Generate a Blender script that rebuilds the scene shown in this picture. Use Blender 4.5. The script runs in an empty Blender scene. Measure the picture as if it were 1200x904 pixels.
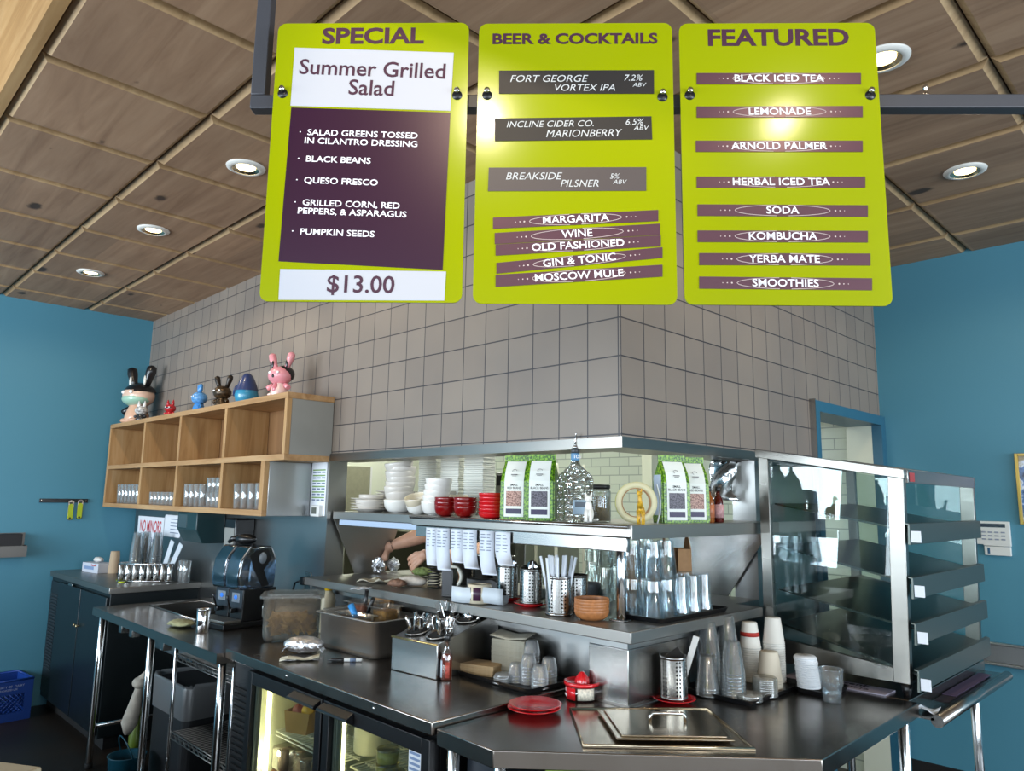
import bpy, bmesh, math, random
from mathutils import Vector, Matrix
random.seed(7)
PI = math.pi
SC = bpy.context.scene
COL = SC.collection

# ------------------------------------------------------------------ camera
YAW, PITCH, ROLL = 0.7911, 0.1531, 0.01546
F0 = Vector((-math.sin(YAW), math.cos(YAW), 0)); R0 = Vector((math.cos(YAW), math.sin(YAW), 0)); UPV = Vector((0, 0, 1))
FW = F0*math.cos(PITCH)+UPV*math.sin(PITCH); U1 = UPV*math.cos(PITCH)-F0*math.sin(PITCH)
RT = R0*math.cos(ROLL)+U1*math.sin(ROLL); UP = U1*math.cos(ROLL)-R0*math.sin(ROLL)
cam = bpy.data.cameras.new('camera'); cam.sensor_width = 36; cam.sensor_fit = 'HORIZONTAL'
cam.lens = 859.67/1200*36; cam.clip_start = .02
co = bpy.data.objects.new('camera', cam); COL.objects.link(co)
mw = Matrix((RT, UP, -FW)).transposed().to_4x4(); mw.translation = Vector((1.685, -2.254, 1.665))
co.matrix_world = mw
SC.camera = co

# ------------------------------------------------------------------ light and exposure
SC.view_settings.view_transform = 'Standard'; SC.view_settings.look = 'None'
SC.view_settings.gamma = 1; SC.view_settings.use_curve_mapping = False
SC.view_settings.exposure = -0.22
SC.cycles.max_bounces = 10; SC.cycles.transparent_max_bounces = 32; SC.cycles.glossy_bounces = 5
SC.cycles.use_denoising = True; SC.cycles.caustics_reflective = False; SC.cycles.caustics_refractive = False
SC.cycles.sample_clamp_indirect = 6
W = bpy.data.worlds.new('sky'); SC.world = W; W.use_nodes = True
bg = W.node_tree.nodes['Background']; bg.inputs[0].default_value = (.62, .78, 1, 1); bg.inputs[1].default_value = 1.0

def lamp(name, kind, loc, energy, color, target=None, size=None, sizey=None, spot=None, parent=None, blend=.6):
    l = bpy.data.lights.new(name, kind); l.energy = energy; l.color = color
    if kind == 'AREA':
        l.shape = 'RECTANGLE'; l.size = size; l.size_y = sizey or size
    elif size is not None: l.shadow_soft_size = size
    if kind == 'SPOT': l.spot_size = spot; l.spot_blend = blend
    o = bpy.data.objects.new(name, l); COL.objects.link(o); o.location = loc
    if target is not None:
        o.rotation_euler = (Vector(target)-Vector(loc)).to_track_quat('-Z', 'Y').to_euler()
    if parent: o.parent = parent
    return o
DAY = (.80, .91, 1.0)
for x, e in ((-3.6, 420), (-.4, 210), (2.8, 110), (5.6, 90)):      # daylight through the street windows behind the camera
    lamp('window_daylight', 'AREA', (x, -6.3, 1.9), e, DAY, (x, 0, 3.6), 2.6, 2.3)
for y, e in ((-4.4, 110), (-1.4, 170), (1.25, 300)):               # and through side windows; the last, strongest one is added to light the tile
    lamp('window_daylight', 'AREA', (6.75, y, 1.9), e, DAY, (0, y, 3.6), 2.2, 2.3)
WARM = (1.0, .80, .55)

# ------------------------------------------------------------------ helpers
def lin(v): return v/12.92 if v <= .04045 else ((v+.055)/1.055)**2.4
def hx(s):
    s = s.lstrip('#'); return tuple(lin(int(s[i:i+2], 16)/255) for i in (0, 2, 4))+(1,)
class N:
    """small node-tree builder"""
    def __init__(s, name):
        s.m = bpy.data.materials.new(name); s.m.use_nodes = True; s.t = s.m.node_tree
        s.b = s.t.nodes['Principled BSDF']; s.out = s.t.nodes['Material Output']
    def n(s, typ, **k):
        o = s.t.nodes.new(typ)
        for a, v in k.items():
            if a.startswith('i_'):
                key = a[2:]; o.inputs[int(key) if key.isdigit() else key.replace('_', ' ')].default_value = v
            else: setattr(o, a, v)
        return o
    def l(s, a, b): s.t.links.new(a, b)
    def ramp(s, fac, stops, interp='LINEAR'):
        r = s.n('ShaderNodeValToRGB'); r.color_ramp.interpolation = interp
        e = r.color_ramp.elements
        while len(e) < len(stops): e.new(.5)
        for q, (p_, c_) in zip(e, stops): q.position = p_; q.color = c_
        s.l(fac, r.inputs[0]); return r
MATS = {}
def mat(name, col, rough=.5, metal=0, spec=.5, emit=None, estr=0, noise=0, nscale=20, bump=0, bscale=60, coat=0, alpha=None, trans=0, sheen=0):
    if name in MATS: return MATS[name]
    k = N(name); b = k.b
    c = hx(col) if isinstance(col, str) else col
    b.inputs['Base Color'].default_value = c; b.inputs['Roughness'].default_value = rough
    b.inputs['Metallic'].default_value = metal; b.inputs['Specular IOR Level'].default_value = spec
    b.inputs['Coat Weight'].default_value = coat
    if trans: b.inputs['Transmission Weight'].default_value = trans
    if emit: b.inputs['Emission Color'].default_value = hx(emit); b.inputs['Emission Strength'].default_value = estr
    tc = k.n('ShaderNodeTexCoord')
    if noise:
        nz = k.n('ShaderNodeTexNoise', i_Scale=nscale, i_Detail=4); k.l(tc.outputs['Object'], nz.inputs['Vector'])
        lo = tuple(max(0, v*(1-noise)) for v in c[:3])+(1,); hi = tuple(min(1, v*(1+noise)) for v in c[:3])+(1,)
        r = k.ramp(nz.outputs['Fac'], [(.3, lo), (.7, hi)]); k.l(r.outputs[0], b.inputs['Base Color'])
    if bump:
        nz = k.n('ShaderNodeTexNoise', i_Scale=bscale, i_Detail=3); k.l(tc.outputs['Object'], nz.inputs['Vector'])
        bp = k.n('ShaderNodeBump', i_Strength=bump, i_Distance=.01); k.l(nz.outputs['Fac'], bp.inputs['Height']); k.l(bp.outputs[0], b.inputs['Normal'])
    MATS[name] = k.m; return k.m
def steel(name, col='#9c9a97', rough=.26, var=.03, stretch=(1, 1, 8), scale=4, warp=.06):
    if name in MATS: return MATS[name]
    k = N(name); b = k.b; b.inputs['Metallic'].default_value = 1; b.inputs['Base Color'].default_value = hx(col)
    tc = k.n('ShaderNodeTexCoord'); mp = k.n('ShaderNodeMapping'); mp.inputs['Scale'].default_value = stretch
    k.l(tc.outputs['Object'], mp.inputs[0])
    nz = k.n('ShaderNodeTexNoise', i_Scale=scale, i_Detail=5); k.l(mp.outputs[0], nz.inputs['Vector'])
    mr = k.n('ShaderNodeMapRange', i_3=max(.03, rough-var), i_4=rough+var); k.l(nz.outputs['Fac'], mr.inputs[0]); k.l(mr.outputs[0], b.inputs['Roughness'])
    n2 = k.n('ShaderNodeTexNoise', i_Scale=3.5, i_Detail=0); k.l(tc.outputs['Object'], n2.inputs['Vector'])
    bp = k.n('ShaderNodeBump', i_Strength=warp, i_Distance=.02); k.l(n2.outputs['Fac'], bp.inputs['Height']); k.l(bp.outputs[0], b.inputs['Normal'])
    MATS[name] = k.m; return k.m
def glassy(name, tint='#fafdfd', edge='#c3d3d8', refl=1.0, rough=.06, fac0=.07, dens=.6, milk=0):
    """thin clear glass or plastic: mostly transparent, darker and shinier where seen edge on"""
    if name in MATS: return MATS[name]
    k = N(name); t = k.t; t.nodes.remove(k.b)
    lw = k.n('ShaderNodeLayerWeight', i_Blend=.5)
    r = k.ramp(lw.outputs['Facing'], [(0, hx(tint)), (.55, hx(tint)), (1, hx(edge))])
    tr = k.n('ShaderNodeBsdfTransparent'); k.l(r.outputs[0], tr.inputs[0])
    gl = k.n('ShaderNodeBsdfGlossy', i_Roughness=rough); gl.inputs[0].default_value = (refl, refl, refl, 1)
    fr = k.n('ShaderNodeFresnel', i_IOR=1.5)
    mr = k.n('ShaderNodeMapRange', i_3=fac0, i_4=dens); k.l(lw.outputs['Fresnel'], mr.inputs[0])
    mx = k.n('ShaderNodeMixShader'); k.l(mr.outputs[0], mx.inputs[0]); k.l(tr.outputs[0], mx.inputs[1]); k.l(gl.outputs[0], mx.inputs[2])
    last = mx
    if milk:
        df = k.n('ShaderNodeBsdfDiffuse'); df.inputs[0].default_value = hx(tint); tl = k.n('ShaderNodeBsdfTranslucent'); tl.inputs[0].default_value = hx(tint)
        m1 = k.n('ShaderNodeMixShader', i_0=.4); k.l(df.outputs[0], m1.inputs[1]); k.l(tl.outputs[0], m1.inputs[2])
        last = k.n('ShaderNodeMixShader', i_0=milk); k.l(mx.outputs[0], last.inputs[1]); k.l(m1.outputs[0], last.inputs[2])
    k.l(last.outputs[0], k.out.inputs[0]); MATS[name] = k.m; return k.m
def wood(name, base, dark, light, axis=0, scale=9, knots=0, rough=.6, knotscale=2.6, plank=0, flat=False):
    if name in MATS: return MATS[name]
    k = N(name); b = k.b; b.inputs['Roughness'].default_value = rough
    tc = k.n('ShaderNodeTexCoord'); mp = k.n('ShaderNodeMapping')
    sc = [1.0, 1.0, 1.0]; sc[axis] = .09; mp.inputs['Scale'].default_value = sc
    k.l(tc.outputs['Object'], mp.inputs[0])
    nz = k.n('ShaderNodeTexNoise', i_Scale=scale*2.2, i_Detail=6, i_Roughness=.6, i_Distortion=.7); k.l(mp.outputs[0], nz.inputs['Vector'])
    r = k.ramp(nz.outputs['Fac'], [(.28, hx(dark)), (.5, hx(base)), (.74, hx(light))])
    colr = r.outputs[0]
    n2 = k.n('ShaderNodeTexNoise', i_Scale=1.6, i_Detail=2); k.l(tc.outputs['Object'], n2.inputs['Vector'])
    m2 = k.n('ShaderNodeMix', data_type='RGBA', blend_type='MULTIPLY'); m2.inputs[0].default_value = .55
    r2 = k.ramp(n2.outputs['Fac'], [(.3, (.72, .70, .68, 1)), (.7, (1, 1, 1, 1))]); k.l(colr, m2.inputs[6]); k.l(r2.outputs[0], m2.inputs[7]); colr = m2.outputs[2]
    if plank:
        sx = k.n('ShaderNodeSeparateXYZ'); k.l(tc.outputs['Object'], sx.inputs[0])
        fl = k.n('ShaderNodeMath', operation='SNAP'); fl.inputs[1].default_value = plank; k.l(sx.outputs[1 if axis == 0 else 0], fl.inputs[0])
        cm = k.n('ShaderNodeCombineXYZ'); k.l(fl.outputs[0], cm.inputs[0])
        f2 = k.n('ShaderNodeMath', operation='SNAP'); f2.inputs[1].default_value = .605; k.l(sx.outputs[axis], f2.inputs[0]); k.l(f2.outputs[0], cm.inputs[1])
        wn = k.n('ShaderNodeTexWhiteNoise', noise_dimensions='3D'); k.l(cm.outputs[0], wn.inputs['Vector'])
        r3 = k.ramp(wn.outputs['Value'], [(0, (.80, .79, .78, 1)), (1, (1.08, 1.06, 1.03, 1))])
        m4 = k.n('ShaderNodeMix', data_type='RGBA', blend_type='MULTIPLY'); m4.inputs[0].default_value = 1; k.l(colr, m4.inputs[6]); k.l(r3.outputs[0], m4.inputs[7]); colr = m4.outputs[2]
    if knots:
        mk = k.n('ShaderNodeMapping'); s3 = [1, 1, 1]; s3[axis] = .55; mk.inputs['Scale'].default_value = s3; k.l(tc.outputs['Object'], mk.inputs[0])
        vo = k.n('ShaderNodeTexVoronoi', i_Scale=knotscale, voronoi_dimensions='2D' if flat else '3D'); k.l(mk.outputs[0], vo.inputs['Vector'])
        n4 = k.n('ShaderNodeTexNoise', i_Scale=30); k.l(tc.outputs['Object'], n4.inputs['Vector'])
        ad = k.n('ShaderNodeMath', operation='MULTIPLY_ADD'); ad.inputs[1].default_value = .06; k.l(n4.outputs['Fac'], ad.inputs[0]); k.l(vo.outputs['Distance'], ad.inputs[2])
        sep = k.n('ShaderNodeSeparateColor'); k.l(vo.outputs['Color'], sep.inputs[0])
        lt = k.n('ShaderNodeMapRange', i_1=.30, i_2=1.0, i_3=0.0, i_4=.105); k.l(sep.outputs[0], lt.inputs[0])
        sb = k.n('ShaderNodeMath', operation='SUBTRACT'); k.l(ad.outputs[0], sb.inputs[0]); k.l(lt.outputs[0], sb.inputs[1])
        r4 = k.ramp(sb.outputs[0], [(.0, (1, 1, 1, 1)), (.045, (0, 0, 0, 1))])
        m3 = k.n('ShaderNodeMix', data_type='RGBA'); mm = k.n('ShaderNodeMath', operation='MULTIPLY'); mm.inputs[1].default_value = knots
        k.l(r4.outputs[0], mm.inputs[0]); k.l(mm.outputs[0], m3.inputs[0]); k.l(colr, m3.inputs[6]); m3.inputs[7].default_value = hx('#3a2a20'); colr = m3.outputs[2]
    k.l(colr, b.inputs['Base Color'])
    bp = k.n('ShaderNodeBump', i_Strength=.12, i_Distance=.004); k.l(nz.outputs['Fac'], bp.inputs['Height']); k.l(bp.outputs[0], b.inputs['Normal'])
    MATS[name] = k.m; return k.m

class M:
    """collects shapes into ONE mesh"""
    def __init__(s): s.b = bmesh.new(); s.mi = 0; s.smooth = False
    def _f(s, vs):
        try:
            f = s.b.faces.new(vs); f.material_index = s.mi; f.smooth = s.smooth; return f
        except ValueError: return None
    def box(s, x0, x1, y0, y1, z0, z1, bev=0, seg=2):
        v = [s.b.verts.new((x, y, z)) for z in (z0, z1) for x, y in ((x0, y0), (x1, y0), (x1, y1), (x0, y1))]
        fs = [s._f([v[i] for i in q]) for q in ((3, 2, 1, 0), (4, 5, 6, 7), (0, 1, 5, 4), (1, 2, 6, 5), (2, 3, 7, 6), (3, 0, 4, 7))]
        if bev:
            es = list({e for f in fs for e in f.edges})
            r = bmesh.ops.bevel(s.b, geom=es, offset=bev, segments=seg, affect='EDGES', profile=.5)
            for f in r['faces']: f.smooth = True; f.material_index = s.mi
        return s
    def prism(s, poly, z0, z1, ax='z', bev=0):
        """polygon in plane extruded; ax z:(x,y) x:(y,z) y:(x,z)"""
        def P(a, b, h): return {'z': (a, b, h), 'x': (h, a, b), 'y': (a, h, b)}[ax]
        lo = [s.b.verts.new(P(a, b, z0)) for a, b in poly]; hi = [s.b.verts.new(P(a, b, z1)) for a, b in poly]
        n = len(poly); fs = [s._f(lo[::-1]), s._f(hi)]
        for i in range(n): fs.append(s._f([lo[i], lo[(i+1) % n], hi[(i+1) % n], hi[i]]))
        fs = [f for f in fs if f]
        bmesh.ops.recalc_face_normals(s.b, faces=fs)
        if bev:
            es = list({e for f in fs for e in f.edges})
            r = bmesh.ops.bevel(s.b, geom=es, offset=bev, segments=2, affect='EDGES', profile=.5)
            for f in r['faces']: f.smooth = True; f.material_index = s.mi
        return s
    def lathe(s, prof, seg=24, c=(0, 0, 0), sx=1, sy=1, smooth=True, wav=None, phase=0):
        rings = []
        for r, z in prof:
            if abs(r) < 1e-6: rings.append([s.b.verts.new((c[0], c[1], c[2]+z))])
            else:
                rg = []
                for i in range(seg):
                    a = 2*PI*i/seg+phase; k = 1+(wav(a, z) if wav else 0)
                    rg.append(s.b.verts.new((c[0]+r*k*sx*math.cos(a), c[1]+r*k*sy*math.sin(a), c[2]+z)))
                rings.append(rg)
        for A, B in zip(rings, rings[1:]):
            for i in range(seg):
                j = (i+1) % seg
                if len(A) == 1 and len(B) == 1: continue
                if len(A) == 1: f = s._f([A[0], B[j], B[i]])
                elif len(B) == 1: f = s._f([A[i], A[j], B[0]])
                else: f = s._f([A[i], A[j], B[j], B[i]])
                if f: f.smooth = smooth
        return s
    def cyl(s, c, r, z0, z1, seg=20, bev=0):
        b = bev or min(r*.12, (z1-z0)*.2)
        return s.lathe([(0, z0), (r-b, z0), (r, z0+b), (r, z1-b), (r-b, z1), (0, z1)], seg, (c[0], c[1], 0))
    def ell(s, c, rx, ry, rz, seg=20, rings=12):
        s.lathe([(math.sin(PI*i/rings) if 0 < i < rings else 0, -math.cos(PI*i/rings)*rz) for i in range(rings+1)], seg, c, rx, ry); return s
    def tube(s, pts, r, seg=8, caps=True, closed=False):
        pts = [Vector(p) for p in pts]; n = len(pts); rings = []; up = None
        for i, p in enumerate(pts):
            if closed: d = (pts[(i+1) % n]-pts[i-1])
            else: d = (pts[min(i+1, n-1)]-pts[max(i-1, 0)])
            if d.length < 1e-9: d = Vector((0, 0, 1))
            d.normalize()
            if up is None: up = Vector((0, 0, 1)) if abs(d.z) < .9 else Vector((1, 0, 0))
            a = d.cross(up); 
            if a.length < 1e-6: a = d.orthogonal()
            a.normalize(); b = a.cross(d).normalized(); up = b
            rr = r[i] if isinstance(r, (list, tuple)) else r
            rings.append([s.b.verts.new(p+a*rr*math.cos(2*PI*k/seg)+b*rr*math.sin(2*PI*k/seg)) for k in range(seg)])
        m = n if closed else n-1
        for i in range(m):
            A, B = rings[i], rings[(i+1) % n]
            for k in range(seg):
                f = s._f([A[k], A[(k+1) % seg], B[(k+1) % seg], B[k]])
                if f: f.smooth = True
        if caps and not closed: s._f(rings[0][::-1]); s._f(rings[-1])
        return s
    def quad(s, *ps): s._f([s.b.verts.new(p) for p in ps]); return s
    def sheet(s, rows, th=.0008, smooth=True):
        """grid of points given a real thickness"""
        g = [[Vector(p) for p in r] for r in rows]; nr, nc = len(g), len(g[0]); top = []; bot = []
        for i in range(nr):
            ta, ba = [], []
            for j in range(nc):
                du = g[min(i+1, nr-1)][j]-g[max(i-1, 0)][j]; dv = g[i][min(j+1, nc-1)]-g[i][max(j-1, 0)]
                n = du.cross(dv)
                n = n.normalized() if n.length > 1e-12 else Vector((0, 0, 1))
                ta.append(s.b.verts.new(g[i][j]+n*th/2)); ba.append(s.b.verts.new(g[i][j]-n*th/2))
            top.append(ta); bot.append(ba)
        for i in range(nr-1):
            for j in range(nc-1):
                for G, fl in ((top, 0), (bot, 1)):
                    q = [G[i][j], G[i+1][j], G[i+1][j+1], G[i][j+1]]
                    f = s._f(q[::-1] if fl else q)
                    if f: f.smooth = smooth
        for i in range(nr-1):
            s._f([top[i][0], bot[i][0], bot[i+1][0], top[i+1][0]]); s._f([top[i][-1], top[i+1][-1], bot[i+1][-1], bot[i][-1]])
        for j in range(nc-1):
            s._f([top[0][j], top[0][j+1], bot[0][j+1], bot[0][j]]); s._f([top[-1][j], bot[-1][j], bot[-1][j+1], top[-1][j+1]])
        return s
    def xf(s, mtx, start=0):
        s.b.verts.ensure_lookup_table()
        for v in s.b.verts[start:]: v.co = mtx @ v.co
        return s
    def rotz(s, a): return s.xf(Matrix.Rotation(a, 4, 'Z'))
    def n(s): return len(s.b.verts)

def obj(name, m, material, parent=None, loc=(0, 0, 0), rot=(0, 0, 0), recalc=True):
    b = m.b if isinstance(m, M) else m
    if recalc: bmesh.ops.recalc_face_normals(b, faces=b.faces[:])
    me = bpy.data.meshes.new(name); b.to_mesh(me); b.free()
    for x in (material if isinstance(material, (list, tuple)) else [material]): me.materials.append(x)
    o = bpy.data.objects.new(name, me); COL.objects.link(o); o.location = loc; o.rotation_euler = rot
    if parent: o.parent = parent
    return o
def tag(o, label, cat, group=None, kind=None):
    o['label'] = label; o['category'] = cat
    if group: o['group'] = group
    if kind: o['kind'] = kind
    return o
def thing(name, label, cat, loc=(0, 0, 0), rz=0, group=None, rot=None):
    o = bpy.data.objects.new(name, None); COL.objects.link(o); o.location = loc; o.rotation_euler = rot or (0, 0, rz)
    o.empty_display_size = .05
    return tag(o, label, cat, group)
def solo(name, m, material, label, cat, loc=(0, 0, 0), rz=0, group=None, kind=None, rot=None):
    return tag(obj(name, m, material, None, loc, rot or (0, 0, rz)), label, cat, group, kind)
def struct(name, m, material, parent=None):
    o = obj(name, m, material, parent)
    if not parent: o['kind'] = 'structure'
    return o
def dup(o, loc, rz=None, label=None, group=None, rot=None, scale=None, parent=None):
    c = o.copy(); COL.objects.link(c)
    if parent: c.parent = parent
    else:
        c.location = loc
        if rot is not None: c.rotation_euler = rot
        elif rz is not None: c.rotation_euler = (0, 0, rz)
        if scale: c.scale = (scale,)*3 if not isinstance(scale, tuple) else scale
        if label: c['label'] = label
        if group: c['group'] = group
    for ch in list(o.children): dup(ch, None, parent=c)
    return c
def text(name, s, size, material, parent, loc, rot=(PI/2, 0, 0), align='CENTER', bold=0, sx=1, shear=0, depth=.0004, space=1):
    cu = bpy.data.curves.new(name, 'FONT'); cu.body = s; cu.size = size; cu.align_x = align; cu.align_y = 'CENTER'
    cu.extrude = depth; cu.offset = bold*size; cu.shear = shear; cu.space_character = space; cu.resolution_u = 3
    t = bpy.data.objects.new('tmp', cu); COL.objects.link(t)
    dg = bpy.context.evaluated_depsgraph_get(); me = bpy.data.meshes.new_from_object(t.evaluated_get(dg))
    bpy.data.objects.remove(t); bpy.data.curves.remove(cu)
    for v in me.vertices: v.co.x *= sx
    me.name = name; me.materials.clear(); me.materials.append(material)
    o = bpy.data.objects.new(name, me); COL.objects.link(o); o.location = loc; o.rotation_euler = rot
    if parent: o.parent = parent
    return o
def rrect(w, h, r, n=5):
    p = []
    for cx, cy, a0 in ((w/2-r, h/2-r, 0), (-w/2+r, h/2-r, PI/2), (-w/2+r, -h/2+r, PI), (w/2-r, -h/2+r, 1.5*PI)):
        for i in range(n+1):
            a = a0+PI/2*i/n; p.append((cx+r*math.cos(a), cy+r*math.sin(a)))
    return p

# ------------------------------------------------------------------ materials
STEEL = steel('stainless_steel'); STEELD = steel('brushed_worktop_steel', '#989089', .24, .06, (1.2, 1.2, 1), 9, .03)
STEELB = steel('dull_shelf_steel', '#96938e', .38, .04); CHROME = steel('bright_chrome', '#d4d4d4', .12, .02, (1, 1, 1), warp=0)
STEELW = steel('scratched_wall_steel', '#a7a8a7', .3, .04, (1, 1, 1), 3, .03)
GLASS = glassy('clear_glass', milk=.05); PANE = glassy('window_pane_glass', '#eef6f4', '#a8bcbb', .5, .01, .035, .36)
PLAST = glassy('clear_plastic', '#f3f4f2', '#c4cacb', 1, .12, .08, .5, .16)
BLACKM = mat('black_enamel', '#15161a', .35); BLACKP = mat('black_plastic', '#101113', .3)
RUB = mat('black_rubber', '#0b0b0b', .8)
WHITEC = mat('white_ceramic', '#e9e6df', .2, coat=.3); CREAMC = mat('cream_ceramic', '#d9cdb4', .25, coat=.3); GREYC = mat('grey_ceramic', '#cfc8bf', .25, coat=.2)
REDC = mat('red_ceramic', '#c8141c', .15, coat=.5); DREDC = mat('dark_red_ceramic', '#7d0a0c', .15, coat=.5)
PAPER = mat('white_paper', '#e4e8ee', .8); WHITEP = mat('white_plastic', '#dcdcd8', .4); KRAFT = mat('kraft_card', '#a07a55', .85, noise=.1, nscale=40)
PURPLE = mat('purple_print', '#56284f', .35); PURPT = mat('dark_purple_lettering', '#40182f', .6); INK = mat('white_lettering', '#f1eef0', .6)
BLUEW = mat('blue_wall_paint', '#4a879c', .55, bump=.05, bscale=150)

# ------------------------------------------------------------------ the room
T = .1524; ZC = 3.21; XL = -5.246; YR = 2.776
def tile_mat():
    k = N('grey_wall_tile'); b = k.b; b.inputs['Roughness'].default_value = .42; b.inputs['Specular IOR Level'].default_value = .35
    uv = k.n('ShaderNodeUVMap')
    br = k.n('ShaderNodeTexBrick', offset=0, squash=1, i_Scale=1.0, i_Mortar_Size=.0028, i_Mortar_Smooth=.1, i_Bias=0)
    br.inputs['Brick Width'].default_value = T; br.inputs['Row Height'].default_value = T
    br.inputs['Color1'].default_value = hx('#7f756c'); br.inputs['Color2'].default_value = hx('#887e74'); br.inputs['Mortar'].default_value = hx('#38363a')
    k.l(uv.outputs[0], br.inputs['Vector'])
    nz = k.n('ShaderNodeTexNoise', i_Scale=1.7, i_Detail=3); tc = k.n('ShaderNodeTexCoord'); k.l(tc.outputs['Object'], nz.inputs['Vector'])
    r = k.ramp(nz.outputs['Fac'], [(.3, (.86, .86, .88, 1)), (.7, (1.06, 1.03, 1, 1))])
    mx = k.n('ShaderNodeMix', data_type='RGBA', blend_type='MULTIPLY'); mx.inputs[0].default_value = 1
    k.l(br.outputs[0], mx.inputs[6]); k.l(r.outputs[0], mx.inputs[7]); k.l(mx.outputs[2], b.inputs['Base Color'])
    iv = k.n('ShaderNodeMath', operation='SUBTRACT'); iv.inputs[0].default_value = 1; k.l(br.outputs['Fac'], iv.inputs[1])
    bp = k.n('ShaderNodeBump', i_Strength=.5, i_Distance=.003); k.l(iv.outputs[0], bp.inputs['Height']); k.l(bp.outputs[0], b.inputs['Normal'])
    return k.m
TILE = tile_mat()
def tiled(name, m, fu, fv):
    o = struct(name, m, TILE); me = o.data; uv = me.uv_layers.new(name='UVMap')
    for p in me.polygons:
        for li in p.loop_indices:
            c = me.vertices[me.loops[li].vertex_index].co; uv.data[li].uv = (fu(c, p.normal), fv(c))
    return o
tiled('wall_tile_left', M().box(XL, -.0002, 0, .18, 1.905, ZC+.05), lambda c, n: (c.x+.0772*T+200*T), lambda c: c.z-2.0672+40*T)
tiled('wall_tile_right', M().prism([(0, 0), (0, 1.705), (-.18, 1.705), (-.18, .18), (-.0002, .18), (-.0002, 0)], 1.905, 2.225).prism([(0, 0), (0, YR), (-.18, YR), (-.18, .18), (-.0002, .18), (-.0002, 0)], 2.225, ZC+.05),
      lambda c, n: (c.y-.0134*T+200*T), lambda c: c.z-2.0672+40*T)
# steel edging under the tile, steel lower walls
struct('trim_1', M().prism([(-2.085, -.014), (.014, -.014), (.014, 1.70), (-.18, 1.70), (-.18, .18), (-2.085, .18)], 1.863, 1.9045), steel('soffit_edge_steel', '#86817b', .3, .04))
struct('wall_steel_back', M().box(XL, -2.085, 0, .12, 0, 1.9045), STEELW)
struct('wall_steel_half', M().prism([(-2.085, .0), (0, .0), (0, 1.05), (-.12, 1.05), (-.12, .12), (-2.085, .12)], 0, 1.13).prism([(-2.085, 0), (0, 0), (-.0, 1.05), (-.12, 1.05), (-.12, .12), (-2.085, .12)], 1.13, 1.178), STEELW)
struct('wall_steel_right', M().box(-.12, 0, 1.05, 1.705, 0, 1.9045), STEELW)
struct('wall_left', M().box(XL-.15, XL, -6.4, 2.776, 0, 4.6), BLUEW)
struct('wall_right', M().box(-.18, 6.9, YR, YR+.15, 0, 4.6), BLUEW)
KW = mat('kitchen_wall_paint', '#d8dac8', .6)
def subway():
    k = N('white_kitchen_tile'); b = k.b; b.inputs['Roughness'].default_value = .3
    tc = k.n('ShaderNodeTexCoord'); mp = k.n('ShaderNodeMapping'); mp.inputs['Rotation'].default_value = (PI/2, 0, 0); k.l(tc.outputs['Object'], mp.inputs[0])
    br = k.n('ShaderNodeTexBrick', i_Scale=1, i_Mortar_Size=.004); br.inputs['Brick Width'].default_value = .20; br.inputs['Row Height'].default_value = .075
    br.inputs['Color1'].default_value = hx('#dfe6da'); br.inputs['Color2'].default_value = hx('#d6dfd2'); br.inputs['Mortar'].default_value = hx('#a9b3ab')
    k.l(mp.outputs[0], br.inputs['Vector']); k.l(br.outputs[0], b.inputs['Base Color']); return k.m
struct('wall_kitchen', M().box(XL, -.18, YR, YR+.15, 0, 3.25), [subway()])
struct('ceiling_kitchen', M().box(XL, -.19, .19, YR, 2.72, 2.78), mat('kitchen_ceiling_paint', '#d8d8d0', .8))
# floor
def floor_mat():
    k = N('brown_concrete'); b = k.b; b.inputs['Roughness'].default_value = .45
    tc = k.n('ShaderNodeTexCoord'); nz = k.n('ShaderNodeTexNoise', i_Scale=2.4, i_Detail=7); k.l(tc.outputs['Object'], nz.inputs['Vector'])
    r = k.ramp(nz.outputs['Fac'], [(.3, hx('#15100a')), (.6, hx('#231910')), (.8, hx('#2f2417'))]); k.l(r.outputs[0], b.inputs['Base Color']); return k.m
struct('floor', M().box(XL-.1, 6.9, -6.4, 2.9, -.1, 0), floor_mat())
struct('baseboard_right', M().box(0.0, 6.9, YR-.018, YR, 0, .16), RUB)
# street wall and side wall of the dining room: window openings, the last side one added for light
WW = mat('dining_wall_paint', '#8b8d8c', .7)
m = M(); m.box(XL, 6.9, -6.5, -6.35, 0, .75); m.box(XL, 6.9, -6.5, -6.35, 3.05, 4.6)
for x in (-5.1, -1.98, 1.2, 4.2, 6.85): m.box(x-.14, x+.14, -6.5, -6.35, .75, 3.05)
struct('wall_street', m, WW)
m = M(); m.box(6.85, 7.0, -6.4, YR, 0, .75); m.box(6.85, 7.0, -6.4, YR, 3.05, 4.6)
for y0, y1 in ((-6.4, -5.7), (-3.1, -2.7), (-.1, .1), (2.4, YR)): m.box(6.85, 7.0, y0, y1, .75, 3.05)
struct('wall_side', m, WW)
struct('ceiling_dining', M().box(XL, 6.9, -6.4, -1.80, 4.35, 4.45), wood('dark_rafter_boards', '#4a3420', '#2c1d10', '#5f4529', 0, 6, plank=.14))
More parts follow.
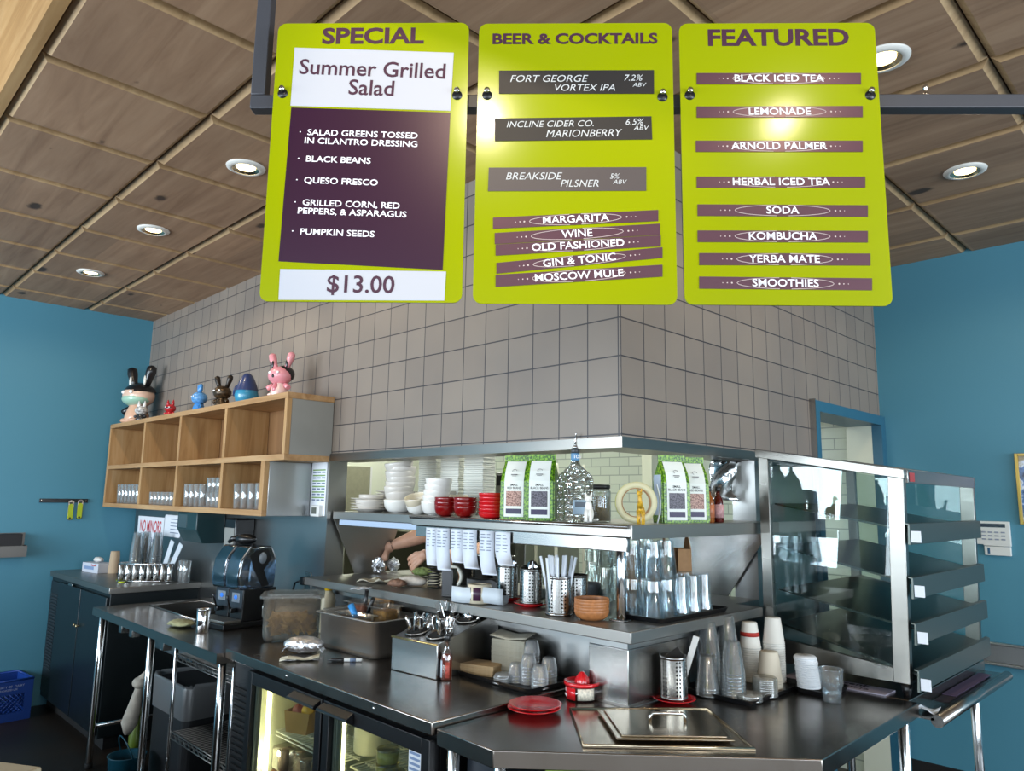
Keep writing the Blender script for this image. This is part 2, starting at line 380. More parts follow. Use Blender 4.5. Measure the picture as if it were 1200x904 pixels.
# plywood ceiling: bevelled panels with open joints
XS = [-5.5+.0, -4.9, -4.295, -3.692, -3.09, -2.468, -1.857, -1.24, -.64, -.04, .565, 1.165, 1.77, 2.375, 2.98, 3.585, 4.19, 4.8]
YS = [-1.765, -1.155, -.54, .04, .6, 1.2, 1.8, 2.39, 2.98]
m = M()
ch, g = .027, .003
for x0, x1 in zip(XS, XS[1:]):
    for y0, y1 in zip(YS, YS[1:]):
        a = [(x0+g, y0+g), (x1-g, y0+g), (x1-g, y1-g), (x0+g, y1-g)]; c = [(x0+ch, y0+ch), (x1-ch, y0+ch), (x1-ch, y1-ch), (x0+ch, y1-ch)]
        lo = [m.b.verts.new((p[0], p[1], ZC)) for p in c]; hi = [m.b.verts.new((p[0], p[1], ZC+.02)) for p in a]; tp = [m.b.verts.new((p[0], p[1], ZC+.03)) for p in a]
        m.mi = 0; m._f(lo[::-1]); m._f(tp)
        for i in range(4):
            j = (i+1) % 4; m.mi = 1; m._f([lo[i], lo[j], hi[j], hi[i]]); m.mi = 0; m._f([hi[i], hi[j], tp[j], tp[i]])
m.mi = 0
CEILW = wood('knotty_ceiling_plywood', '#ab896d', '#95745a', '#bb9a7d', 0, 7, .95, .62, 2.6, plank=.31, flat=True)
struct('ceiling', m, [CEILW, wood('cut_plywood_edge', '#b09069', '#997a56', '#c2a47c', 0, 7)])
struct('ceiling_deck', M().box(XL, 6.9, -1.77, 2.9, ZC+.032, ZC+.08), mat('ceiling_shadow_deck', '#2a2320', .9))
LW = wood('pale_fir_beam', '#b38a58', '#9a7143', '#c49d6c', 0, 7, .5, .5, 1.3)
struct('trim_2', M().box(XL, 6.9, -1.815, -1.772, ZC-.002, 4.34), LW)
for i, x in enumerate((-4.6, -3.4, -2.2, -1.0)):
    struct('trim_%d' % (i+3), M().box(x-.07, x+.07, -6.34, -1.816, 4.1, 4.349), wood('dark_rafter', '#5a4128', '#38260f', '#705236', 1, 6))
# doorway to the kitchen with blue casing
CASE = mat('blue_casing_paint', '#2b5f77', .4)
m = M(); m.box(-.19, .03, 1.705, 2.775, 2.165, 2.224); m.box(-.03, .03, 1.705, 1.765, 0, 2.165); m.box(-.03, .03, 2.70, 2.775, 0, 2.165)
struct('wall_door_return', M().box(-.19, -.0305, 2.70, 2.775, 0, 2.164).box(-.19, -.0305, 1.705, 1.765, 0, 2.164), KW)
struct('door_1', m, CASE)
struct('trim_7', M().box(-.03, .034, 1.698, 1.7045, 1.86, 2.23), STEEL)
# rail trim along the blue right wall
struct('trim_8', M().box(.02, 6.8, YR-.03, YR, .775, .79, .003).box(.02, 6.8, YR-.014, YR, .79, .885).box(.02, 6.8, YR-.03, YR, .885, .90, .003), STEELW)
# kitchen back-of-house
struct('wall_kitchen_side', M().box(-1.25, -1.17, 1.9, YR, 0, 2.71), mat('cream_partition', '#cfd2bd', .6))

KL = mat('fluorescent_diffuser', '#ffffff', .5, emit='#f4ffe6', estr=5)
for i, (x, y) in enumerate(((-4.0, 1.5), (-2.5, 1.5), (-1.0, 1.0))):
    t = thing('ceiling_light', 'long fluorescent ceiling light over the kitchen, ' + ('above the far end', 'above the middle', 'nearest the doorway')[i], 'light', (x, y, 2.72))
    obj('housing', M().box(-.63, .63, -.16, .16, -.05, -.001), WHITEP, t); obj('diffuser', M().box(-.6, .6, -.13, .13, -.062, -.0505), KL, t)
    lamp('kitchen_tube_light', 'AREA', (0, 0, -.07), 19, (.97, 1, .93), None, 1.2, .26, parent=t)
# recessed can lights
CANG = mat('can_light_glow', '#fff4d6', .5, emit='#ffe9b0', estr=9); CANR = mat('white_trim_ring', '#d9d6cf', .35); CANB = steel('can_reflector', '#c8c0a8', .25)
def can(x, y, label, e=16):
    t = thing('recessed_light', label, 'light', (x, y, ZC), 0, 'recessed can lights in the plywood ceiling')
    obj('trim_ring', M().lathe([(.062, -.012), (.07, -.014), (.088, -.006), (.09, -.0005), (.062, -.0005), (.062, -.012)], 28), CANR, t)
    obj('reflector', M().lathe([(.0615, -.011), (.045, -.004), (.044, -.003), (.0605, -.001), (.0615, -.0115)], 24), CANB, t)
    obj('bulb', M().lathe([(0, -.0075), (.03, -.006), (.0435, -.0025), (0, -.002)], 20), CANG, t)
    lamp('can_light', 'SPOT', (0, 0, -.03), e, WARM, (0, 0, -1), .04, spot=2.9, parent=t, blend=.35)
can(-1.57, -.845, 'recessed ceiling light nearest the SPECIAL board, largest on the left')
can(-2.784, -.848, 'recessed ceiling light in the middle of the left row')
can(-4.012, -.85, 'recessed ceiling light farthest off, near the left blue wall')
can(.867, 1.504, 'recessed ceiling light right of the FEATURED board near the right wall')
can(.905, .318, 'recessed ceiling light half hidden by the top right corner of the FEATURED board')
can(1.90, -1.06, 'recessed ceiling light out of view right of the FEATURED board')
# track spotlights on the high dining-room ceiling, out of the picture behind the boards' faces
for x, y, tx, ty, tz, lb in ((1.39, -2.31, .383, -1.08, 2.65, 'left'),):
    t = thing('track_spotlight', 'black track spotlight above the dining room aimed at the middle menu board', 'light', (x, y, 3.56))
    obj('stem', M().cyl((0, 0), .012, .06, .789), BLACKM, t); obj('shade', M().lathe([(.07, -.04), (.075, -.04), (.05, .08), (0, .09), (0, .085), (.045, .075), (.07, -.04)], 20), BLACKM, t)
    obj('bulb', M().ell((0, 0, 0), .035, .035, .03), CANG, t)
    lamp('track_light', 'SPOT', (0, 0, -.07), 60, WARM, (tx-x, ty-y, tz-3.56), .022, spot=.7, parent=t)

struct('wall_kitchen_left', M().box(-4.25, -4.2, .125, YR, 0, 2.719), KW)

struct('floor_bounce', M().box(.9, 6.85, -6.34, -1.2, .0005, .006), mat('pale_bounce_floor', '#8c8378', .5, noise=.12, nscale=2))  # unseen pale slab added to bounce window light up to the ceiling

# ------------------------------------------------------------------ menu boards and their frame
AN = .7603; BO = Vector((.441, -1.024, 0))      # the boards hang in one plane across the counter corner
PIPE = mat('dark_grey_pipe', '#4b4b50', .45, .3)
ft = thing('sign_frame', 'dark grey square tube frame hanging from the ceiling behind the three menu boards', 'frame', BO, AN)
U0 = (-0.7054, 2.6762)[0]+.02; ZP0 = (-0.7064, 2.6906)[1]
obj('crossbar', M().box(U0-.019, 2.6, .028, .066, ZP0-.019, ZP0+.019, .003), PIPE, ft)
obj('hanger', M().box(U0-.019, U0+.019, .028, .066, ZP0+.0195, ZC-.002, .003), PIPE, ft)
for u in (1.06, 1.95):
    obj('eye_bolt', M().lathe([(0, 0), (.009, 0), (.009, .008), (.005, .010), (.005, .02), (.008, .024), (.006, .032), (0, .034)], 10), CHROME, ft, (u, .045, ZP0+.0195))
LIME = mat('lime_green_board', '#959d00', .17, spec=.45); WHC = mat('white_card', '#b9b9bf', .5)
SLATE = mat('black_chalk_strip', '#25211f', .5); CHALK = mat('chalk_lettering', '#c9c9c7', .8)
STRIP = mat('purple_magnet_strip', '#60404a', .3, .25); HAIR = mat('cream_fine_line', '#cdb9b2', .6)
B4 = {}
def board(key, label, title, tsize, p0, p1, tp, bolts):
    u0, z1 = p0; u1, z0 = p1; uc, zc = (u0+u1)/2, (z0+z1)/2; w, h = u1-u0, z1-z0
    t = thing('menu_board', label, 'sign', BO+Vector((math.cos(AN)*uc, math.sin(AN)*uc, 0)), AN, 'lime green menu boards')
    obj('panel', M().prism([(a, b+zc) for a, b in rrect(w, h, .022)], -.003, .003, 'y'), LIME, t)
    text('lettering', title, tsize, PURPT, t, (tp[0]-uc, -.0034, tp[1]), sx=1.2, bold=.03)
    for (bu, bz) in bolts:
        b = obj('bolt', M().lathe([(0, -.016), (.007, -.015), (.0075, -.009), (.0035, -.008), (.0035, .027), (0, .027)], 10).xf(Matrix.Rotation(-PI/2, 4, 'X')), CHROME, t, (bu-uc, 0, bz+.004))
        obj('hole_rim', M().lathe([(0, 0), (.013, 0), (.013, .0012), (0, .0012)], 16).xf(Matrix.Rotation(PI/2, 4, 'X')), BLACKM, t, (bu-uc, -.003, bz-.006))
    B4[key] = (t, uc, zc)
board('S', 'lime green menu board headed SPECIAL, leftmost of the three', 'SPECIAL', .062, (-.63, 2.893), (-.1265, 2.139), (-0.3788, 2.854), [(-0.6061, 2.7), (-0.1526, 2.6945)])
board('B', 'lime green menu board headed BEER & COCKTAILS, the middle one', 'BEER & COCKTAILS', .041, (-.1, 2.890), (.4, 2.1375), (0.1478, 2.8446), [(-0.0755, 2.6944), (0.3722, 2.6891)])
board('F', 'lime green menu board headed FEATURED, rightmost of the three', 'FEATURED', .063, (.418, 2.888), (.917, 2.1385), (0.6695, 2.8449), [(0.4415, 2.6937), (0.8946, 2.693)])
def W2(u, z, y=0): return BO+Vector((math.cos(AN)*u-math.sin(AN)*y, math.sin(AN)*u+math.cos(AN)*y, z))
def card(name, label, cat, cs, material, y=-.0042, th=.0006, group=None):
    """flat card from its four corners (u, z): upper left, upper right, lower right, lower left"""
    uc = sum(c[0] for c in cs)/4; zc = sum(c[1] for c in cs)/4
    tilt = math.atan2(cs[1][1]-cs[0][1], cs[1][0]-cs[0][0])
    o = thing(name, label, cat, W2(uc, zc), AN, group)
    return o, uc, zc, tilt, (y, th, cs, material)
def make_card(name, label, cat, cs, material, lines, mat_t, y=-.0042, th=.0006, group=None):
    o, uc, zc, tilt, _ = card(name, label, cat, cs, material, y, th, group)
    obj('card', M().prism([(c[0]-uc, c[1]-zc) for c in cs], y, y+th, 'y'), material, o)
    for (s, size, (u, z), al, sx, bold, shear) in lines:
        text('lettering', s, size, mat_t, o, (u-uc, y-.0004, z-zc), (PI/2, -tilt, 0), al, bold, sx, shear)
    return o, uc, zc, tilt, y
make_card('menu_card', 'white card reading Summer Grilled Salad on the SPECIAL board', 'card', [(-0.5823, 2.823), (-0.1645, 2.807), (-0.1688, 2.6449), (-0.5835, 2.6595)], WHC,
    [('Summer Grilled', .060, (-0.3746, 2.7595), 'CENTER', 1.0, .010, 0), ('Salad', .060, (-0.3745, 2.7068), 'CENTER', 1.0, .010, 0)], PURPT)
L = [('·  SALAD GREENS TOSSED', (-0.5568, 2.5863)), ('IN CILANTRO DRESSING', (-0.5421, 2.5629)), ('·  BLACK BEANS', (-0.5569, 2.514)), ('·  QUESO FRESCO', (-0.5578, 2.4563)),
     ('·  GRILLED CORN, RED', (-0.5585, 2.3969)), ('PEPPERS, & ASPARAGUS', (-0.5484, 2.3743)), ('·  PUMPKIN SEEDS', (-0.5603, 2.3201))]
make_card('menu_card', 'dark purple card listing salad ingredients on the SPECIAL board', 'card', [(-0.581, 2.6547), (-0.1687, 2.6402), (-0.1761, 2.2222), (-0.5878, 2.2418)], mat('aubergine_card', '#34142c', .32, .15),
    [(s, .0225, p, 'LEFT', 1.18, .012, 0) for s, p in L], INK)
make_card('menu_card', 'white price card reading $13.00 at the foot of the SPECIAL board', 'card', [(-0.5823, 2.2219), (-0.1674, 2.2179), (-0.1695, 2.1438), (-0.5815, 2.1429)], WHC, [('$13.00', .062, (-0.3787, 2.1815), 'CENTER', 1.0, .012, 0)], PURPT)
def hand(label, cs, lines, gray=False):
    make_card('chalk_strip', label, 'strip', cs, SLATE if not gray else mat('worn_chalk_strip', '#4f4644', .45), [(s, z, p, 'LEFT', sx, -.004, .25) for s, z, p, sx in lines], CHALK, th=.0012, y=-.0048)
hand('black strip handwritten FORT GEORGE VORTEX IPA in chalk', [(-0.0458, 2.7562), (0.3514, 2.7564), (0.3505, 2.6914), (-0.0447, 2.692)],
     [('FORT GEORGE', .027, (-0.0189, 2.7323), 1.1), ('VORTEX IPA', .026, (0.0934, 2.7072), 1.1), ('7.2%', .024, (0.2727, 2.7341), 1.05), ('ABV', .016, (0.2965, 2.7151), 1.1)])
hand('black strip handwritten INCLINE CIDER CO. MARIONBERRY in chalk', [(-0.0544, 2.6238), (0.3432, 2.6295), (0.3445, 2.5669), (-0.0532, 2.5621)],
     [('INCLINE CIDER CO.', .024, (-0.0257, 2.6062), 1.05), ('MARIONBERRY', .028, (0.0747, 2.5807), 1.0), ('6.5%', .024, (0.276, 2.6132), 1.0), ('ABV', .018, (0.2975, 2.5969), 1.1)])
hand('grey worn strip handwritten BREAKSIDE PILSNER in chalk', [(-0.067, 2.4906), (0.3285, 2.4925), (0.3277, 2.4302), (-0.0679, 2.4279)],
     [('BREAKSIDE', .027, (-0.0255, 2.4667), 1.05), ('PILSNER', .027, (0.1123, 2.4477), 1.0), ('5%', .02, (0.2364, 2.4673), 1.0), ('ABV', .016, (0.2449, 2.4526), 1.1)], True)
def strip(word, cs, label, sz=.0265):
    o, uc, zc, tilt, y = make_card('menu_strip', label, 'strip', cs, STRIP, [(word, sz, (sum(c[0] for c in cs)/4, sum(c[1] for c in cs)/4), 'CENTER', 1.12, .012, 0)], INK, y=-.0050, th=.0014, group='purple drink name strips')
    h = (cs[0][1]-cs[3][1])/2; w = (cs[1][0]-cs[0][0])/2
    pts = []
    for s in (-1, 1):
        m = M(); m.tube([(s*(w*.56*math.cos(a)), 0, h*.93*math.sin(a)) for a in [(-.5+i/12)*PI*.92 for i in range(13)]], .0009, 4)
        for i, r in ((0, .0023), (1, .0017), (2, .0013)): m.lathe([(0, -.0004), (r, -.0004), (r, .0004), (0, .0004)], 8, (s*(w*.62+i*.011), 0, 0)) if 0 else m.ell((s*(w*.62+i*.011), 0, 0), r, .0005, r, 8, 6)
        obj('printed_flourish', m, INK if 0 else HAIR, o, (0, y-.0003, 0), (0, -tilt, 0))
for w_, yl, yr, hh, x0, x1 in (('MARGARITA', 256.5, 247.5, 13.5, 578, 771), ('WINE', 274.5, 263, 13.5, 580, 774), ('OLD FASHIONED', 288, 276, 14, 581, 775), ('GIN & TONIC', 309, 291, 13, 582, 776), ('MOSCOW MULE', 323, 311, 13.5, 581, 776)):
    pass
strip('MARGARITA', [(-0.0536, 2.3581), (0.3567, 2.3798), (0.3563, 2.3509), (-0.0531, 2.3291)], 'purple strip reading MARGARITA on the cocktails board')
strip('WINE', [(-0.0486, 2.318), (0.3604, 2.3442), (0.3599, 2.3154), (-0.0481, 2.2891)], 'purple strip reading WINE on the cocktails board')
strip('OLD FASHIONED', [(-0.0459, 2.288), (0.362, 2.3143), (0.3616, 2.2857), (-0.0454, 2.2593)], 'purple strip reading OLD FASHIONED on the cocktails board')
strip('GIN & TONIC', [(-0.0429, 2.2406), (0.3657, 2.2835), (0.3653, 2.2561), (-0.0424, 2.2132)], 'purple strip reading GIN & TONIC on the cocktails board')
strip('MOSCOW MULE', [(-0.0444, 2.2099), (0.365, 2.2386), (0.3645, 2.2082), (-0.0439, 2.1794)], 'purple strip reading MOSCOW MULE, lowest on the cocktails board')
strip('BLACK ICED TEA', [(0.4601, 2.7479), (0.8742, 2.7469), (0.8725, 2.7164), (0.4594, 2.7171)], 'purple strip reading BLACK ICED TEA on the FEATURED board')
strip('LEMONADE', [(0.458, 2.6562), (0.8734, 2.657), (0.8717, 2.6269), (0.4573, 2.6259)], 'purple strip reading LEMONADE on the FEATURED board')
strip('ARNOLD PALMER', [(0.4537, 2.5635), (0.8681, 2.5638), (0.8664, 2.5342), (0.4531, 2.5337)], 'purple strip reading ARNOLD PALMER on the FEATURED board')
strip('HERBAL ICED TEA', [(0.4537, 2.4678), (0.869, 2.4687), (0.8673, 2.4396), (0.453, 2.4384)], 'purple strip reading HERBAL ICED TEA on the FEATURED board')
strip('SODA', [(0.4541, 2.3947), (0.8709, 2.3939), (0.8692, 2.364), (0.4534, 2.3646)], 'purple strip reading SODA on the FEATURED board')
strip('KOMBUCHA', [(0.4526, 2.3269), (0.8671, 2.3277), (0.8654, 2.2981), (0.4519, 2.2971)], 'purple strip reading KOMBUCHA on the FEATURED board')
strip('YERBA MATE', [(0.4554, 2.2687), (0.87, 2.2698), (0.8682, 2.2395), (0.4547, 2.2381)], 'purple strip reading YERBA MATE on the FEATURED board')
strip('SMOOTHIES', [(0.454, 2.2088), (0.8704, 2.2072), (0.8686, 2.1771), (0.4533, 2.1785)], 'purple strip reading SMOOTHIES, lowest on the FEATURED board')

# ------------------------------------------------------------------ pigeonhole shelf on the tiled wall
CUB = wood('pine_shelf_wood', '#b48c5f', '#9c7347', '#c5a276', 0, 8, .6, .45, 1.6); CUBV = wood('pine_upright_wood', '#b8905f', '#9c7347', '#c5a276', 2, 8, .4, .45, 1.6)
CUBB = wood('brown_back_panel', '#8a6541', '#755233', '#9a7650', 2, 6, .3, .5, 1.3); GRP = mat('grey_primed_panel', '#8d8c86', .55, noise=.06, nscale=5)
cx0, cx1, cxl, cy0, cy1 = -5.14, -2.062, -2.285, -.30, -.004
z0, zm, z1, th = 1.545, 1.873, 2.235, .034
t = thing('wall_shelf', 'pine pigeonhole wall shelf with eight open bays hung on the grey tile', 'shelf', (cx0, cy0, z0))
def L_(x0, x1, y0, y1, a, b, bev=.002): return M().box(x0-cx0, x1-cx0, y0-cy0, y1-cy0, a-z0, b-z0, bev)
obj('top_board', L_(cx0, cx1, cy0, cy1, z1-th, z1), CUB, t)
obj('middle_board', L_(cx0+th, cx1, cy0, cy1-.012, zm-th/2, zm+th/2), CUB, t)
obj('bottom_board', L_(cx0, cxl, cy0, cy1, z0, z0+th), CUB, t)
obj('side_board', L_(cx0, cx0+th, cy0, cy1, z0+th, z1-th), CUBV, t)
obj('side_board', L_(cxl-th-.01, cxl, cy0, cy1, z0+th, zm-th/2), CUBV, t)
obj('side_board', L_(cx1-.028, cx1, cy0, cy0+.03, zm+th/2, z1-th), CUBV, t)
obj('side_panel', L_(cx1-.026, cx1-.002, cy0+.031, cy1, zm-.012, z1-th), GRP, t)['label'] = 'grey side panel'
obj('lower_side_panel', L_(cxl+.0005, cxl+.006, cy0+.03, cy1, z0, zm-th/2-.001), STEELW, t)['label'] = 'steel side panel'
obj('back_board', L_(cx0+th, cxl-th, cy1-.010, cy1, z0+th, zm-th/2), CUBB, t); obj('back_board', L_(cx0+th, cx1-.03, cy1-.010, cy1, zm+th/2, z1-th), CUBB, t)
for x in (-4.302, -3.59, -2.852):
    obj('divider', L_(x-th/2, x+th/2, cy0, cy1-.012, zm+th/2, z1-th), CUBV, t)
    obj('divider', L_(x-th/2, x+th/2, cy0, cy1-.012, z0+th, zm-th/2), CUBV, t)
def tumbler(h, r0, r1, w=.0022, foot=.008):
    m = M(); m.lathe([(0, 0), (r0-.002, 0), (r0, .002), (r1, h-.001), (r1-w/2, h), (r1-w, h-.001), (r0-w, foot), (0, foot+.002)], 18); return m
CGL = glassy('bright_tumbler_glass', '#fbfdfd', '#e6edf0', 1, .10, .12, .6, .15)
TALL = solo('drinking_glass', tumbler(.152, .026, .031), CGL, 'tall clear glass standing in the far left lower bay of the wall shelf', 'glass', (0, 0, 0), group='tall glasses in the first lower bay')
SHORT = solo('drinking_glass', tumbler(.095, .026, .03), CGL, 'short clear glass in the second lower bay of the wall shelf', 'glass', (0, 0, 0), group='short glasses in the second lower bay')
zb = z0+th+.0006; first = {}
def bay(src, xs, ys, label, group, z=zb, used=set()):
    for y in ys:
        for x in xs:
            if src.name not in used: used.add(src.name); src.location = (x, y, z); src['label'] = label; src['group'] = group
            else: dup(src, (x, y, z), 0, label, group)
bay(TALL, [-4.90+.085*i for i in range(7)], (-.24, -.16), 'tall clear glass standing in the far left lower bay of the wall shelf', 'tall glasses in the first lower bay')
bay(SHORT, [-4.16+.078*i for i in range(7)], (-.24, -.16), 'short clear glass in the second lower bay of the wall shelf', 'short glasses in the second lower bay')
bay(TALL, [-3.50+.085*i for i in range(4)], (-.24, -.15), 'tall clear glass among the crowd in the third lower bay of the wall shelf', 'tall glasses in the third lower bay')
bay(SHORT, [-3.13+.07*i for i in range(4)], (-.24, -.16), 'short clear glass in the lower tier at the right of the third bay', 'stacked short glasses in the third lower bay')
bay(SHORT, [-3.13+.07*i for i in range(4)], (-.24, -.16), 'short clear glass stacked on another at the right of the third bay', 'stacked short glasses on top in the third lower bay', zb+.0956)
bay(TALL, [-2.72+.095*i for i in range(4)], (-.24, -.15), 'tall clear glass in the narrow right lower bay of the wall shelf', 'tall glasses in the fourth lower bay')

# ------------------------------------------------------------------ plain vinyl rabbit toys along the top of the shelf
def toy(label, x, h, body, head, ear, inner, face=None, ears='up', rz=.55, y=-.17, extra=None):
    t = thing('toy_figure', label, 'toy', (x, y, z1+.0006), rz, None)
    k = h/.30
    m = M(); m.lathe([(0, 0), (.052, 0), (.06, .012), (.055, .05), (.04, .09), (.03, .105), (0, .108)], 22)
    m.ell((-.03, -.025, .016), .032, .04, .016, 14, 8); m.ell((.03, -.025, .016), .032, .04, .016, 14, 8)
    obj('body', m.xf(Matrix.Scale(k, 4)), body, t)
    hd = M(); hd.ell((0, 0, .145), .082, .072, .062, 24, 16); obj('head', hd.xf(Matrix.Scale(k, 4)), head, t)
    for s in (-1, 1):
        e = M()
        if ears == 'up': e.tube([(s*.042, .005, .19), (s*.058, .005, .225), (s*.072, .005, .262), (s*.078, .005, .288), (s*.079, .005, .298)], [.017, .019, .025, .023, .008], 14)
        elif ears == 'point': e.tube([(s*.035, 0, .185), (s*.042, 0, .22), (s*.046, 0, .27)], [.024, .02, .006], 12)
        else: e.tube([(s*.016, 0, .195), (s*.02, 0, .23), (s*.026, 0, .27), (s*.026, 0, .282)], [.012, .02, .019, .008], 12)
        eo = obj('ear', e.xf(Matrix.Scale(k, 4)), ear, t)
        if inner is not None: obj('inner_ear', M().ell((s*.0565*k, -.0135*k, .222*k), .009*k, .006*k, .026*k, 10, 8), inner, eo)
        obj('arm', M().tube([(s*.045*k, -.005*k, .085*k), (s*.072*k, -.012*k, .07*k), (s*.085*k, -.018*k, .06*k)], [.014*k, .018*k, .016*k], 10), ear if face else body, t)
        obj('eye', M().ell((s*.03*k, -.0655*k, .158*k), .013*k, .006*k, .009*k, 10, 8), mat('toy_eye', '#efefef' if face != 'k' else '#101010', .25), t)
    if extra: extra(t, k)
    return t
V = lambda n, c: mat(n, c, .3, coat=.3)
def ex_big(t, k):
    obj('hair_cap', M().lathe([(math.sin(a)*.0845, .002-math.cos(a)*.0645+.147) for a in [PI*(.56+.44*i/10) for i in range(10)]]+[(0, .2135)], 24, (0, .006, 0), 1, .9).xf(Matrix.Scale(k, 4)), V('toy_black', '#131216'), t)
    obj('lower_face', M().ell((0, -.008*k, .127*k), .078*k, .066*k, .038*k, 20, 12), V('toy_mint', '#9fc4ae'), t)
toy('big vinyl rabbit toy with black ears at the left end of the shelf', -4.93, .50, V('toy_peach', '#d8ad92'), V('toy_pale_peach', '#dcb9a4'), V('toy_black', '#131216'), V('toy_ivory', '#d9d6cc'), 'w', extra=ex_big, rz=.3, y=-.165)
toy('small black and white rabbit toy standing beside the big rabbit toy', -4.66, .19, V('toy_charcoal', '#2b2a2c'), mat('toy_speckled', '#b9b6b2', .35, noise=.9, nscale=60), V('toy_white', '#e8e6e2'), None, None, 'point', y=-.22)
def ex_red(t, k): obj('dark_mask', M().ell((0, -.024*k, .15*k), .07*k, .052*k, .025*k, 16, 10), V('toy_black', '#131216'), t)
toy('small red rabbit toy with a dark mask on the shelf top', -4.17, .16, V('toy_red', '#b3222b'), V('toy_red', '#b3222b'), V('toy_red', '#b3222b'), None, None, 'point', extra=ex_red)
toy('sky blue rabbit toy with upright ears on the shelf top', -3.62, .225, V('toy_blue', '#3f86c8'), mat('toy_blue_speckled', '#5a97d0', .35, noise=.3, nscale=50), V('toy_blue', '#3f86c8'), None, None, 'pair', rz=-.1)
toy('bronze and black rabbit toy in the middle of the shelf top', -3.235, .235, mat('toy_bronze', '#4a3a28', .35, .5, noise=.8, nscale=50), mat('toy_bronze', '#4a3a28', .35, .5), mat('toy_dark_bronze', '#2e261f', .35, .4), None, None, rz=.35)
t = thing('toy_figure', 'round turquoise toy wearing a dark blue hood on the shelf top', 'toy', (-2.86, -.17, z1+.0006), -.2)
obj('body', M().lathe([(0, 0), (.045, 0), (.066, .02), (.075, .06), (.066, .105), (.04, .135), (0, .145)], 22), V('toy_teal', '#2f86a8'), t)
obj('hood', M().lathe([(.072, .09), (.06, .13), (.045, .165), (.032, .19), (.016, .205), (0, .208)], 18), V('toy_navy', '#2b3b66'), t)
obj('scarf', M().tube([(-.03, -.055, .11), (-.06, -.05, .105), (-.09, -.05, .09), (-.10, -.05, .065)], [.018, .02, .018, .012], 10), V('toy_navy', '#2b3b66'), t)
for s in (-1, 1): obj('foot', M().ell((s*.03, -.03, .012), .024, .03, .012, 12, 8), V('toy_teal', '#2f86a8'), t)
def ex_pink(t, k):
    obj('hair_patch', M().ell((.018*k, .016*k, .156*k), .068*k, .066*k, .058*k, 18, 12), V('toy_black', '#131216'), t); obj('nose', M().ell((0, -.071*k, .135*k), .009*k, .006*k, .012*k, 10, 8), V('toy_black', '#131216'), t)
    obj('front_patch', M().ell((0, -.03*k, .055*k), .022*k, .032*k, .042*k, 12, 8), V('toy_rose', '#c9707a'), t)
toy('pink rabbit toy with black hair at the right end of the shelf', -2.36, .275, V('toy_cream', '#e2c4bb'), V('toy_pink', '#e0929a'), V('toy_pink', '#e0929a'), V('toy_black', '#131216'), 'k', extra=ex_pink, rz=.4, y=-.2)

# ------------------------------------------------------------------ things on the left blue wall
t = thing('magnet_bar', 'black magnetic tool bar screwed to the left blue wall', 'rack', (XL, -.565, 1.592))
obj('bar', M().box(.0005, .016, -.175, .175, -.016, .016, .002), BLACKP, t)
for s in (-1, 1): obj('screw', M().cyl((0, 0), .005, 0, .002, 10).xf(Matrix.Rotation(PI/2, 4, 'Y')), CHROME, t, (.016, s*.16, 0))
for y, z, w in ((-.512, 1.585, 'left'), (-.445, 1.592, 'right')):
    t = thing('bottle_opener', 'lime green flat bottle opener on the black magnetic bar, the %s one' % w, 'opener', (XL+.0165, y, z), 0, 'lime bottle openers')
    P = rrect(.042, .165, .0205, 7)
    obj('blade', M().prism([(a, b-.07) for a, b in P], 0, .003, 'x'), CHROME, t)
    obj('grip', M().prism([(a, b-.082) for a, b in rrect(.037, .128, .018, 7)], .003, .0045, 'x'), mat('lime_grip', '#a9b81c', .4), t)
    obj('slot', M().prism([(a, b-.012) for a, b in rrect(.026, .012, .003, 3)], .003, .0036, 'x'), BLACKM, t)
    obj('hole', M().prism([(.009*math.cos(i*PI/8), .009*math.sin(i*PI/8)-.135) for i in range(16)], .0045, .005, 'x'), BLACKM, t)
t = thing('wall_tray', 'grey steel wall bin holding a black box at the left picture edge', 'bin', (XL, -.985, 1.19))
m = M(); m.box(.0005, .12, -.19, .175, -.03, -.025); m.box(.115, .12, -.19, .175, -.025, .055); m.box(.0005, .005, -.19, .175, -.025, .15); m.box(.005, .115, .17, .175, -.025, .055); m.box(.005, .115, -.19, -.185, -.025, .055)
obj('tray', m, mat('grey_bin_steel', '#6d6a66', .45, .6), t)
solo('black_box', M().box(0, .09, -.16, .155, 0, .17, .004), mat('black_card', '#1c1a1c', .6), 'black box standing in the steel wall bin', 'box', (XL+.012, -1.0, 1.1655))
# right wall
t = thing('alarm_keypad', 'white alarm keypad with a small dark screen on the right blue wall', 'keypad', (.572, YR, 1.50))
obj('case', M().prism([(-.10, .078), (.095, .078), (.095, -.062), (-.04, -.062), (-.04, -.055), (-.10, -.055)], -.028, -.0005, 'y', .003), WHITEP, t)
obj('flap', M().box(-.038, .092, -.024, -.0005, -.115, -.0635, .003), WHITEP, t); obj('screen', M().box(-.055, .075, -.0290, -.0281, .044, .065), mat('dark_screen', '#1d2638', .2), t)
for i in range(3):
    for j in range(4): obj('key', M().box(-.045+.032*j, -.024+.032*j, -.031, -.0281, .012-.02*i, .02-.02*i, .001), mat('grey_key', '#8f97a6', .5), t)
obj('sticker', M().box(-.022, -.010, -.0252, -.0243, -.106, -.072), mat('blue_sticker', '#27587c', .5), t)
t = thing('framed_photograph', 'gilt framed photograph cut by the right picture edge on the blue wall', 'picture', (.99, YR, 1.765))
m = M()
for a, b, c, d in ((-.272, -.255, -.2, .2), (.255, .272, -.2, .2), (-.255, .255, .184, .2), (-.255, .255, -.2, -.184)): m.box(a, b, -.022, -.0005, c, d, .002)
obj('frame', m, mat('gilt_frame', '#b89a4a', .35, .4), t)
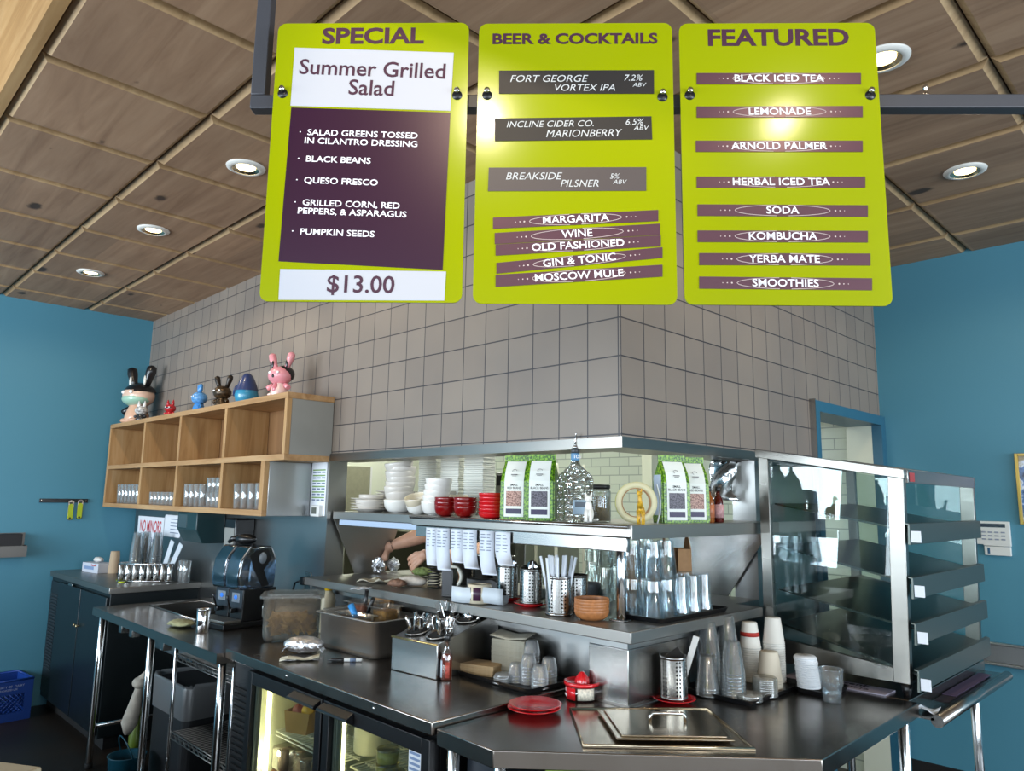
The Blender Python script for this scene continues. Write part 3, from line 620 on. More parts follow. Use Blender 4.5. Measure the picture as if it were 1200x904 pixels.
def photo_mat():
    k = N('photo_print'); tc = k.n('ShaderNodeTexCoord'); nz = k.n('ShaderNodeTexNoise', i_Scale=14, i_Detail=4); k.l(tc.outputs['Object'], nz.inputs['Vector'])
    r = k.ramp(nz.outputs['Fac'], [(.36, hx('#1c2440')), (.47, hx('#4f76b0')), (.53, hx('#cfdbe8')), (.62, hx('#8a7a50'))]); k.l(r.outputs[0], k.b.inputs['Base Color']); k.b.inputs['Roughness'].default_value = .25; return k.m
obj('print', M().box(-.255, .255, -.012, -.006, -.184, .184), photo_mat(), t)
# notices on the steel splashback
t = thing('notice', 'white NO MINORS notice on the steel wall under the shelf', 'sign', (-4.80, -.0006, 1.44))
obj('sheet', M().prism([(-.36, .03), (.24, .03), (.24, -.30), (-.36, -.30)], -.0012, 0, 'y'), PAPER, t)
text('lettering', 'NO MINORS', .135, mat('red_lettering', '#c02a38', .6), t, (-.06, -.0016, -.055), bold=.012, sx=.66)
text('lettering', 'Permitted Beyond\nThis Point', .06, mat('blue_black_lettering', '#2a3860', .6), t, (-.06, -.0016, -.19), sx=.9)
t = thing('notice', 'small white rounded notice taped beside the NO MINORS notice', 'sign', (-4.38, -.0006, 1.41))
obj('sheet', M().prism(rrect(.34, .17, .02), -.0012, 0, 'y'), PAPER, t)
m = M()
for i in range(5): m.box(-.04, .13-.02*(i % 2), -.0018, -.0013, .05-.026*i, .056-.026*i)
obj('print_lines', m, mat('grey_print', '#6c7c94', .7), t)
t = thing('allergen_chart', 'white chart with green table rows on the steel wall beside the window', 'poster', (-2.192, -.0006, 1.71))
obj('sheet', M().box(-.085, .085, -.0012, 0, -.16, .15), PAPER, t)
m = M(); g = M()
for i in range(6):
    g.box(-.07, .07, -.0018, -.0013, .10-.032*i, .108-.032*i)
    for j in range(3): m.box(-.068+.05*j, -.03+.05*j, -.0018, -.0013, .086-.032*i, .094-.032*i)
obj('green_rows', g, mat('green_print', '#7f9f62', .7), t); obj('print_lines', m, mat('grey_print', '#6c7c94', .7), t)
t = thing('kitchen_timer', 'white digital timer on the left end of the upper pass shelf', 'timer', (-2.165, .005, 1.575))
obj('case', M().box(-.065, .03, -.03, .0, -.03, .035, .004), WHITEP, t); obj('screen', M().box(-.05, .002, -.0312, -.0303, -.015, .022), mat('timer_screen', '#4a5046', .3), t)
t = thing('towel_dispenser', 'dark green paper towel dispenser under the wall shelf', 'dispenser', (-3.74, -.0006, 1.47))
obj('case', M().prism([(-.15, -.14), (-.0005, -.14), (-.0005, .07), (-.2, .07), (-.2, -.05)], -.02, .32, 'x', .006), mat('dark_green_plastic', '#1e3a3e', .35), t)
obj('window_plate', M().box(-.018, -.0205+.003, -.19, -.03, -.22, .0), STEELW, t) if 0 else obj('front_plate', M().box(0, .15, -.2015, -.2005, -.04, .05), STEELW, t)
t = thing('soap_dispenser', 'black and grey soap dispenser under the right end of the wall shelf', 'dispenser', (-3.05, -.0006, 1.38))
obj('case', M().box(-.08, .08, -.13, 0, -.13, .13, .01), BLACKP, t); obj('front', M().box(-.07, .07, -.134, -.1305, -.12, .07, .001), GRP, t); obj('lever', M().box(-.05, .05, -.155, -.12, -.15, -.132, .006), BLACKP, t)

# ------------------------------------------------------------------ the counters, left to right
ZCAB, ZS, ZF, ZI, ZL, ZU = 1.035, .95, .97, .95, 1.22, 1.578
DKP = mat('dark_teal_cabinet_paint', '#0d171a', .4)
# tall black cabinet against the left wall
t = thing('storage_cabinet', 'dark two-door cabinet with a steel top against the left blue wall', 'cabinet', (XL+.002, -.0006, 0))
obj('body', M().box(0.0, 1.46, -.585, 0, .08, ZCAB-.042, .003), DKP, t); obj('kick_plate', M().box(.02, 1.44, -.54, -.02, 0, .0795), RUB, t)
obj('worktop', M().box(0, 1.49, -.605, 0, ZCAB-.041, ZCAB, .004), STEELB, t)
obj('vent_panel', M().box(.02, .27, -.593, -.5855, .12, .96, .002), BLACKM, t)
m = M()
for i in range(24): m.box(.05, .24, -.597, -.5935, .30+.024*i, .312+.024*i)
obj('vent_slats', m, mat('vent_grey', '#22262a', .5), t)
for x0, kx in ((.285, .845), (.875, .905)):
    d = obj('door', M().box(x0, x0+.575, -.606, -.5855, .10, ZCAB-.065, .003), mat('dark_teal_door', '#0b151a', .35), t)
    obj('knob', M().lathe([(0, 0), (.006, 0), (.006, .010), (.011, .016), (.010, .022), (0, .024)], 14).xf(Matrix.Rotation(PI/2, 4, 'X')), mat('brass_knob', '#d9c9a0', .2, .8), d, (kx, -.606, .72))
obj('latch', M().box(.55, .66, -.612, -.6065, ZCAB-.065, ZCAB-.048, .002), STEEL, t)
# sink table
SX0, SX1, SY0, SY1 = -3.555, -1.705, -.752, -.0012
t = thing('sink_table', 'stainless steel sink table on round legs between the dark cabinet and the fridge', 'table', (SX0, SY0, 0))
bx0, bx1, by0, by1 = .16, .86, .30, .62      # basin cut-out in the top
w, d = SX1-SX0, SY1-SY0
m = M()
for a in ((0, w, 0, by0), (0, w, by1, d), (0, bx0, by0, by1), (bx1, w, by0, by1)): m.box(a[0], a[1], a[2], a[3], ZS-.004, ZS)
m.box(0, w, 0, .004, ZS-.046, ZS-.0045); m.box(0, .004, .004, d, ZS-.046, ZS-.0045); m.box(w-.004, w, .004, d, ZS-.046, ZS-.0045)
obj('tabletop', m, STEELD, t)
m = M(); m.box(bx0, bx1, by0, by1, ZS-.24, ZS-.235)
for a in ((bx0-.003, bx0, by0, by1), (bx1, bx1+.003, by0, by1), (bx0, bx1, by0-.003, by0), (bx0, bx1, by1, by1+.003)): m.box(a[0], a[1], a[2], a[3], ZS-.24, ZS-.0042)
obj('basin', m, STEEL, t)
m = M()
m.tube([(bx0-.01, by0-.01, ZS+.002), (bx1+.01, by0-.01, ZS+.002), (bx1+.01, by1+.01, ZS+.002), (bx0-.01, by1+.01, ZS+.002)], .005, 8, closed=True)
obj('basin_rim', m, STEEL, t)
obj('splashback', M().box(0, w, d-.012, d, ZS+.0005, ZS+.10, .003), STEELW, t)
for x in (.045, .90, w-.045):
    for y in (.05, d-.08):
        lg = obj('leg', M().cyl((x, y), .019, .03, ZS-.047, 16), CHROME, t); obj('foot', M().cyl((x, y), .022, 0, .0295, 14), RUB, lg)
m = M()
for y in (.05, d-.08): m.tube([(.066, y, .24), (w-.066, y, .24)], .013, 10)
obj('crossbar', M().tube([(.045, .07, .24), (.045, d-.10, .24)], .012, 10), CHROME, t); obj('crossbar', M().tube([(.066, d-.08, .26), (.88, d-.08, .26)], .012, 10), CHROME, t)
obj('crossbar', M().tube([(.92, .05, .19), (w-.066, .05, .19)], .012, 10), CHROME, t)
for x in (.42, .60, 1.08): obj('bracket', M().box(x, x+.05, .03, .075, ZS-.10, ZS-.048, .003), STEEL, t)
# gooseneck faucet beside the basin
fx, fy = -2.62, -.075
t = thing('faucet', 'chrome gooseneck faucet standing behind the sink basin', 'faucet', (fx, fy, ZS+.0006))
obj('base', M().lathe([(0, 0), (.03, 0), (.03, .008), (.018, .02), (.016, .05), (0, .052)], 18), CHROME, t)
obj('spout', M().tube([(0, 0, .05), (0, 0, .16), (.0, -.005, .22), (-.0, -.035, .265), (-.0, -.085, .275), (-.0, -.13, .25), (-.0, -.145, .21)], .0085, 12), CHROME, t)
for s in (-1, 1): obj('handle', M().tube([(s*.016, 0, .03), (s*.05, 0, .036), (s*.075, -.01, .045)], [.009, .008, .006], 10), CHROME, t)

# glass-door undercounter fridge
FX0, FX1, FY0, FY1 = -1.70, -.205, -.715, -.0012
FW_, FD = FX1-FX0, FY1-FY0
BLK = mat('black_fridge_enamel', '#0e0e10', .4); FRI = mat('cream_fridge_liner', '#cfcfb4', .5)
t = thing('undercounter_fridge', 'black two-door glass-front fridge with a steel worktop, lit inside', 'fridge', (FX0, FY0, 0))
obj('worktop', M().box(0, FW_, 0, FD, ZF-.042, ZF, .004), STEELD, t)
m = M(); y0 = .045
m.box(0.01, .22, y0, FD, .06, ZF-.0425); m.box(FW_-.035, FW_-.005, y0, FD, .06, ZF-.0425); m.box(.22, FW_-.035, FD-.04, FD, .06, ZF-.0425)
m.box(.22, FW_-.035, y0, FD-.04, .06, .12); m.box(.22, FW_-.035, y0, FD-.04, ZF-.075, ZF-.0425)
obj('cabinet', m, BLK, t)
m = M(); m.box(.2205, .226, y0+.03, FD-.041, .1205, ZF-.0755); m.box(FW_-.041, FW_-.0355, y0+.03, FD-.041, .1205, ZF-.0755); m.box(.226, FW_-.041, FD-.047, FD-.0405, .1205, ZF-.0755); m.box(.226, FW_-.041, y0+.03, FD-.047, .1205, .126); m.box(.226, FW_-.041, y0+.03, FD-.047, ZF-.081, ZF-.0755)
obj('liner', m, FRI, t)
m = M()
for i in range(26): m.box(.03, .19, .038, .0445, .12+.027*i, .133+.027*i)
obj('vent_grille', m, RUB, t)
for x in (.57, 1.18): obj('screw', M().ell((x, -.001, ZF-.021), .006, .003, .006, 10, 6), CHROME, t)
obj('kick_plate', M().box(.03, FW_-.02, .06, FD-.05, 0.0, .0595), RUB, t)
LT = mat('fridge_light_tube', '#fff8d8', .5, emit='#fff0b8', estr=10)
for k, (dx0, dx1) in enumerate(((.232, .842), (.856, FW_-.008))):
    zb_, zt_ = .10, ZF-.056; fw = .042
    dr = obj('door', M().box(dx0, dx0+fw, 0, .04, zb_, zt_, .002).box(dx1-fw, dx1, 0, .04, zb_, zt_, .002).box(dx0+fw, dx1-fw, 0, .04, zt_-.05, zt_, .002).box(dx0+fw, dx1-fw, 0, .04, zb_, zb_+.05, .002), BLK, t)
    obj('pane', M().box(dx0+fw, dx1-fw, .016, .021, zb_+.05, zt_-.05), PANE, dr)
    hx0 = dx1-.21 if k == 0 else dx0+.0
    obj('handle', M().prism([(-.032, zt_-.022), (-.0005, zt_-.006), (-.0005, zt_-.045), (-.008, zt_-.045), (-.036, zt_-.030)], hx0+.005, hx0+.205, 'x', .002), BLACKP, dr)
    obj('gasket', M().box(dx0+fw-.006, dx0+fw+.012, .0225, .034, zb_+.05, zt_-.05).box(dx0+fw+.02, dx0+fw+.026, .0225, .034, zb_+.05, zt_-.05), mat('grey_gasket', '#8d8d84', .5), dr)
for x in (.255, .845):
    obj('light_tube', M().box(x, x+.022, .082, .10, .16, ZF-.10, .006), LT, t)
    lamp('fridge_light', 'POINT', (x+.011, .072, .55), 2.2, (1, .93, .68), size=.012, parent=t)
def wire(x0, x1, y0, y1, z, step, r=.0022, cross=3):
    m = M(); n = int((x1-x0)/step)
    for i in range(n+1): m.tube([(x0+i*step, y0, z), (x0+i*step, y1, z)], r, 5)
    for i in range(cross): m.tube([(x0, y0+(y1-y0)*i/(cross-1), z-.004), (x1, y0+(y1-y0)*i/(cross-1), z-.004)], r*1.6, 6)
    m.tube([(x0, y0, z-.02), (x1, y0, z-.02)], r*1.4, 6); return m
WIREW = mat('white_wire_coating', '#d8d6c4', .4)
for x0, x1 in ((.29, .835), (.875, FW_-.05)):
    obj('wire_shelf', wire(x0, x1, .12, FD-.06, .66, .024, cross=9), WIREW, t); obj('wire_shelf', wire(x0, x1, .12, FD-.06, .42, .024, cross=9), WIREW, t)
obj('middle_rail', M().box(.832, .868, .05, .08, .1265, ZF-.082), FRI, t)
# corner counter with drop-in cold well
poly = [(-.198, -.700), (.065, -.706), (.744, -.070), (.734, .803), (.075, .803), (.075, .34), (.075, -.062), (-.112, -.062), (-.112, -.0015), (-.198, -.0015)]
t = thing('corner_counter', 'stainless corner counter with a clipped front corner, below the pass shelves', 'counter', (0, 0, 0))
obj('worktop', M().prism(poly, ZI-.05, ZI, 'z', .003), STEELD, t)
for x, y in ((-.16, -.66), (.05, -.66), (.70, -.06), (.69, .76), (.4, .76), (-.16, -.05), (.28, -.28)):
    lg = obj('leg', M().cyl((x, y), .02, .03, ZI-.051, 16), CHROME, t); obj('foot', M().cyl((x, y), .023, 0, .0295, 14), RUB, lg)
obj('well_box', M().prism([(.0, -.24), (.24, -.48), (.52, -.12), (.25, .07)], ZI-.35, ZI-.0505, 'z'), STEELD, t)
obj('apron_panel', M().box(-.13, .0, -.62, -.60, .30, ZI-.0505).box(-.14, -.13, -.62, -.1, .2, ZI-.0505), mat('dark_apron', '#2a3038', .4), t)
obj('undershelf', M().prism([(-.13, -.58), (.03, -.60), (.66, -.02), (.66, .72), (.10, .72), (.10, -.04), (-.13, -.04)], .25, .28), STEELB, t)
# green sticker sign under the clipped edge
dv = (Vector((.744, -.070, 0))-Vector((.065, -.706, 0))).normalized()
t = thing('green_sign', 'green sign with black lettering fixed under the clipped counter edge', 'sign', Vector((.225, -.515, ZI-.0515)), math.atan2(dv.y, dv.x))
obj('panel', M().prism([(-.09, 0), (.24, 0), (.24, -.10), (-.09, -.10), (-.13, -.05)], -.003, 0, 'y'), mat('grass_green_sign', '#6c8f22', .5), t)
text('lettering', 'onum', .075, mat('black_lettering', '#101010', .6), t, (.07, -.0035, -.05), bold=.02, sx=1.2)

# ------------------------------------------------------------------ pass counter and shelves at the kitchen window
t = thing('pass_counter', 'L-shaped stainless pass shelf wrapped round the kitchen window corner, the lower of two', 'shelf', (0, 0, 0))
obj('slab', M().prism([(-2.32, -.13), (.132, -.13), (.132, .86), (-.52, .86+.22), (-.52, .62), (-2.32, .62)], ZL-.0405, ZL, 'z', .003), STEELB, t) if 0 else obj('slab', M().prism([(-2.07, -.13), (.132, -.13), (.132, .815), (.132, .815), (.0005, 1.047), (-.52, 1.047), (-.52, .62), (-2.08, .62)][:3]+[(.132, .82), (.004, .82), (.004, 1.047), (-.52, 1.047), (-.52, .62), (-2.07, .62)], ZL-.0405, ZL, 'z', .003), STEELB, t)
struct('trim_9', M().prism([(-2.06, -.06), (.065, -.06), (.065, .80), (.004, .80), (.004, -.002), (-2.06, -.002)], ZL-.075, ZL-.041), STEELW)
def vpanel(pts, ax, h0, h1): return M().prism(pts, h0, h1, ax, .001)
obj('end_panel', vpanel([(.03, ZU-.045), (.50, ZU-.045), (.395, ZL+.0006), (.185, ZL+.0006)], 'x', -2.062, -2.056), STEELB, t)
obj('end_panel', vpanel([(-.52, ZU-.045), (.07, ZU-.045), (-.15, ZL+.0006), (-.30, ZL+.0006)], 'y', 1.035, 1.041), STEEL, t)
obj('post', M().cyl((-.037, .042), .0185, ZL+.006, ZU-.046, 18), CHROME, t); obj('post_flange', M().box(-.07, -.004, .01, .075, ZL+.0005, ZL+.0055, .002), STEEL, t)
struct('trim_10', M().prism([(-.110, -.0605), (.068, -.0605), (.068, .338), (.0008, .338), (.0008, -.0008), (-.110, -.0008)], ZI+.0006, 1.1445, 'z', .003), STEEL)
struct('trim_11', M().prism([(-.1105, -.0616), (.0735, -.0616), (.0735, .338), (.0690, .338), (.069, -.061), (-.1105, -.061)], ZI+.0006, ZI+.008), STEELB)
t = thing('upper_pass_shelf', 'L-shaped stainless upper pass shelf carrying bowls, bean bags and the big bottle', 'shelf', (0, 0, 0))
obj('slab', M().prism([(-2.07, .03), (-1.17, .03), (-1.17, -.09), (.107, -.09), (.107, 1.047), (-.5, 1.047), (-.5, .5), (-2.07, .5)], ZU-.044, ZU, 'z', .003), STEELB, t)
obj('front_lip', M().tube([(-1.17, -.097, ZU-.006), (.100, -.097, ZU-.006)], .008, 10), STEEL, t)
obj('side_lip', M().box(.1075, .112, -.09, 1.047, ZU-.05, ZU-.0005, .001), STEELB, t)
obj('ticket_rail', M().box(-1.14, .085, -.085, -.066, ZU-.095, ZU-.0445, .003), STEEL, t)
obj('light_strip', M().box(-2.0, -1.19, .03, .07, ZU-.075, ZU-.0445, .003), mat('pale_blue_light_cover', '#aebfd6', .35), t)
# order tickets hanging from the rail
TK = mat('ticket_paper', '#d3dae6', .75); TP = mat('ticket_print', '#7d8694', .8)
for i, (xp, ln, cw) in enumerate(((507, .20, .08), (521, .215, .11), (540, .17, .08), (557, .19, .12), (578, .21, .12), (600, .155, .13))):
    x = {507: -.99, 521: -.915, 540: -.815, 557: -.735, 578: -.625, 600: -.53}[xp]; z = ZU-.05
    names = ('order ticket hanging leftmost on the rail', 'long curling order ticket, second from the left on the rail', 'order ticket third from the left, curling forward', 'order ticket fourth from the left, just over a gap', 'order ticket fifth from the left, longest and bent right', 'short order ticket rightmost on the rail')
    t = thing('order_ticket', 'white '+names[i], 'ticket', (x, -.104, z), .30, 'order tickets on the rail')
    rows = []
    for k in range(13):
        f = k/12; a = max(0, f-.45)/.55
        rows.append([(-.036+.01*a+a*a*cw*.35, -a*a*cw*.5, -ln*(f-.18*a*a)), (0.0+.01*a+a*a*cw*.35, -a*a*cw*.5-.002, -ln*(f-.18*a*a)), (.036+.01*a+a*a*cw*.35, -a*a*cw*.5, -ln*(f-.18*a*a))])
    obj('slip', M().sheet(rows, .0006), TK, t)
    m = M()
    for k in range(6):
        zz = -.016-.013*k
        for q in range(2): m.box(-.03+.03*q, -.03+.03*q+random.uniform(.012, .025), -.0008-.002, -.0004-.002, zz, zz+.004)
    obj('print_lines', m, TP, t)

# ------------------------------------------------------------------ glass display case on its own stand
CY0, CY1 = .836, 1.852
t = thing('case_stand', 'steel stand with tubular legs under the glass display case', 'stand', (0, 0, 0))
obj('top', M().box(.01, .70, .8065, 1.87, ZI-.05, ZI, .003), STEELD, t)
for x, y in ((.66, .85), (.66, 1.82), (.08, 1.82), (.08, .85)):
    lg = obj('leg', M().cyl((x, y), .02, .03, ZI-.051, 16), CHROME, t); obj('foot', M().cyl((x, y), .023, 0, .0295, 14), RUB, lg)
tr = obj('tray_slide', M().box(.7005, .78, .81, 1.86, ZI-.055, ZI-.045), STEEL, t)
obj('rounded_edge', M().tube([(.79, .81, ZI-.055), (.79, 1.86, ZI-.055)], .022, 14), STEEL, tr)
t = thing('display_case', 'glass-sided bakery display case with slanted shelves on the right', 'display case', (0, 0, 0))
m = M(); prof_post = [(.127, .172), (.632, .688)]
GREYM = steel('brushed_case_frame', '#85847f', .3, .08)
for yy in (CY0, CY1-.03):
    obj('rear_post', M().box(.127, .172, yy, yy+.03, 1.0, 1.862, .002), GREYM, t)
    obj('front_post', M().prism([(.640, 1.0), (.700, 1.0), (.722, 1.765), (.664, 1.775)], yy, yy+.03, 'y', .002), GREYM, t)
    obj('bottom_rail', M().prism([(.172, 1.0), (.640, 1.0), (.640, 1.052), (.172, 1.10)], yy+.002, yy+.028, 'y', .001), GREYM, t)
    obj('top_rail', M().prism([(.115, 1.865), (.725, 1.764), (.725, 1.80), (.115, 1.90)], yy-.003, yy+.033, 'y', .002), GREYM, t)
    p = obj('glass_pane', M().prism([(.1725, 1.101), (.641, 1.053), (.662, 1.77), (.1725, 1.85)], yy+.012, yy+.018, 'y'), PANE, t)
obj('front_top_rail', M().prism([(.690, 1.752), (.728, 1.748), (.728, 1.80), (.690, 1.806)], CY0+.034, CY1-.034, 'y', .002), STEEL, t)
obj('top_panel', M().prism([(.14, 1.862), (.690, 1.772), (.690, 1.778), (.14, 1.868)], CY0+.034, CY1-.034, 'y'), GLASS, t)
obj('back_top_rail', M().box(.118, .14, CY0+.034, CY1-.034, 1.835, 1.87, .002), STEEL, t)
obj('red_sticker', M().box(.7285, .7295, CY0+.05, CY0+.11, 1.755, 1.79), mat('red_sticker', '#a23a3a', .5), t)
DSH = mat('dark_shelf_metal', '#2c3433', .3, .55); DSL = mat('shelf_lip_metal', '#59605c', .35, .7)
for i, (zl, zr) in enumerate(((1.655, 1.545), (1.475, 1.345), (1.292, 1.178), (1.15, 1.012))):
    s = obj('slanted_shelf', M().prism([(.18, zl), (.715, zr+.018), (.715, zr+.026), (.18, zl+.008)], CY0+.036, CY1-.036, 'y'), DSH, t)
    obj('shelf_lip', M().prism([(.728, zr-.03), (.738, zr-.03), (.738, zr+.048), (.722, zr+.052), (.722, zr+.046), (.732, zr+.044)], CY0-.02, CY1-.02, 'y', .001), DSL, s)
    tg = obj('price_tag', M().box(0, .035, -.0006, .0006, -.02, .022, 0), PAPER, s, (.742, CY0-.022, zr), (0, 0, .0))
    tg['label'] = 'white price tag'
m = M()
for x, y in ((.60, CY0+.03), (.68, CY0+.02), (.68, CY1-.03), (.15, CY0+.02), (.15, CY1-.03)):
    if x == .60: continue
    obj('foot', M().lathe([(0, 0), (.012, 0), (.022, .05), (0, .05)], 14), BLACKP, t, (x, y, ZI+.0006))
obj('floor_panel', M().box(.15, .70, CY0+.004, CY1-.004, .9975+.0035, 1.012), DSH, t)
solo('menu_placard', M().box(0, .40, 0, .11, 0, .004).rotz(0), mat('pale_violet_card', '#a9a3b3', .6), 'pale lettered card lying under the glass display case', 'card', (.22, CY0-.035, ZI+.0006))
bpy.data.objects['menu_placard'].rotation_euler = (0, 0, .0)
text('lettering', 'crunche\nquesad', .045, mat('dark_print', '#2b2533', .7), bpy.data.objects['menu_placard'], (.24, .055, .0045), (0, 0, PI), bold=.01, sx=1.2)
solo('paper_scrap', M().sheet([[(i*.02, j*.03, .007+.01*math.sin(i*1.3+j)) for j in range(4)] for i in range(4)], .0006), PAPER, 'crumpled white paper scrap by the front foot of the display case', 'paper', (.712, CY0+.0, ZI-.042))
for i, (dx, rz, c, lb) in enumerate(((.0, .5, '#3a3036', 'dark'), (.012, .85, '#5b4a66', 'violet'))):
    o = solo('menu_leaflet', M().box(0, .05, 0, .55, 0, .003), mat('leaflet_'+lb, c, .6), lb+' leaflet lying along the tray slide below the display case', 'leaflet', (.705+.0, CY0+.25+.1*i, ZI-.0445+.0045*i), 0)

# ------------------------------------------------------------------ pale customer counter close to the camera; unseen length added to block window light
a = math.atan2(.085, .14)
t = thing('front_counter', 'pale topped customer counter edge at the bottom left corner of the picture', 'counter', (-.165, -1.815, 0), a)
obj('top', M().box(-4.3, .03, -.38, .006, 1.065, 1.103, .006), mat('pale_counter_top', '#a89c82', .5), t)
obj('front_panel', M().box(-4.28, 0, -.34, -.05, 0, 1.0645), mat('counter_panel', '#3a3531', .7), t)

# ------------------------------------------------------------------ nested and stacked ware: each piece its own object
def stack(name, proto, material, n, dz, loc, label, cat, group, rz=0, jit=.0, tilt=0, parts=None, flip=False):
    """n copies one above the other (nested or stacked)"""
    o = solo(name, proto, material, label, cat, loc, rz, group)
    tx = math.tan(tilt)
    for i in range(1, n):
        dup(o, (loc[0]+random.uniform(-jit, jit)+tx*dz*i, loc[1]+random.uniform(-jit, jit), loc[2]+dz*i), rz+random.uniform(-1, 1)*(.3 if jit else 0), label, group)
    return o
def bowl(r, h, w=.004, foot=.45, k=.55):
    out = [(0, 0), (r*foot, 0), (r*foot, h*.05)]
    for i in range(1, 11):
        a = i/10*PI/2; out.append((r*foot+(r-r*foot)*math.sin(a)**.85, h*.05+h*.95*(1-math.cos(a))))
    inn = [(max(q-w, 0), max(z, h*.05)+.0) for q, z in out[3:]][::-1]
    inn = [(q, z+.003 if z < h*.9 else z) for q, z in inn]
    return M().lathe(out+[(r-w*.5, h+.0015)]+inn+[(0, h*.05+w)], 32)
def plate(r, h=.02): return M().lathe([(0, 0), (r*.55, 0), (r*.6, h*.25), (r*.98, h*.9), (r, h), (r*.97, h*1.05), (r*.6, h*.5), (0, h*.4)], 36)
def cup(h, rb, rt, w=.0012, lip=.002, up=True):
    """tapered cup; up=False stands it on its rim"""
    pr = [(0, 0), (rb-.003, 0), (rb, .003), (rt, h-.004), (rt+lip, h-.002), (rt+lip*.6, h), (rt-w, h-.002), (rb-w, .005), (0, .004)]
    if not up: pr = [(r, h-z) for r, z in pr]
    return M().lathe(pr, 24)
# --- upper shelf, from the left
zu = ZU+.0006
stack('plate', plate(.115, .018), GREYC, 5, .0145, (-1.885, .16, zu), 'off-white plate in the low stack at the left end of the upper shelf', 'plate', 'front stack of plates', jit=.002)
stack('plate', plate(.125, .018), GREYC, 8, .0145, (-1.93, .37, zu), 'off-white plate in the taller stack behind the front plates', 'plate', 'rear stack of plates', jit=.002)
xs_ = lambda px, y: {}
B1 = (-1.8581, 0.14, 1.5799)[0]; B2 = (-1.5835, 0.14, 1.5772)[0]; B3 = (-1.3533, 0.1, 1.583)[0]; B4_ = (-1.1724, 0.06, 1.5835)[0]
solo('bowl', bowl(.086, .068), GREYC, 'white bowl holding a smaller bowl beside the low plate stack', 'bowl', (B1, .14, zu))
solo('bowl', bowl(.070, .06), GREYC, 'smaller bowl sitting inside the leftmost white bowl', 'bowl', (B1+.004, .14, zu+.036))
solo('bowl', bowl(.086, .07), WHITEC, 'white bowl carrying the leaning tower of grey bowls', 'bowl', (B2, .14, zu))
o = stack('bowl', bowl(.080, .07), GREYC, 6, .027, (B2-.002, .14, zu+.045), 'grey-white bowl nested in the tall leaning tower of bowls', 'bowl', 'tower of grey bowls', jit=.006)
solo('bowl', bowl(.078, .062), GREYC, 'grey bowl lying tilted on top of the bowl tower', 'bowl', (B2-.006, .14, zu+.045+6*.027+.004), rot=(.12, -.1, .3))
stack('bowl', bowl(.06, .055), GREYC, 4, .022, (B2+.155, .34, zu), 'small grey bowl in the short stack behind the bowl tower', 'bowl', 'short stack behind the tower')
solo('bowl', bowl(.066, .072), WHITEC, 'white bowl under the tipped beige-lined bowl', 'bowl', (B3, .09, zu))
solo('bowl', bowl(.064, .06), CREAMC, 'bowl with a beige inside tipped into the white bowl', 'bowl', (B3-.002, .09, zu+.034), rot=(.35, .12, 0))
solo('bowl', bowl(.068, .07), WHITEC, 'glossy white bowl at the foot of the leaning white stack', 'bowl', (B4_, .05, zu))
stack('bowl', bowl(.066, .062), WHITEC, 4, .027, (B4_+.006, .05, zu+.035), 'glossy white bowl nested in the stack leaning right behind the red bowls', 'bowl', 'leaning stack of glossy white bowls', tilt=.25)
solo('bowl', bowl(.055, .10), CREAMC, 'cream bowl half hidden behind the dark red bowls', 'bowl', ((-1.1989, 0.22, 1.595)[0], .22, zu))
for px, lb in ((522, 'left'), (547, 'right')):
    x = {522: (-0.9857, -0.035, 1.5769)[0], 547: (-0.8476, -0.03, 1.5807)[0]}[px]
    stack('bowl', bowl(.055, .05), DREDC, 3, .019, (x, -.033, zu), 'dark red glazed bowl in the %s of the two small red stacks' % lb, 'bowl', 'dark red bowls, %s stack' % lb, jit=.002)
stack('saucer', bowl(.058, .026, .003, .6), REDC, 6, .0165, ((-0.6788, -0.03, 1.5818)[0], -.03, zu), 'bright red dish in the stack beside the bean bags', 'dish', 'stack of bright red dishes', jit=.001)
# white clamshell boxes, three tall stacks at the back of the shelf
CLAM = mat('white_fibre_box', '#dcdcd2', .7)
m = M(); m.box(-.062, .062, -.06, .06, 0, .0105, .003)
first_ = None
for px, n, lb in ((508, 30, 'left'), (534, 31, 'middle'), (562, 33, 'right')):
    x = {508: (-1.6255, 0.4, 1.777)[0], 534: (-1.4308, 0.4, 1.7752)[0], 562: (-1.2348, 0.4, 1.7734)[0]}[px]
    for i in range(n):
        nm = 'white takeaway box in the %s of the three tall stacks behind the bowls' % lb
        if first_ is None: first_ = solo('takeaway_box', m, CLAM, nm, 'box', (x, .40, zu), .25, 'takeaway boxes, %s stack' % lb)
        else: dup(first_, (x+random.uniform(-.002, .002), .40, zu+.0112*i), .25+random.uniform(-.03, .03), nm, 'takeaway boxes, %s stack' % lb)
# bags of dried beans
def leafgreen():
    k = N('green_speckled_bag'); tc = k.n('ShaderNodeTexCoord'); vo = k.n('ShaderNodeTexVoronoi', i_Scale=120); k.l(tc.outputs['Object'], vo.inputs['Vector'])
    r = k.ramp(vo.outputs['Distance'], [(.25, hx('#1f4206')), (.5, hx('#4f8412')), (.8, hx('#85ac28'))]); k.l(r.outputs[0], k.b.inputs['Base Color']); k.b.inputs['Roughness'].default_value = .35; return k.m
BAGG = leafgreen(); LAB = mat('cream_bag_label', '#dfe2dc', .5); NAVY = mat('navy_band', '#2a2148', .5)
def beans(n, a, b_):
    k = N(n); tc = k.n('ShaderNodeTexCoord'); vo = k.n('ShaderNodeTexVoronoi', i_Scale=230); k.l(tc.outputs['Object'], vo.inputs['Vector'])
    r = k.ramp(vo.outputs['Distance'], [(.3, hx(a)), (.75, hx(b_))]); k.l(r.outputs[0], k.b.inputs['Base Color']); return k.m
BR = beans('pink_beans', '#c49a8c', '#6d463c'); BB = beans('black_beans', '#6a6470', '#2e2a34')
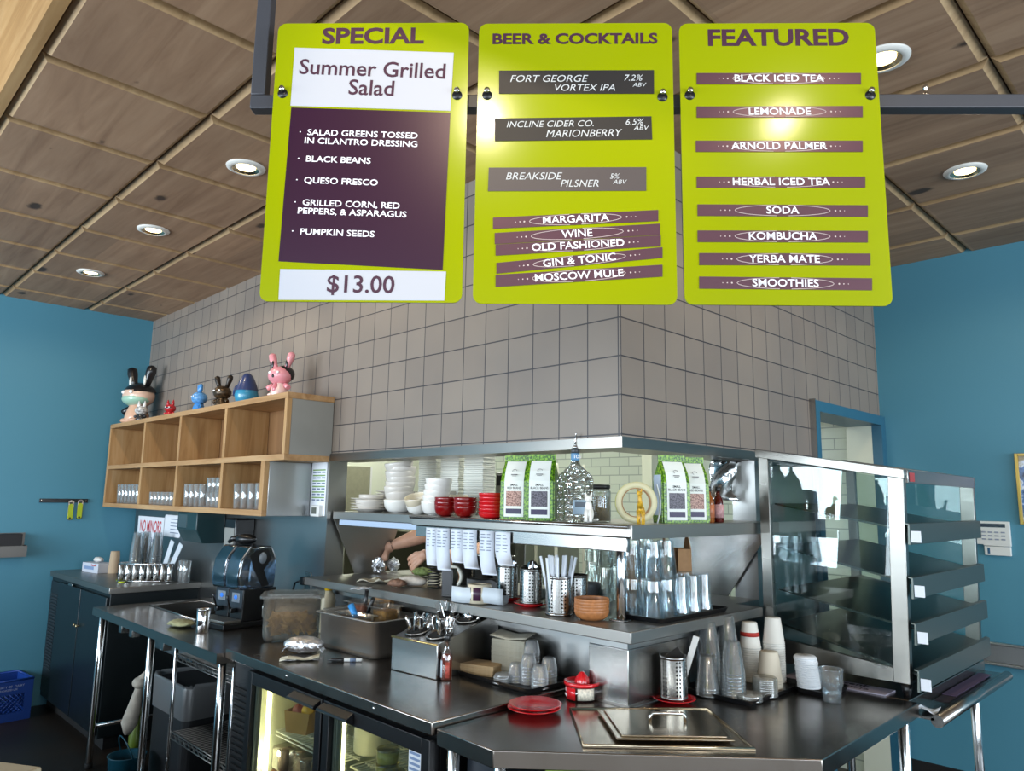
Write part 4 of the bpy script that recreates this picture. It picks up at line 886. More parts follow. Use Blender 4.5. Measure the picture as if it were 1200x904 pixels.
def bag(label, x, y, rz, kind, back):
    t = thing('bean_bag', label, 'bag', (x, y, zu), rz, 'bags of dried beans')
    w, d, h = .062, .045, .255
    rows = []
    secs = [(0, 1, 1), (.02, 1.02, 1.02), (.16, 1.0, .98), (.20, .96, .72), (.232, .92, .30), (.245, .92, .10), (.27, .94, .07)]
    m = M(); rings = []
    for z, sx, sy in secs: rings.append([m.b.verts.new((a*w*sx, b*d*sy, z)) for a, b in ((-1, -1), (1, -1), (1, 1), (-1, 1))])
    for A, B in zip(rings, rings[1:]):
        for i in range(4): m._f([A[i], A[(i+1) % 4], B[(i+1) % 4], B[i]])
    m._f(rings[0][::-1]); m._f(rings[-1])
    bmesh.ops.bevel(m.b, geom=[e for e in m.b.edges if abs((e.verts[0].co-e.verts[1].co).z) > .01], offset=.006, segments=2, affect='EDGES')
    obj('bag', m, BAGG, t)
    def face(z0, z1, hw, mt, nm, off):
        def yy(z):
            for (za, _, sa), (zb2, _, sb) in zip(secs, secs[1:]):
                if za <= z <= zb2: return -d*(sa+(sb-sa)*(z-za)/max(zb2-za, 1e-6))
            return -d
        zs = sorted({z0, z1, *[s[0] for s in secs if z0 < s[0] < z1]})
        return obj(nm, M().sheet([[(-hw, yy(z)-off, z), (hw, yy(z)-off, z)] for z in zs], .0006, False), mt, t)
    face(.012, .243, .043, LAB, 'label_panel', .0012); face(.056, .118, .034, BR if kind == 'RED' else BB, 'window_panel', .0024); face(.024, .045, .034, NAVY, 'name_band', .0024)
    text('lettering', 'SMALL\n'+('RED BEANS' if kind == 'RED' else 'BLACK BEANS'), .0125, mat('black_lettering', '#101010', .6), t, (0, -.0462, .137), bold=.01, sx=.95)
    text('lettering', 'HEIRLOOM BEANS', .0075, INK, t, (0, -.0487, .0345), sx=1.05) if 0 else None
    m = M(); m.tube([(.010*math.cos(a), 0, .007*math.sin(a)+.002) for a in [i*PI/6 for i in range(9)]], .0009, 5); m.box(-.014, .014, -.0006, .0006, -.016, -.013); m.box(-.010, .010, -.0006, .0006, -.021, -.0195)
    obj('printed_emblem', m, mat('grey_print_dark', '#5a5a60', .7), t, (0, -.0395, .200), (-.38, 0, 0))
    if back: obj('side_label', M().box(-w-.0016, -w-.0006, -.034, .03, .03, .19), mat('pale_blue_side_label', '#b9c6d6', .6), t)
bag('bag of small red beans standing beside the stack of bright red dishes', (-0.5318, -0.02, 1.5859)[0], -.02, .45, 'RED', False)
bag('bag of small black beans between the red bean bag and the big bottle', (-0.3893, -0.02, 1.59)[0], -.02, .5, 'BLACK', False)
bag('bag of small black beans on the right arm of the upper shelf', .02, (0.03, 0.3044, 1.5998)[1], 1.05, 'BLACK', True)
bag('bag of small red beans at the far right beside the sauce bottles', .02, (0.03, 0.4503, 1.5987)[1], 1.0, 'RED', True)
# big square bottle with pourer
def bottle_glass():
    k = N('embossed_bottle_glass'); t = k.t; t.nodes.remove(k.b)
    tc = k.n('ShaderNodeTexCoord'); vo = k.n('ShaderNodeTexVoronoi', i_Scale=42); k.l(tc.outputs['Object'], vo.inputs['Vector'])
    bp = k.n('ShaderNodeBump', i_Strength=1, i_Distance=.03); k.l(vo.outputs['Distance'], bp.inputs['Height'])
    tr = k.n('ShaderNodeBsdfTransparent'); tr.inputs[0].default_value = (.87, .92, .91, 1)
    gl = k.n('ShaderNodeBsdfGlossy', i_Roughness=.05); k.l(bp.outputs[0], gl.inputs['Normal'])
    rf = k.n('ShaderNodeBsdfRefraction', i_Roughness=.02, i_IOR=1.25); k.l(bp.outputs[0], rf.inputs['Normal'])
    m1 = k.n('ShaderNodeMixShader', i_0=.45); k.l(tr.outputs[0], m1.inputs[1]); k.l(rf.outputs[0], m1.inputs[2])
    m2 = k.n('ShaderNodeMixShader', i_0=.42); k.l(m1.outputs[0], m2.inputs[1]); k.l(gl.outputs[0], m2.inputs[2]); k.l(m2.outputs[0], k.out.inputs[0]); return k.m
bxp, byp = (-0.2161, -0.03, 1.5852)[0], -.015
t = thing('liquor_bottle', 'big square embossed clear bottle with a metal pourer on the upper shelf', 'bottle', (bxp, byp, zu), 1.15)
BG = bottle_glass(); m = M()
rings = []
for z, s, rr in ((0, .050, .008), (.006, .055, .01), (.165, .056, .01), (.180, .053, .012), (.222, .020, .015), (.235, .0165, .016), (.262, .0155, .0154)):
    pts = rrect(2*s, 2*s, min(rr, s*.99), 4); rings.append([m.b.verts.new((a, b, z)) for a, b in pts])
for A, B in zip(rings, rings[1:]):
    for i in range(len(A)):
        f = m._f([A[i], A[(i+1) % len(A)], B[(i+1) % len(A)], B[i]])
        if f: f.smooth = False
m._f(rings[0][::-1]); m._f(rings[-1]); obj('body', m, BG, t)
NB = mat('blue_label', '#5f8fb4', .5)
obj('neck_label', M().lathe([(.0165, .240), (.0175, .2405), (.0175, .268), (.0165, .2685), (.0165, .240)], 20), NB, t); obj('cap_band', M().cyl((0, 0), .017, .2687, .288, 18), mat('dark_band', '#33383c', .4), t)
obj('front_label', M().box(-.036, .03, -.0575, -.0563, .03, .085), mat('pale_blue_label', '#9fb6c8', .5), t); obj('label_print', M().box(-.028, .022, -.0581, -.0576, .058, .078), mat('grey_label_print', '#5d6670', .6), t)
text('lettering', 'TOS', .02, INK, t, (0, -.0183, .254), bold=.015, sx=.9)
obj('pourer', M().lathe([(0, .2882), (.011, .2882), (.010, .296), (.004, .30), (0, .30)], 14).tube([(0, 0, .299), (0, -.002, .318), (.002, -.006, .338), (-.004, -.014, .348)], [.0045, .0038, .003, .0024], 8), CHROME, t)
# cat figurine in front of the bottle
def animal(name, label, loc, rz, k, mt, giraffe=False):
    t = thing(name, label, 'figurine', loc, rz); m = M()
    if not giraffe:
        m.ell((0, 0, .028), .017, .02, .028, 16, 10); m.ell((0, -.008, .052), .012, .012, .022, 14, 10); hd = (0, -.012, .078); hr = .0135
        for s in (-1, 1): m.tube([(s*.007, -.016, .045), (s*.008, -.022, .02), (s*.008, -.026, .004)], [.006, .005, .006], 8)
        m.tube([(.012, .012, .008), (.026, .008, .010), (.03, -.006, .012)], [.005, .004, .003], 8)
    else:
        m.ell((0, 0, .048), .012, .022, .014, 14, 10); hd = (0, -.03, .098); hr = .009
        m.tube([(0, -.014, .052), (0, -.022, .075), (0, -.027, .098)], [.010, .007, .006], 10)
        for sx in (-1, 1):
            for sy in (-.013, .014): m.tube([(sx*.007, sy, .045), (sx*.0075, sy, .022), (sx*.007, sy, .001)], [.006, .004, .0045], 8)
        m.tube([(0, .02, .052), (0, .026, .04), (0, .026, .026)], [.003, .002, .003], 6)
    obj('body', m.xf(Matrix.Scale(k, 4)), mt, t)
    h = M(); h.ell(hd, hr, hr*(1.5 if giraffe else 1.05), hr*.9, 14, 10)
    h.ell((hd[0], hd[1]-hr*1.1, hd[2]-hr*.3), hr*.45, hr*.5, hr*.4, 10, 8)
    obj('head', h.xf(Matrix.Scale(k, 4)), mt, t)
    for s in (-1, 1): obj('ear', M().tube([(hd[0]+s*hr*.6, hd[1], hd[2]+hr*.6), (hd[0]+s*hr*.8, hd[1], hd[2]+hr*1.7)], [hr*.35, hr*.12], 8).xf(Matrix.Scale(k, 4)), mt, t)
animal('cat_figurine', 'small white cat figurine in front of the big bottle', ((-0.1018, -0.07, 1.5859)[0], -.07, zu), .6, 1.15, WHITEC)
animal('giraffe_figurine', 'small yellow giraffe figurine near the shelf corner', ((0.085, 0.0109, 1.588)[0], (0.085, 0.0109, 1.588)[1]-.01, zu), .5, 1.15, mat('giraffe_yellow', '#c79a2a', .4, noise=.7, nscale=80), True)
t = thing('food_jar', 'clear jar of golden grain behind the cat figurine', 'jar', ((-0.2041, 0.12, 1.5977)[0], .12, zu))
obj('glass', M().lathe([(0, 0), (.045, 0), (.048, .004), (.048, .12), (.042, .13), (.04, .13), (.045, .118), (.045, .004), (0, .003)], 22), GLASS, t)
obj('grain', M().lathe([(0, .004), (.0445, .005), (.0445, .10), (0, .104)], 20), mat('golden_grain', '#9c7a2c', .8, noise=.6, nscale=150), t); obj('lid', M().cyl((0, 0), .046, .1305, .148), BLACKP, t)
# roll of yellow-edged tape standing on edge with its loose tail
txy = (0.03, 0.0295, 1.6237)
t = thing('tape_roll', 'wide roll of cream tape standing on edge at the corner of the upper shelf', 'tape', (.0, txy[1]+.06, zu+.079), .72)
obj('band', M().lathe([(.056, -.02), (.078, -.02), (.078, .02), (.056, .02), (.056, -.02)], 40).xf(Matrix.Rotation(PI/2, 4, 'X')), mat('cream_tape', '#c8c09a', .5), t)
obj('printed_edge', M().lathe([(.0783, -.0195), (.0788, -.0195), (.0788, .0195), (.0783, .0195), (.0783, -.0195)], 40).xf(Matrix.Rotation(PI/2, 4, 'X')), mat('pale_yellow_tape', '#c9c878', .5, noise=.25, nscale=45), t)
obj('core', M().lathe([(.0525, -.021), (.0558, -.021), (.0558, .021), (.0525, .021), (.0525, -.021)], 36).xf(Matrix.Rotation(PI/2, 4, 'X')), KRAFT, t)
obj('loose_tail', M().sheet([[(.0795+.012*math.sin(i/10*PI), -.018, .07-.0148*i), (.0795+.012*math.sin(i/10*PI), .018, .07-.0148*i)] for i in range(11)], .0008), PAPER, t)
# sauce bottles at the right end
def sauce(label, x, y, col, cap, lab, h=.15):
    t = thing('sauce_bottle', label, 'bottle', (x, y, zu), random.uniform(0, 6), 'sauce bottles at the shelf end'); k = h/.15
    obj('glass', M().lathe([(0, 0), (.021, 0), (.0225, .003), (.0225, .085), (.018, .10), (.010, .115), (.009, .13), (0, .13)], 18).xf(Matrix.Scale(k, 4)), mat('sauce_'+col, col, .12, coat=.8), t)
    obj('cap', M().cyl((0, 0), .0115*k, .1305*k, .15*k, 16), mat('cap_'+cap, cap, .35), t)
    obj('label', M().lathe([(.0227, .02), (.0232, .02), (.0232, .075), (.0227, .075), (.0227, .02)], 18).xf(Matrix.Scale(k, 4)), mat('label_'+lab, lab, .5, noise=.35, nscale=70), t)
sy = (0.05, 0.5511, 1.5951)[1]
sauce('amber sauce bottle with a black cap, left of the three at the shelf end', .055, sy-.022, '#8a4a10', '#17171a', '#b06a48')
sauce('dark sauce bottle with a black cap, middle of the three at the shelf end', .02, sy+.025, '#3a1208', '#15161b', '#6c5a60')
sauce('red sauce bottle with white and red label, nearest the shelf end', .06, sy+.045, '#4a0d08', '#141417', '#bb8f90')

# ------------------------------------------------------------------ lower pass shelf
zl = ZL+.0006
def perforated():
    k = N('perforated_steel'); b = k.b; b.inputs['Metallic'].default_value = 1; b.inputs['Roughness'].default_value = .22
    uv = k.n('ShaderNodeUVMap'); sx = k.n('ShaderNodeSeparateXYZ'); k.l(uv.outputs[0], sx.inputs[0])
    def cell(sock, sc):
        a = k.n('ShaderNodeMath', operation='MULTIPLY'); a.inputs[1].default_value = sc; k.l(sock, a.inputs[0])
        f = k.n('ShaderNodeMath', operation='FRACT'); k.l(a.outputs[0], f.inputs[0]); c = k.n('ShaderNodeMath', operation='SUBTRACT'); c.inputs[1].default_value = .5; k.l(f.outputs[0], c.inputs[0])
        p = k.n('ShaderNodeMath', operation='POWER'); p.inputs[1].default_value = 2; k.l(c.outputs[0], p.inputs[0]); return p.outputs[0]
    ad = k.n('ShaderNodeMath', operation='ADD'); k.l(cell(sx.outputs[0], 24), ad.inputs[0]); k.l(cell(sx.outputs[1], 9), ad.inputs[1])
    lt = k.n('ShaderNodeMath', operation='LESS_THAN'); lt.inputs[1].default_value = .075; k.l(ad.outputs[0], lt.inputs[0])
    # holes only in bands, two columns on, two off
    fr = k.n('ShaderNodeMath', operation='MULTIPLY'); fr.inputs[1].default_value = 6; k.l(sx.outputs[0], fr.inputs[0]); f2 = k.n('ShaderNodeMath', operation='FRACT'); k.l(fr.outputs[0], f2.inputs[0])
    bd = k.n('ShaderNodeMath', operation='LESS_THAN'); bd.inputs[1].default_value = .5; k.l(f2.outputs[0], bd.inputs[0])
    mu = k.n('ShaderNodeMath', operation='MULTIPLY'); k.l(lt.outputs[0], mu.inputs[0]); k.l(bd.outputs[0], mu.inputs[1])
    mx = k.n('ShaderNodeMix', data_type='RGBA'); mx.inputs[6].default_value = hx('#b9b8b5'); mx.inputs[7].default_value = hx('#0c0c0c'); k.l(mu.outputs[0], mx.inputs[0]); k.l(mx.outputs[2], b.inputs['Base Color'])
    iv = k.n('ShaderNodeMath', operation='SUBTRACT'); iv.inputs[0].default_value = 1; k.l(mu.outputs[0], iv.inputs[1]); k.l(iv.outputs[0], b.inputs['Metallic']); return k.m
PERF = perforated()
def holder_mesh(parent, r=.0475, h=.145):
    m = M(); seg = 48
    o = obj('perforated_wall', M().lathe([(r, .012), (r, h-.012)], seg), PERF, parent, recalc=False); me = o.data; uv = me.uv_layers.new(name='UVMap')
    for p in me.polygons:
        us = []
        for li in p.loop_indices:
            c = me.vertices[me.loops[li].vertex_index].co; us.append(math.atan2(c.y, c.x)/(2*PI) % 1)
        big = max(us)-min(us) > .5
        for li, u in zip(p.loop_indices, us):
            c = me.vertices[me.loops[li].vertex_index].co; uv.data[li].uv = (u+1 if big and u < .5 else u, (c.z-.012)/(h-.024))
    obj('rim', M().lathe([(r-.001, h-.0122), (r+.0006, h-.012), (r+.001, h), (r-.0015, h), (r-.0015, .004), (0, .004), (0, .0), (r, 0), (r+.0006, .012), (r-.001, .0121)], seg), STEEL, parent)
def saucer_red(label, x, y, z, r=.072):
    return solo('saucer', plate(r, .016), REDC, label, 'dish', (x, y, z))
def holder(label, x, y, z, rz=0, r=.0475, h=.145):
    t = thing('utensil_holder', label, 'holder', (x, y, z), rz, 'perforated steel utensil holders'); holder_mesh(t, r, h); return t
def utensil(kind):
    m = M()
    if kind == 'fork':
        m.sheet([[(-w_, 0, z), (w_, 0, z)] for z, w_ in ((0, .004), (.06, .0035), (.12, .0028), (.14, .009), (.15, .011))], .0018)
        for i in range(4): m.box(-.0105+.0062*i, -.008+.0062*i, -.0008, .0008, .149, .19)
    elif kind == 'spoon':
        m.sheet([[(-w_, y, z), (0, y-d, z), (w_, y, z)] for z, w_, y, d in ((0, .0055, 0, 0), (.06, .0045, 0, 0), (.125, .003, .0, 0), (.14, .009, 0, .002), (.16, .018, 0, .006), (.178, .016, 0, .005), (.19, .005, 0, .001))], .0016)
    else:
        m.sheet([[(-w_, 0, z), (w_, 0, z)] for z, w_ in ((0, .006), (.05, .0055), (.10, .005), (.11, .009), (.17, .009), (.195, .004))], .002)
    return m
FORK = solo('fork', utensil('fork').xf(Matrix.Scale(.88, 4)), CHROME, 'fork', 'fork'); SPOON = solo('spoon', utensil('spoon').xf(Matrix.Scale(.88, 4)), CHROME, 'spoon', 'spoon'); KNIFE = solo('table_knife', utensil('knife').xf(Matrix.Scale(.88, 4)), CHROME, 'knife', 'knife')
protos = {'fork': FORK, 'spoon': SPOON, 'knife': KNIFE}; placed = set()
def put(kind, loc, rot, label, group):
    o = protos[kind]
    if kind not in placed: placed.add(kind); o.location = loc; o.rotation_euler = rot; o['label'] = label; o['group'] = group; return o
    return dup(o, loc, rot=rot, label=label, group=group)
hs = [('left', (-0.6993, 0.0919, 1.2206)), ('right', (-0.507, 0.0435, 1.2206))]
for lb, p in hs:
    saucer_red('red dish under the %s perforated utensil holder on the pass shelf' % lb, p[0], p[1], zl)
    holder('perforated steel utensil holder on a red dish, the %s one on the pass shelf' % lb, p[0], p[1], zl+.0115)
    for i in range(6):
        a = i*1.05; put(('spoon', 'knife', 'fork')[i % 3], (p[0]+.018*math.cos(a), p[1]+.018*math.sin(a), zl+.017), (random.uniform(-.1, .1), random.uniform(-.1, .1), a), 'dark-looking cutlery piece standing in the %s holder on a red dish' % lb, 'cutlery in the %s pass-shelf holder' % lb)
p = (-0.2794, -0.0358, 1.2206); hold = holder('largest perforated steel holder full of white wrapped straws on the pass shelf', p[0], p[1], zl, .3, .052, .15)
hb = holder('perforated steel holder standing behind the straw holder', p[0]-.02, p[1]+.125, zl, .9); holder('perforated steel holder half hidden behind the two red-dish holders', hs[0][1][0]+.03, hs[0][1][1]+.13, zl, .5)
STRAW = mat('paper_wrapped_straw', '#d6dce4', .7); st0 = None
for i in range(16):
    a = i*2.4; r_ = .008+.030*(i/16); L = random.uniform(.19, .225)
    m = M().sheet([[(-.005, 0, z), (.005, 0, z)] for z in (0, .22)], .0025) if st0 is None else None
    loc = (p[0]+r_*math.cos(a), p[1]+r_*math.sin(a), zl+.007); rot = (-.25*math.sin(a)*r_/.038, .25*math.cos(a)*r_/.038, random.uniform(.2, 1.2))
    if st0 is None: st0 = solo('wrapped_straw', m, STRAW, 'white paper-wrapped straw in the largest perforated holder', 'straw', loc, group='wrapped straws'); st0.rotation_euler = rot
    else: dup(st0, loc, rot=rot, label='white paper-wrapped straw in the largest perforated holder', group='wrapped straws')
# wooden-look brown bowls
WB = mat('tan_bowl', '#a66a3c', .45, noise=.25, nscale=60)
p = (-0.1247, -0.0071, 1.2206)
stack('bowl', bowl(.066, .036, .003, .5), WB, 5, .0105, (p[0]-.005, p[1]-.012, zl), 'tan brown bowl in the small stack left of the chrome shelf post', 'bowl', 'stack of tan bowls', jit=.001)
# upside-down tumblers and tall glasses round the post
BT = glassy('barware_glass', '#f6fbfd', '#b4c8d2', 1, .05, .07, .42)
def pint(h=.145, rt=.043, rb=.031):
    return M().lathe([(0, h), (rb, h), (rb, h-.004), (rb+.0005, h-.02)]+[(rt, .002), (rt-.001, 0), (rt-.003, .001), (rb-.003, h-.02), (0, h-.018)], 20)
PINT = None
def pints(xys, z, label, group):
    global PINT
    for x, y in xys:
        if PINT is None: PINT = solo('pint_glass', pint(), BT, label, 'glass', (x, y, z), group=group)
        else: dup(PINT, (x, y, z), random.uniform(0, 1), label, group)
g1 = [(-0.4328, 0.4301, 1.2206), (-0.5532, 0.6619, 1.2206), (-0.6671, 0.6205, 1.2206)]
pints([(q[0], q[1]+.03) for q in g1], zl, 'upturned glass in the lower tier left of the chrome shelf post', 'upturned glasses left of the post')
pints([(q[0], q[1]+.03) for q in g1], zl+.1455, 'upturned glass in the upper tier left of the chrome shelf post', 'upturned glasses on top, left of the post')
def tray(label, poly_c, w, d, rz, z, material=None, h=.018):
    t = thing('serving_tray', label, 'tray', (poly_c[0], poly_c[1], z), rz)
    m = M(); P = rrect(w, d, .025); lo = rrect(w-.02, d-.02, .02)
    def ring(pp, zz): return [m.b.verts.new((a, b, zz)) for a, b in pp]
    R = [ring(lo, 0), ring(P, h), ring(rrect(w-.006, d-.006, .023), h), ring(rrect(w-.024, d-.024, .019), .003)]
    m._f(R[0][::-1])
    for A, B in zip(R, R[1:]):
        for i in range(len(A)): m._f([A[i], A[(i+1) % len(A)], B[(i+1) % len(B)], B[i]])
    m._f(R[-1]); obj('tray', m, material or BLACKP, t); return t
TR = (-.037+.02, .315); tray('black tray full of upturned glasses on the right arm of the pass shelf', (.0, .335), .22, .50, 0, zl)
z_ = zl+.0036
rows = [(x, y) for y in (.135, .225) for x in (-.055, .04)]
pints(rows, z_, 'upturned glass in the lower tier of the tall stack just right of the post', 'upturned glasses on the tray, lower tier by the post')
pints(rows, z_+.1455, 'upturned glass in the upper tier of the tall stack just right of the post', 'upturned glasses on the tray, upper tier by the post')
def pint2(h=.15): return M().lathe([(0, h), (.029, h), (.030, h-.004), (.030, .05), (.038, .012), (.038, .001), (.036, .0), (.034, .012), (.027, .05), (.027, h-.012), (0, h-.010)], 20)
TUM = None
for y in (.32, .405, .49):
    for x in (-.06, .025):
        lb = 'upturned bar tumbler on the black tray in front of the cardboard trays'
        if TUM is None: TUM = solo('bar_tumbler', pint2(), BT, lb, 'glass', (x+.018, y, z_), group='upturned bar tumblers on the tray')
        else: dup(TUM, (x+.018, y, z_), random.uniform(0, 1), lb, 'upturned bar tumblers on the tray')
# cardboard food trays standing on end behind the glasses
for i, (x, y, lb) in enumerate(((-.22, .42, 'leftmost'), (-.19, .56, 'middle'), (-.16, .70, 'rightmost'))):
    t = thing('cardboard_tray', '%s of the three brown cardboard trays standing on end behind the glasses' % lb, 'tray', (x, y, zl), -.9+.1*i, 'cardboard trays')
    prof = [(-.045, .0), (-.055, .10), (-.05, .235), (-.015, .29), (.015, .29), (.05, .235), (.055, .10), (.045, 0)]
    obj('back', M().prism(prof, -.002, .002, 'y'), KRAFT, t)
    for s in (-1, 1): obj('side', M().prism([(s*.046, 0), (s*.056, .10), (s*.051, .235), (s*.054, .235), (s*.059, .10), (s*.049, 0)] if s > 0 else [(-.049, 0), (-.059, .10), (-.054, .235), (-.051, .235), (-.056, .10), (-.046, 0)], -.06, -.0021, 'y'), KRAFT, t)
# label roll in a folded white holder, black boxes, tape roll
p = (-0.7164, -0.0995, 1.2206)
t = thing('label_dispenser', 'folded white card holder with a roll of labels on the pass shelf edge', 'dispenser', (p[0], p[1]+.03, zl), .55)
obj('holder', M().sheet([[(x, y, z+.003+.003*math.sin(x*40)) for x in (-.10, -.05, 0, .05, .10, .125)] for y, z in ((-.045, .068), (-.048, .03), (-.043, .004), (-.02, .0012), (.03, .0012), (.05, .004), (.056, .03))], .0015), mat('frosted_white_sheet', '#ccd4da', .45), t)
t = thing('label_roll', 'roll of purple labels sitting in the folded white holder', 'roll', (p[0]+.01, p[1]+.034, zl+.004), .5)
obj('paper_roll', M().lathe([(.018, 0), (.052, 0), (.052, .076), (.018, .076), (.018, 0)], 32), CREAMC, t)
m = M()
for i in range(7):
    a0 = i*2*PI/7; m.sheet([[(.0526*math.cos(a0+.11*j), .0526*math.sin(a0+.11*j), z) for j in range(7)] for z in (.012, .066)], .0004)
obj('printed_labels', m, mat('dark_purple_label', '#3d2038', .4), t)
p = (-1.1552, 0.2067, 1.2206)
t = thing('tape_dispenser', 'black desk tape dispenser behind the label holder', 'dispenser', (p[0]+.10, p[1]+.01, zl), .5)
obj('base', M().prism([(-.03, 0), (.13, 0), (.13, .045), (.10, .06), (.06, .055), (.02, .055), (-.03, .06)], -.03, .03, 'y', .003), BLACKP, t)
t = thing('tape_roll', 'upright roll of white tape leaning by the black tape dispenser', 'tape', (p[0]-.03, p[1]-.02, zl+.0565), .55)
obj('roll', M().lathe([(.041, -.013), (.056, -.013), (.056, .013), (.041, .013), (.041, -.013)], 36).xf(Matrix.Rotation(PI/2, 4, 'X')), mat('off_white_tape', '#d8d6c8', .5), t)
obj('core', M().lathe([(.038, -.0135), (.0408, -.0135), (.0408, .0135), (.038, .0135), (.038, -.0135)], 30).xf(Matrix.Rotation(PI/2, 4, 'X')), KRAFT, t)
p = (-0.9574, -0.055, 1.2206)
t = thing('black_box', 'upright black plastic box on the pass shelf left of the tape roll', 'box', (p[0], p[1]+.03, zl), .5); obj('case', M().box(-.028, .028, -.025, .025, 0, .125, .003), BLACKP, t); obj('ridge', M().box(-.020, .020, -.0275, -.0253, .01, .11, .001), mat('charcoal_plastic', '#24252a', .4), t)
p = (-1.2447, 0.0897, 1.2206)
t = thing('black_spring_stand', 'black coiled wire stand beside the upright black box', 'stand', (p[0], p[1]+.03, zl), 0)
obj('coil', M().tube([(.03*math.cos(i*.5), .03*math.sin(i*.5), .006+.0011*i) for i in range(95)], .0035, 6), BLACKP, t); obj('base', M().cyl((0, 0), .036, 0, .005, 20), BLACKP, t)
p = (-1.0545, 0.3386, 1.2206)
t = thing('lidded_tub', 'small black tub with a pale yellow lid left of the utensil holders', 'tub', (p[0]-.06, p[1]+.14, zl)); obj('tub', M().lathe([(0, 0), (.045, 0), (.055, .07), (0, .07)], 22), BLACKP, t); obj('lid', M().cyl((0, 0), .06, .0705, .082, 24), mat('pale_yellow_lid', '#d6d08a', .4), t)
t = thing('mixing_bowl', 'dark grey bowl behind the straw holder on the pass shelf', 'bowl', ((-0.4526, 0.3172, 1.2206)[0]-.03, (-0.4526, 0.3172, 1.2206)[1]+.07, zl)); obj('bowl', bowl(.06, .075), mat('dark_grey_ware', '#55585a', .35), t)
# food being wrapped: foil, papers, burritos
FOIL = mat('crumpled_foil', '#e2e4e8', .3, 1, bump=1.0, bscale=55)
def blob(r, sx, sy, sz, n=.18, sc=9, seg=26, rings=16):
    m = M(); m.ell((0, 0, 0), r*sx, r*sy, r*sz, seg, rings); from mathutils import noise as nz_
    for f in m.b.faces: f.smooth = n < .5
    for v in m.b.verts:
        d = 1+n*nz_.noise(v.co*sc/r*.3+Vector((r*97, 0, 0))); v.co *= d
    mn = min(v.co.z for v in m.b.verts)
    for v in m.b.verts: v.co.z -= mn
    return m
p = (-1.965, 0.284, 1.2206); solo('foil_parcel', blob(.04, .95, .9, 1.05, .5), FOIL, 'crumpled foil parcel under the left hand on the pass shelf', 'parcel', (p[0], p[1], zl))
p2 = (-2.0351, 0.443, 1.2206); solo('foil_parcel', blob(.032, 1, 1, 1.1, .5), FOIL, 'smaller crumpled foil parcel between the two hands', 'parcel', (p2[0], p2[1], zl))
def paper(label, c, w, d, rz, curl=.01, mt=None):
    rows = [[((i/5-.5)*w, (j/5-.5)*d, .0018+curl*abs(math.sin(i*.9+j*.7))*((i/5-.5)**2+(j/5-.5)**2)*2) for i in range(6)] for j in range(6)]
    return solo('paper_sheet', M().sheet(rows, .0006), mt or PAPER, label, 'paper', (c[0], c[1], zl), rz)
CRM = mat('cream_paper', '#d9d3bd', .8)
paper('cream wrapping paper at the left of the pass shelf below the foil', (-1.6149, 0.0267, 1.2206), .16, .12, .2, .03, CRM); paper('white ticket hanging over the left end of the pass shelf', (-1.415, -0.1887, 1.2206), .07, .10, .4)
p = (-1.341, 0.0792, 1.2206); solo('wrapped_sandwich', blob(.055, 1.5, .8, .45, .12), mat('pale_sandwich_wrap', '#cfc6ba', .7, noise=.12, nscale=50), 'flat pale wrapped sandwich on the pass shelf beside the coil stand', 'sandwich', (p[0]-.03, p[1]+.0, zl), .4)
p = (-1.3738, -0.0223, 1.2206); solo('sliced_wrap', blob(.035, 1.4, .8, .55, .2), mat('brown_wrap_filling', '#7a5a48', .7, noise=.4, nscale=60), 'brown sliced wrap lying left of the pale wrapped sandwich', 'sandwich', (p[0], p[1]+.01, zl), .5)
p = (-1.7255, 0.3733, 1.2206); solo('salad_leaves', blob(.045, 1.5, 1, .5, .3), mat('salad_green', '#6f7d45', .7, noise=.5, nscale=50), 'heap of green salad leaves behind the pale sandwich', 'food', (p[0]+.02, p[1]+.03, zl), kind='stuff')

# ------------------------------------------------------------------ on the fridge top
zf = ZF+.0006; zi = ZI+.0006
TUBM = glassy('clear_tub_plastic', '#f7f7f4', '#cfd0cc', 1, .10, .06, .4, .05)
# steel insert pan with sauces
p0, p1, p2 = (-1.6372, -0.2417, 0.97), (-1.0322, -0.3847, 0.97), (-1.2528, -0.0829, 0.97)
t = thing('steel_food_pan', 'deep steel pan holding tubs of salsa on the fridge top', 'pan', (-1.27, -.235, zf), .04)
def pan(w, d, h, th=.003, r=.03):
    m = M(); R = []
    for W_, D_, z in ((w-.03, d-.03, 0), (w-.008, d-.008, .025), (w, d, h-.004), (w+.03, d+.03, h-.004), (w+.03, d+.03, h), (w-.004, d-.004, h), (w-.014, d-.014, .028), (w-.04, d-.04, .006)):
        R.append([m.b.verts.new((a, b, z)) for a, b in rrect(W_, D_, r)])
    m._f(R[0][::-1]); m._f(R[-1])
    for A, B in zip(R, R[1:]):
        for i in range(len(A)):
            f = m._f([A[i], A[(i+1) % len(A)], B[(i+1) % len(B)], B[i]])
            if f: f.smooth = True
    return m
obj('pan', pan(.44, .27, .16), steel('dull_pan_steel', '#b4b1ac', .42, .04), t)
for lb, x, y, w, d, h, c, fill in (('orange', -1.375, -.20, .16, .14, .185, '#b8501c', 'orange'), ('yellow', -1.205, -.195, .15, .13, .18, '#d8981c', 'yellow'), ('tan', -1.27, -.31, .26, .08, .15, '#8a6a44', 'tan')):
    t = thing('sauce_tub', 'clear square tub of %s sauce standing in the steel pan' % lb, 'tub', (x, y, zf+.0072), .04, 'sauce tubs in the steel pan')
    obj('tub', pan(w-.04, d-.03, h+.01, r=.015), TUBM, t); obj('sauce', M().prism(rrect(w-.058, d-.048, .012), .009, h-.008), mat('sauce_fill_'+fill, c, .35, noise=.35, nscale=40), t)
t = thing('spatula', 'blue-handled spatula sticking out of the steel pan', 'spatula', (-1.235, -.315, zf+.12), rot=(.15, -.55, 0))
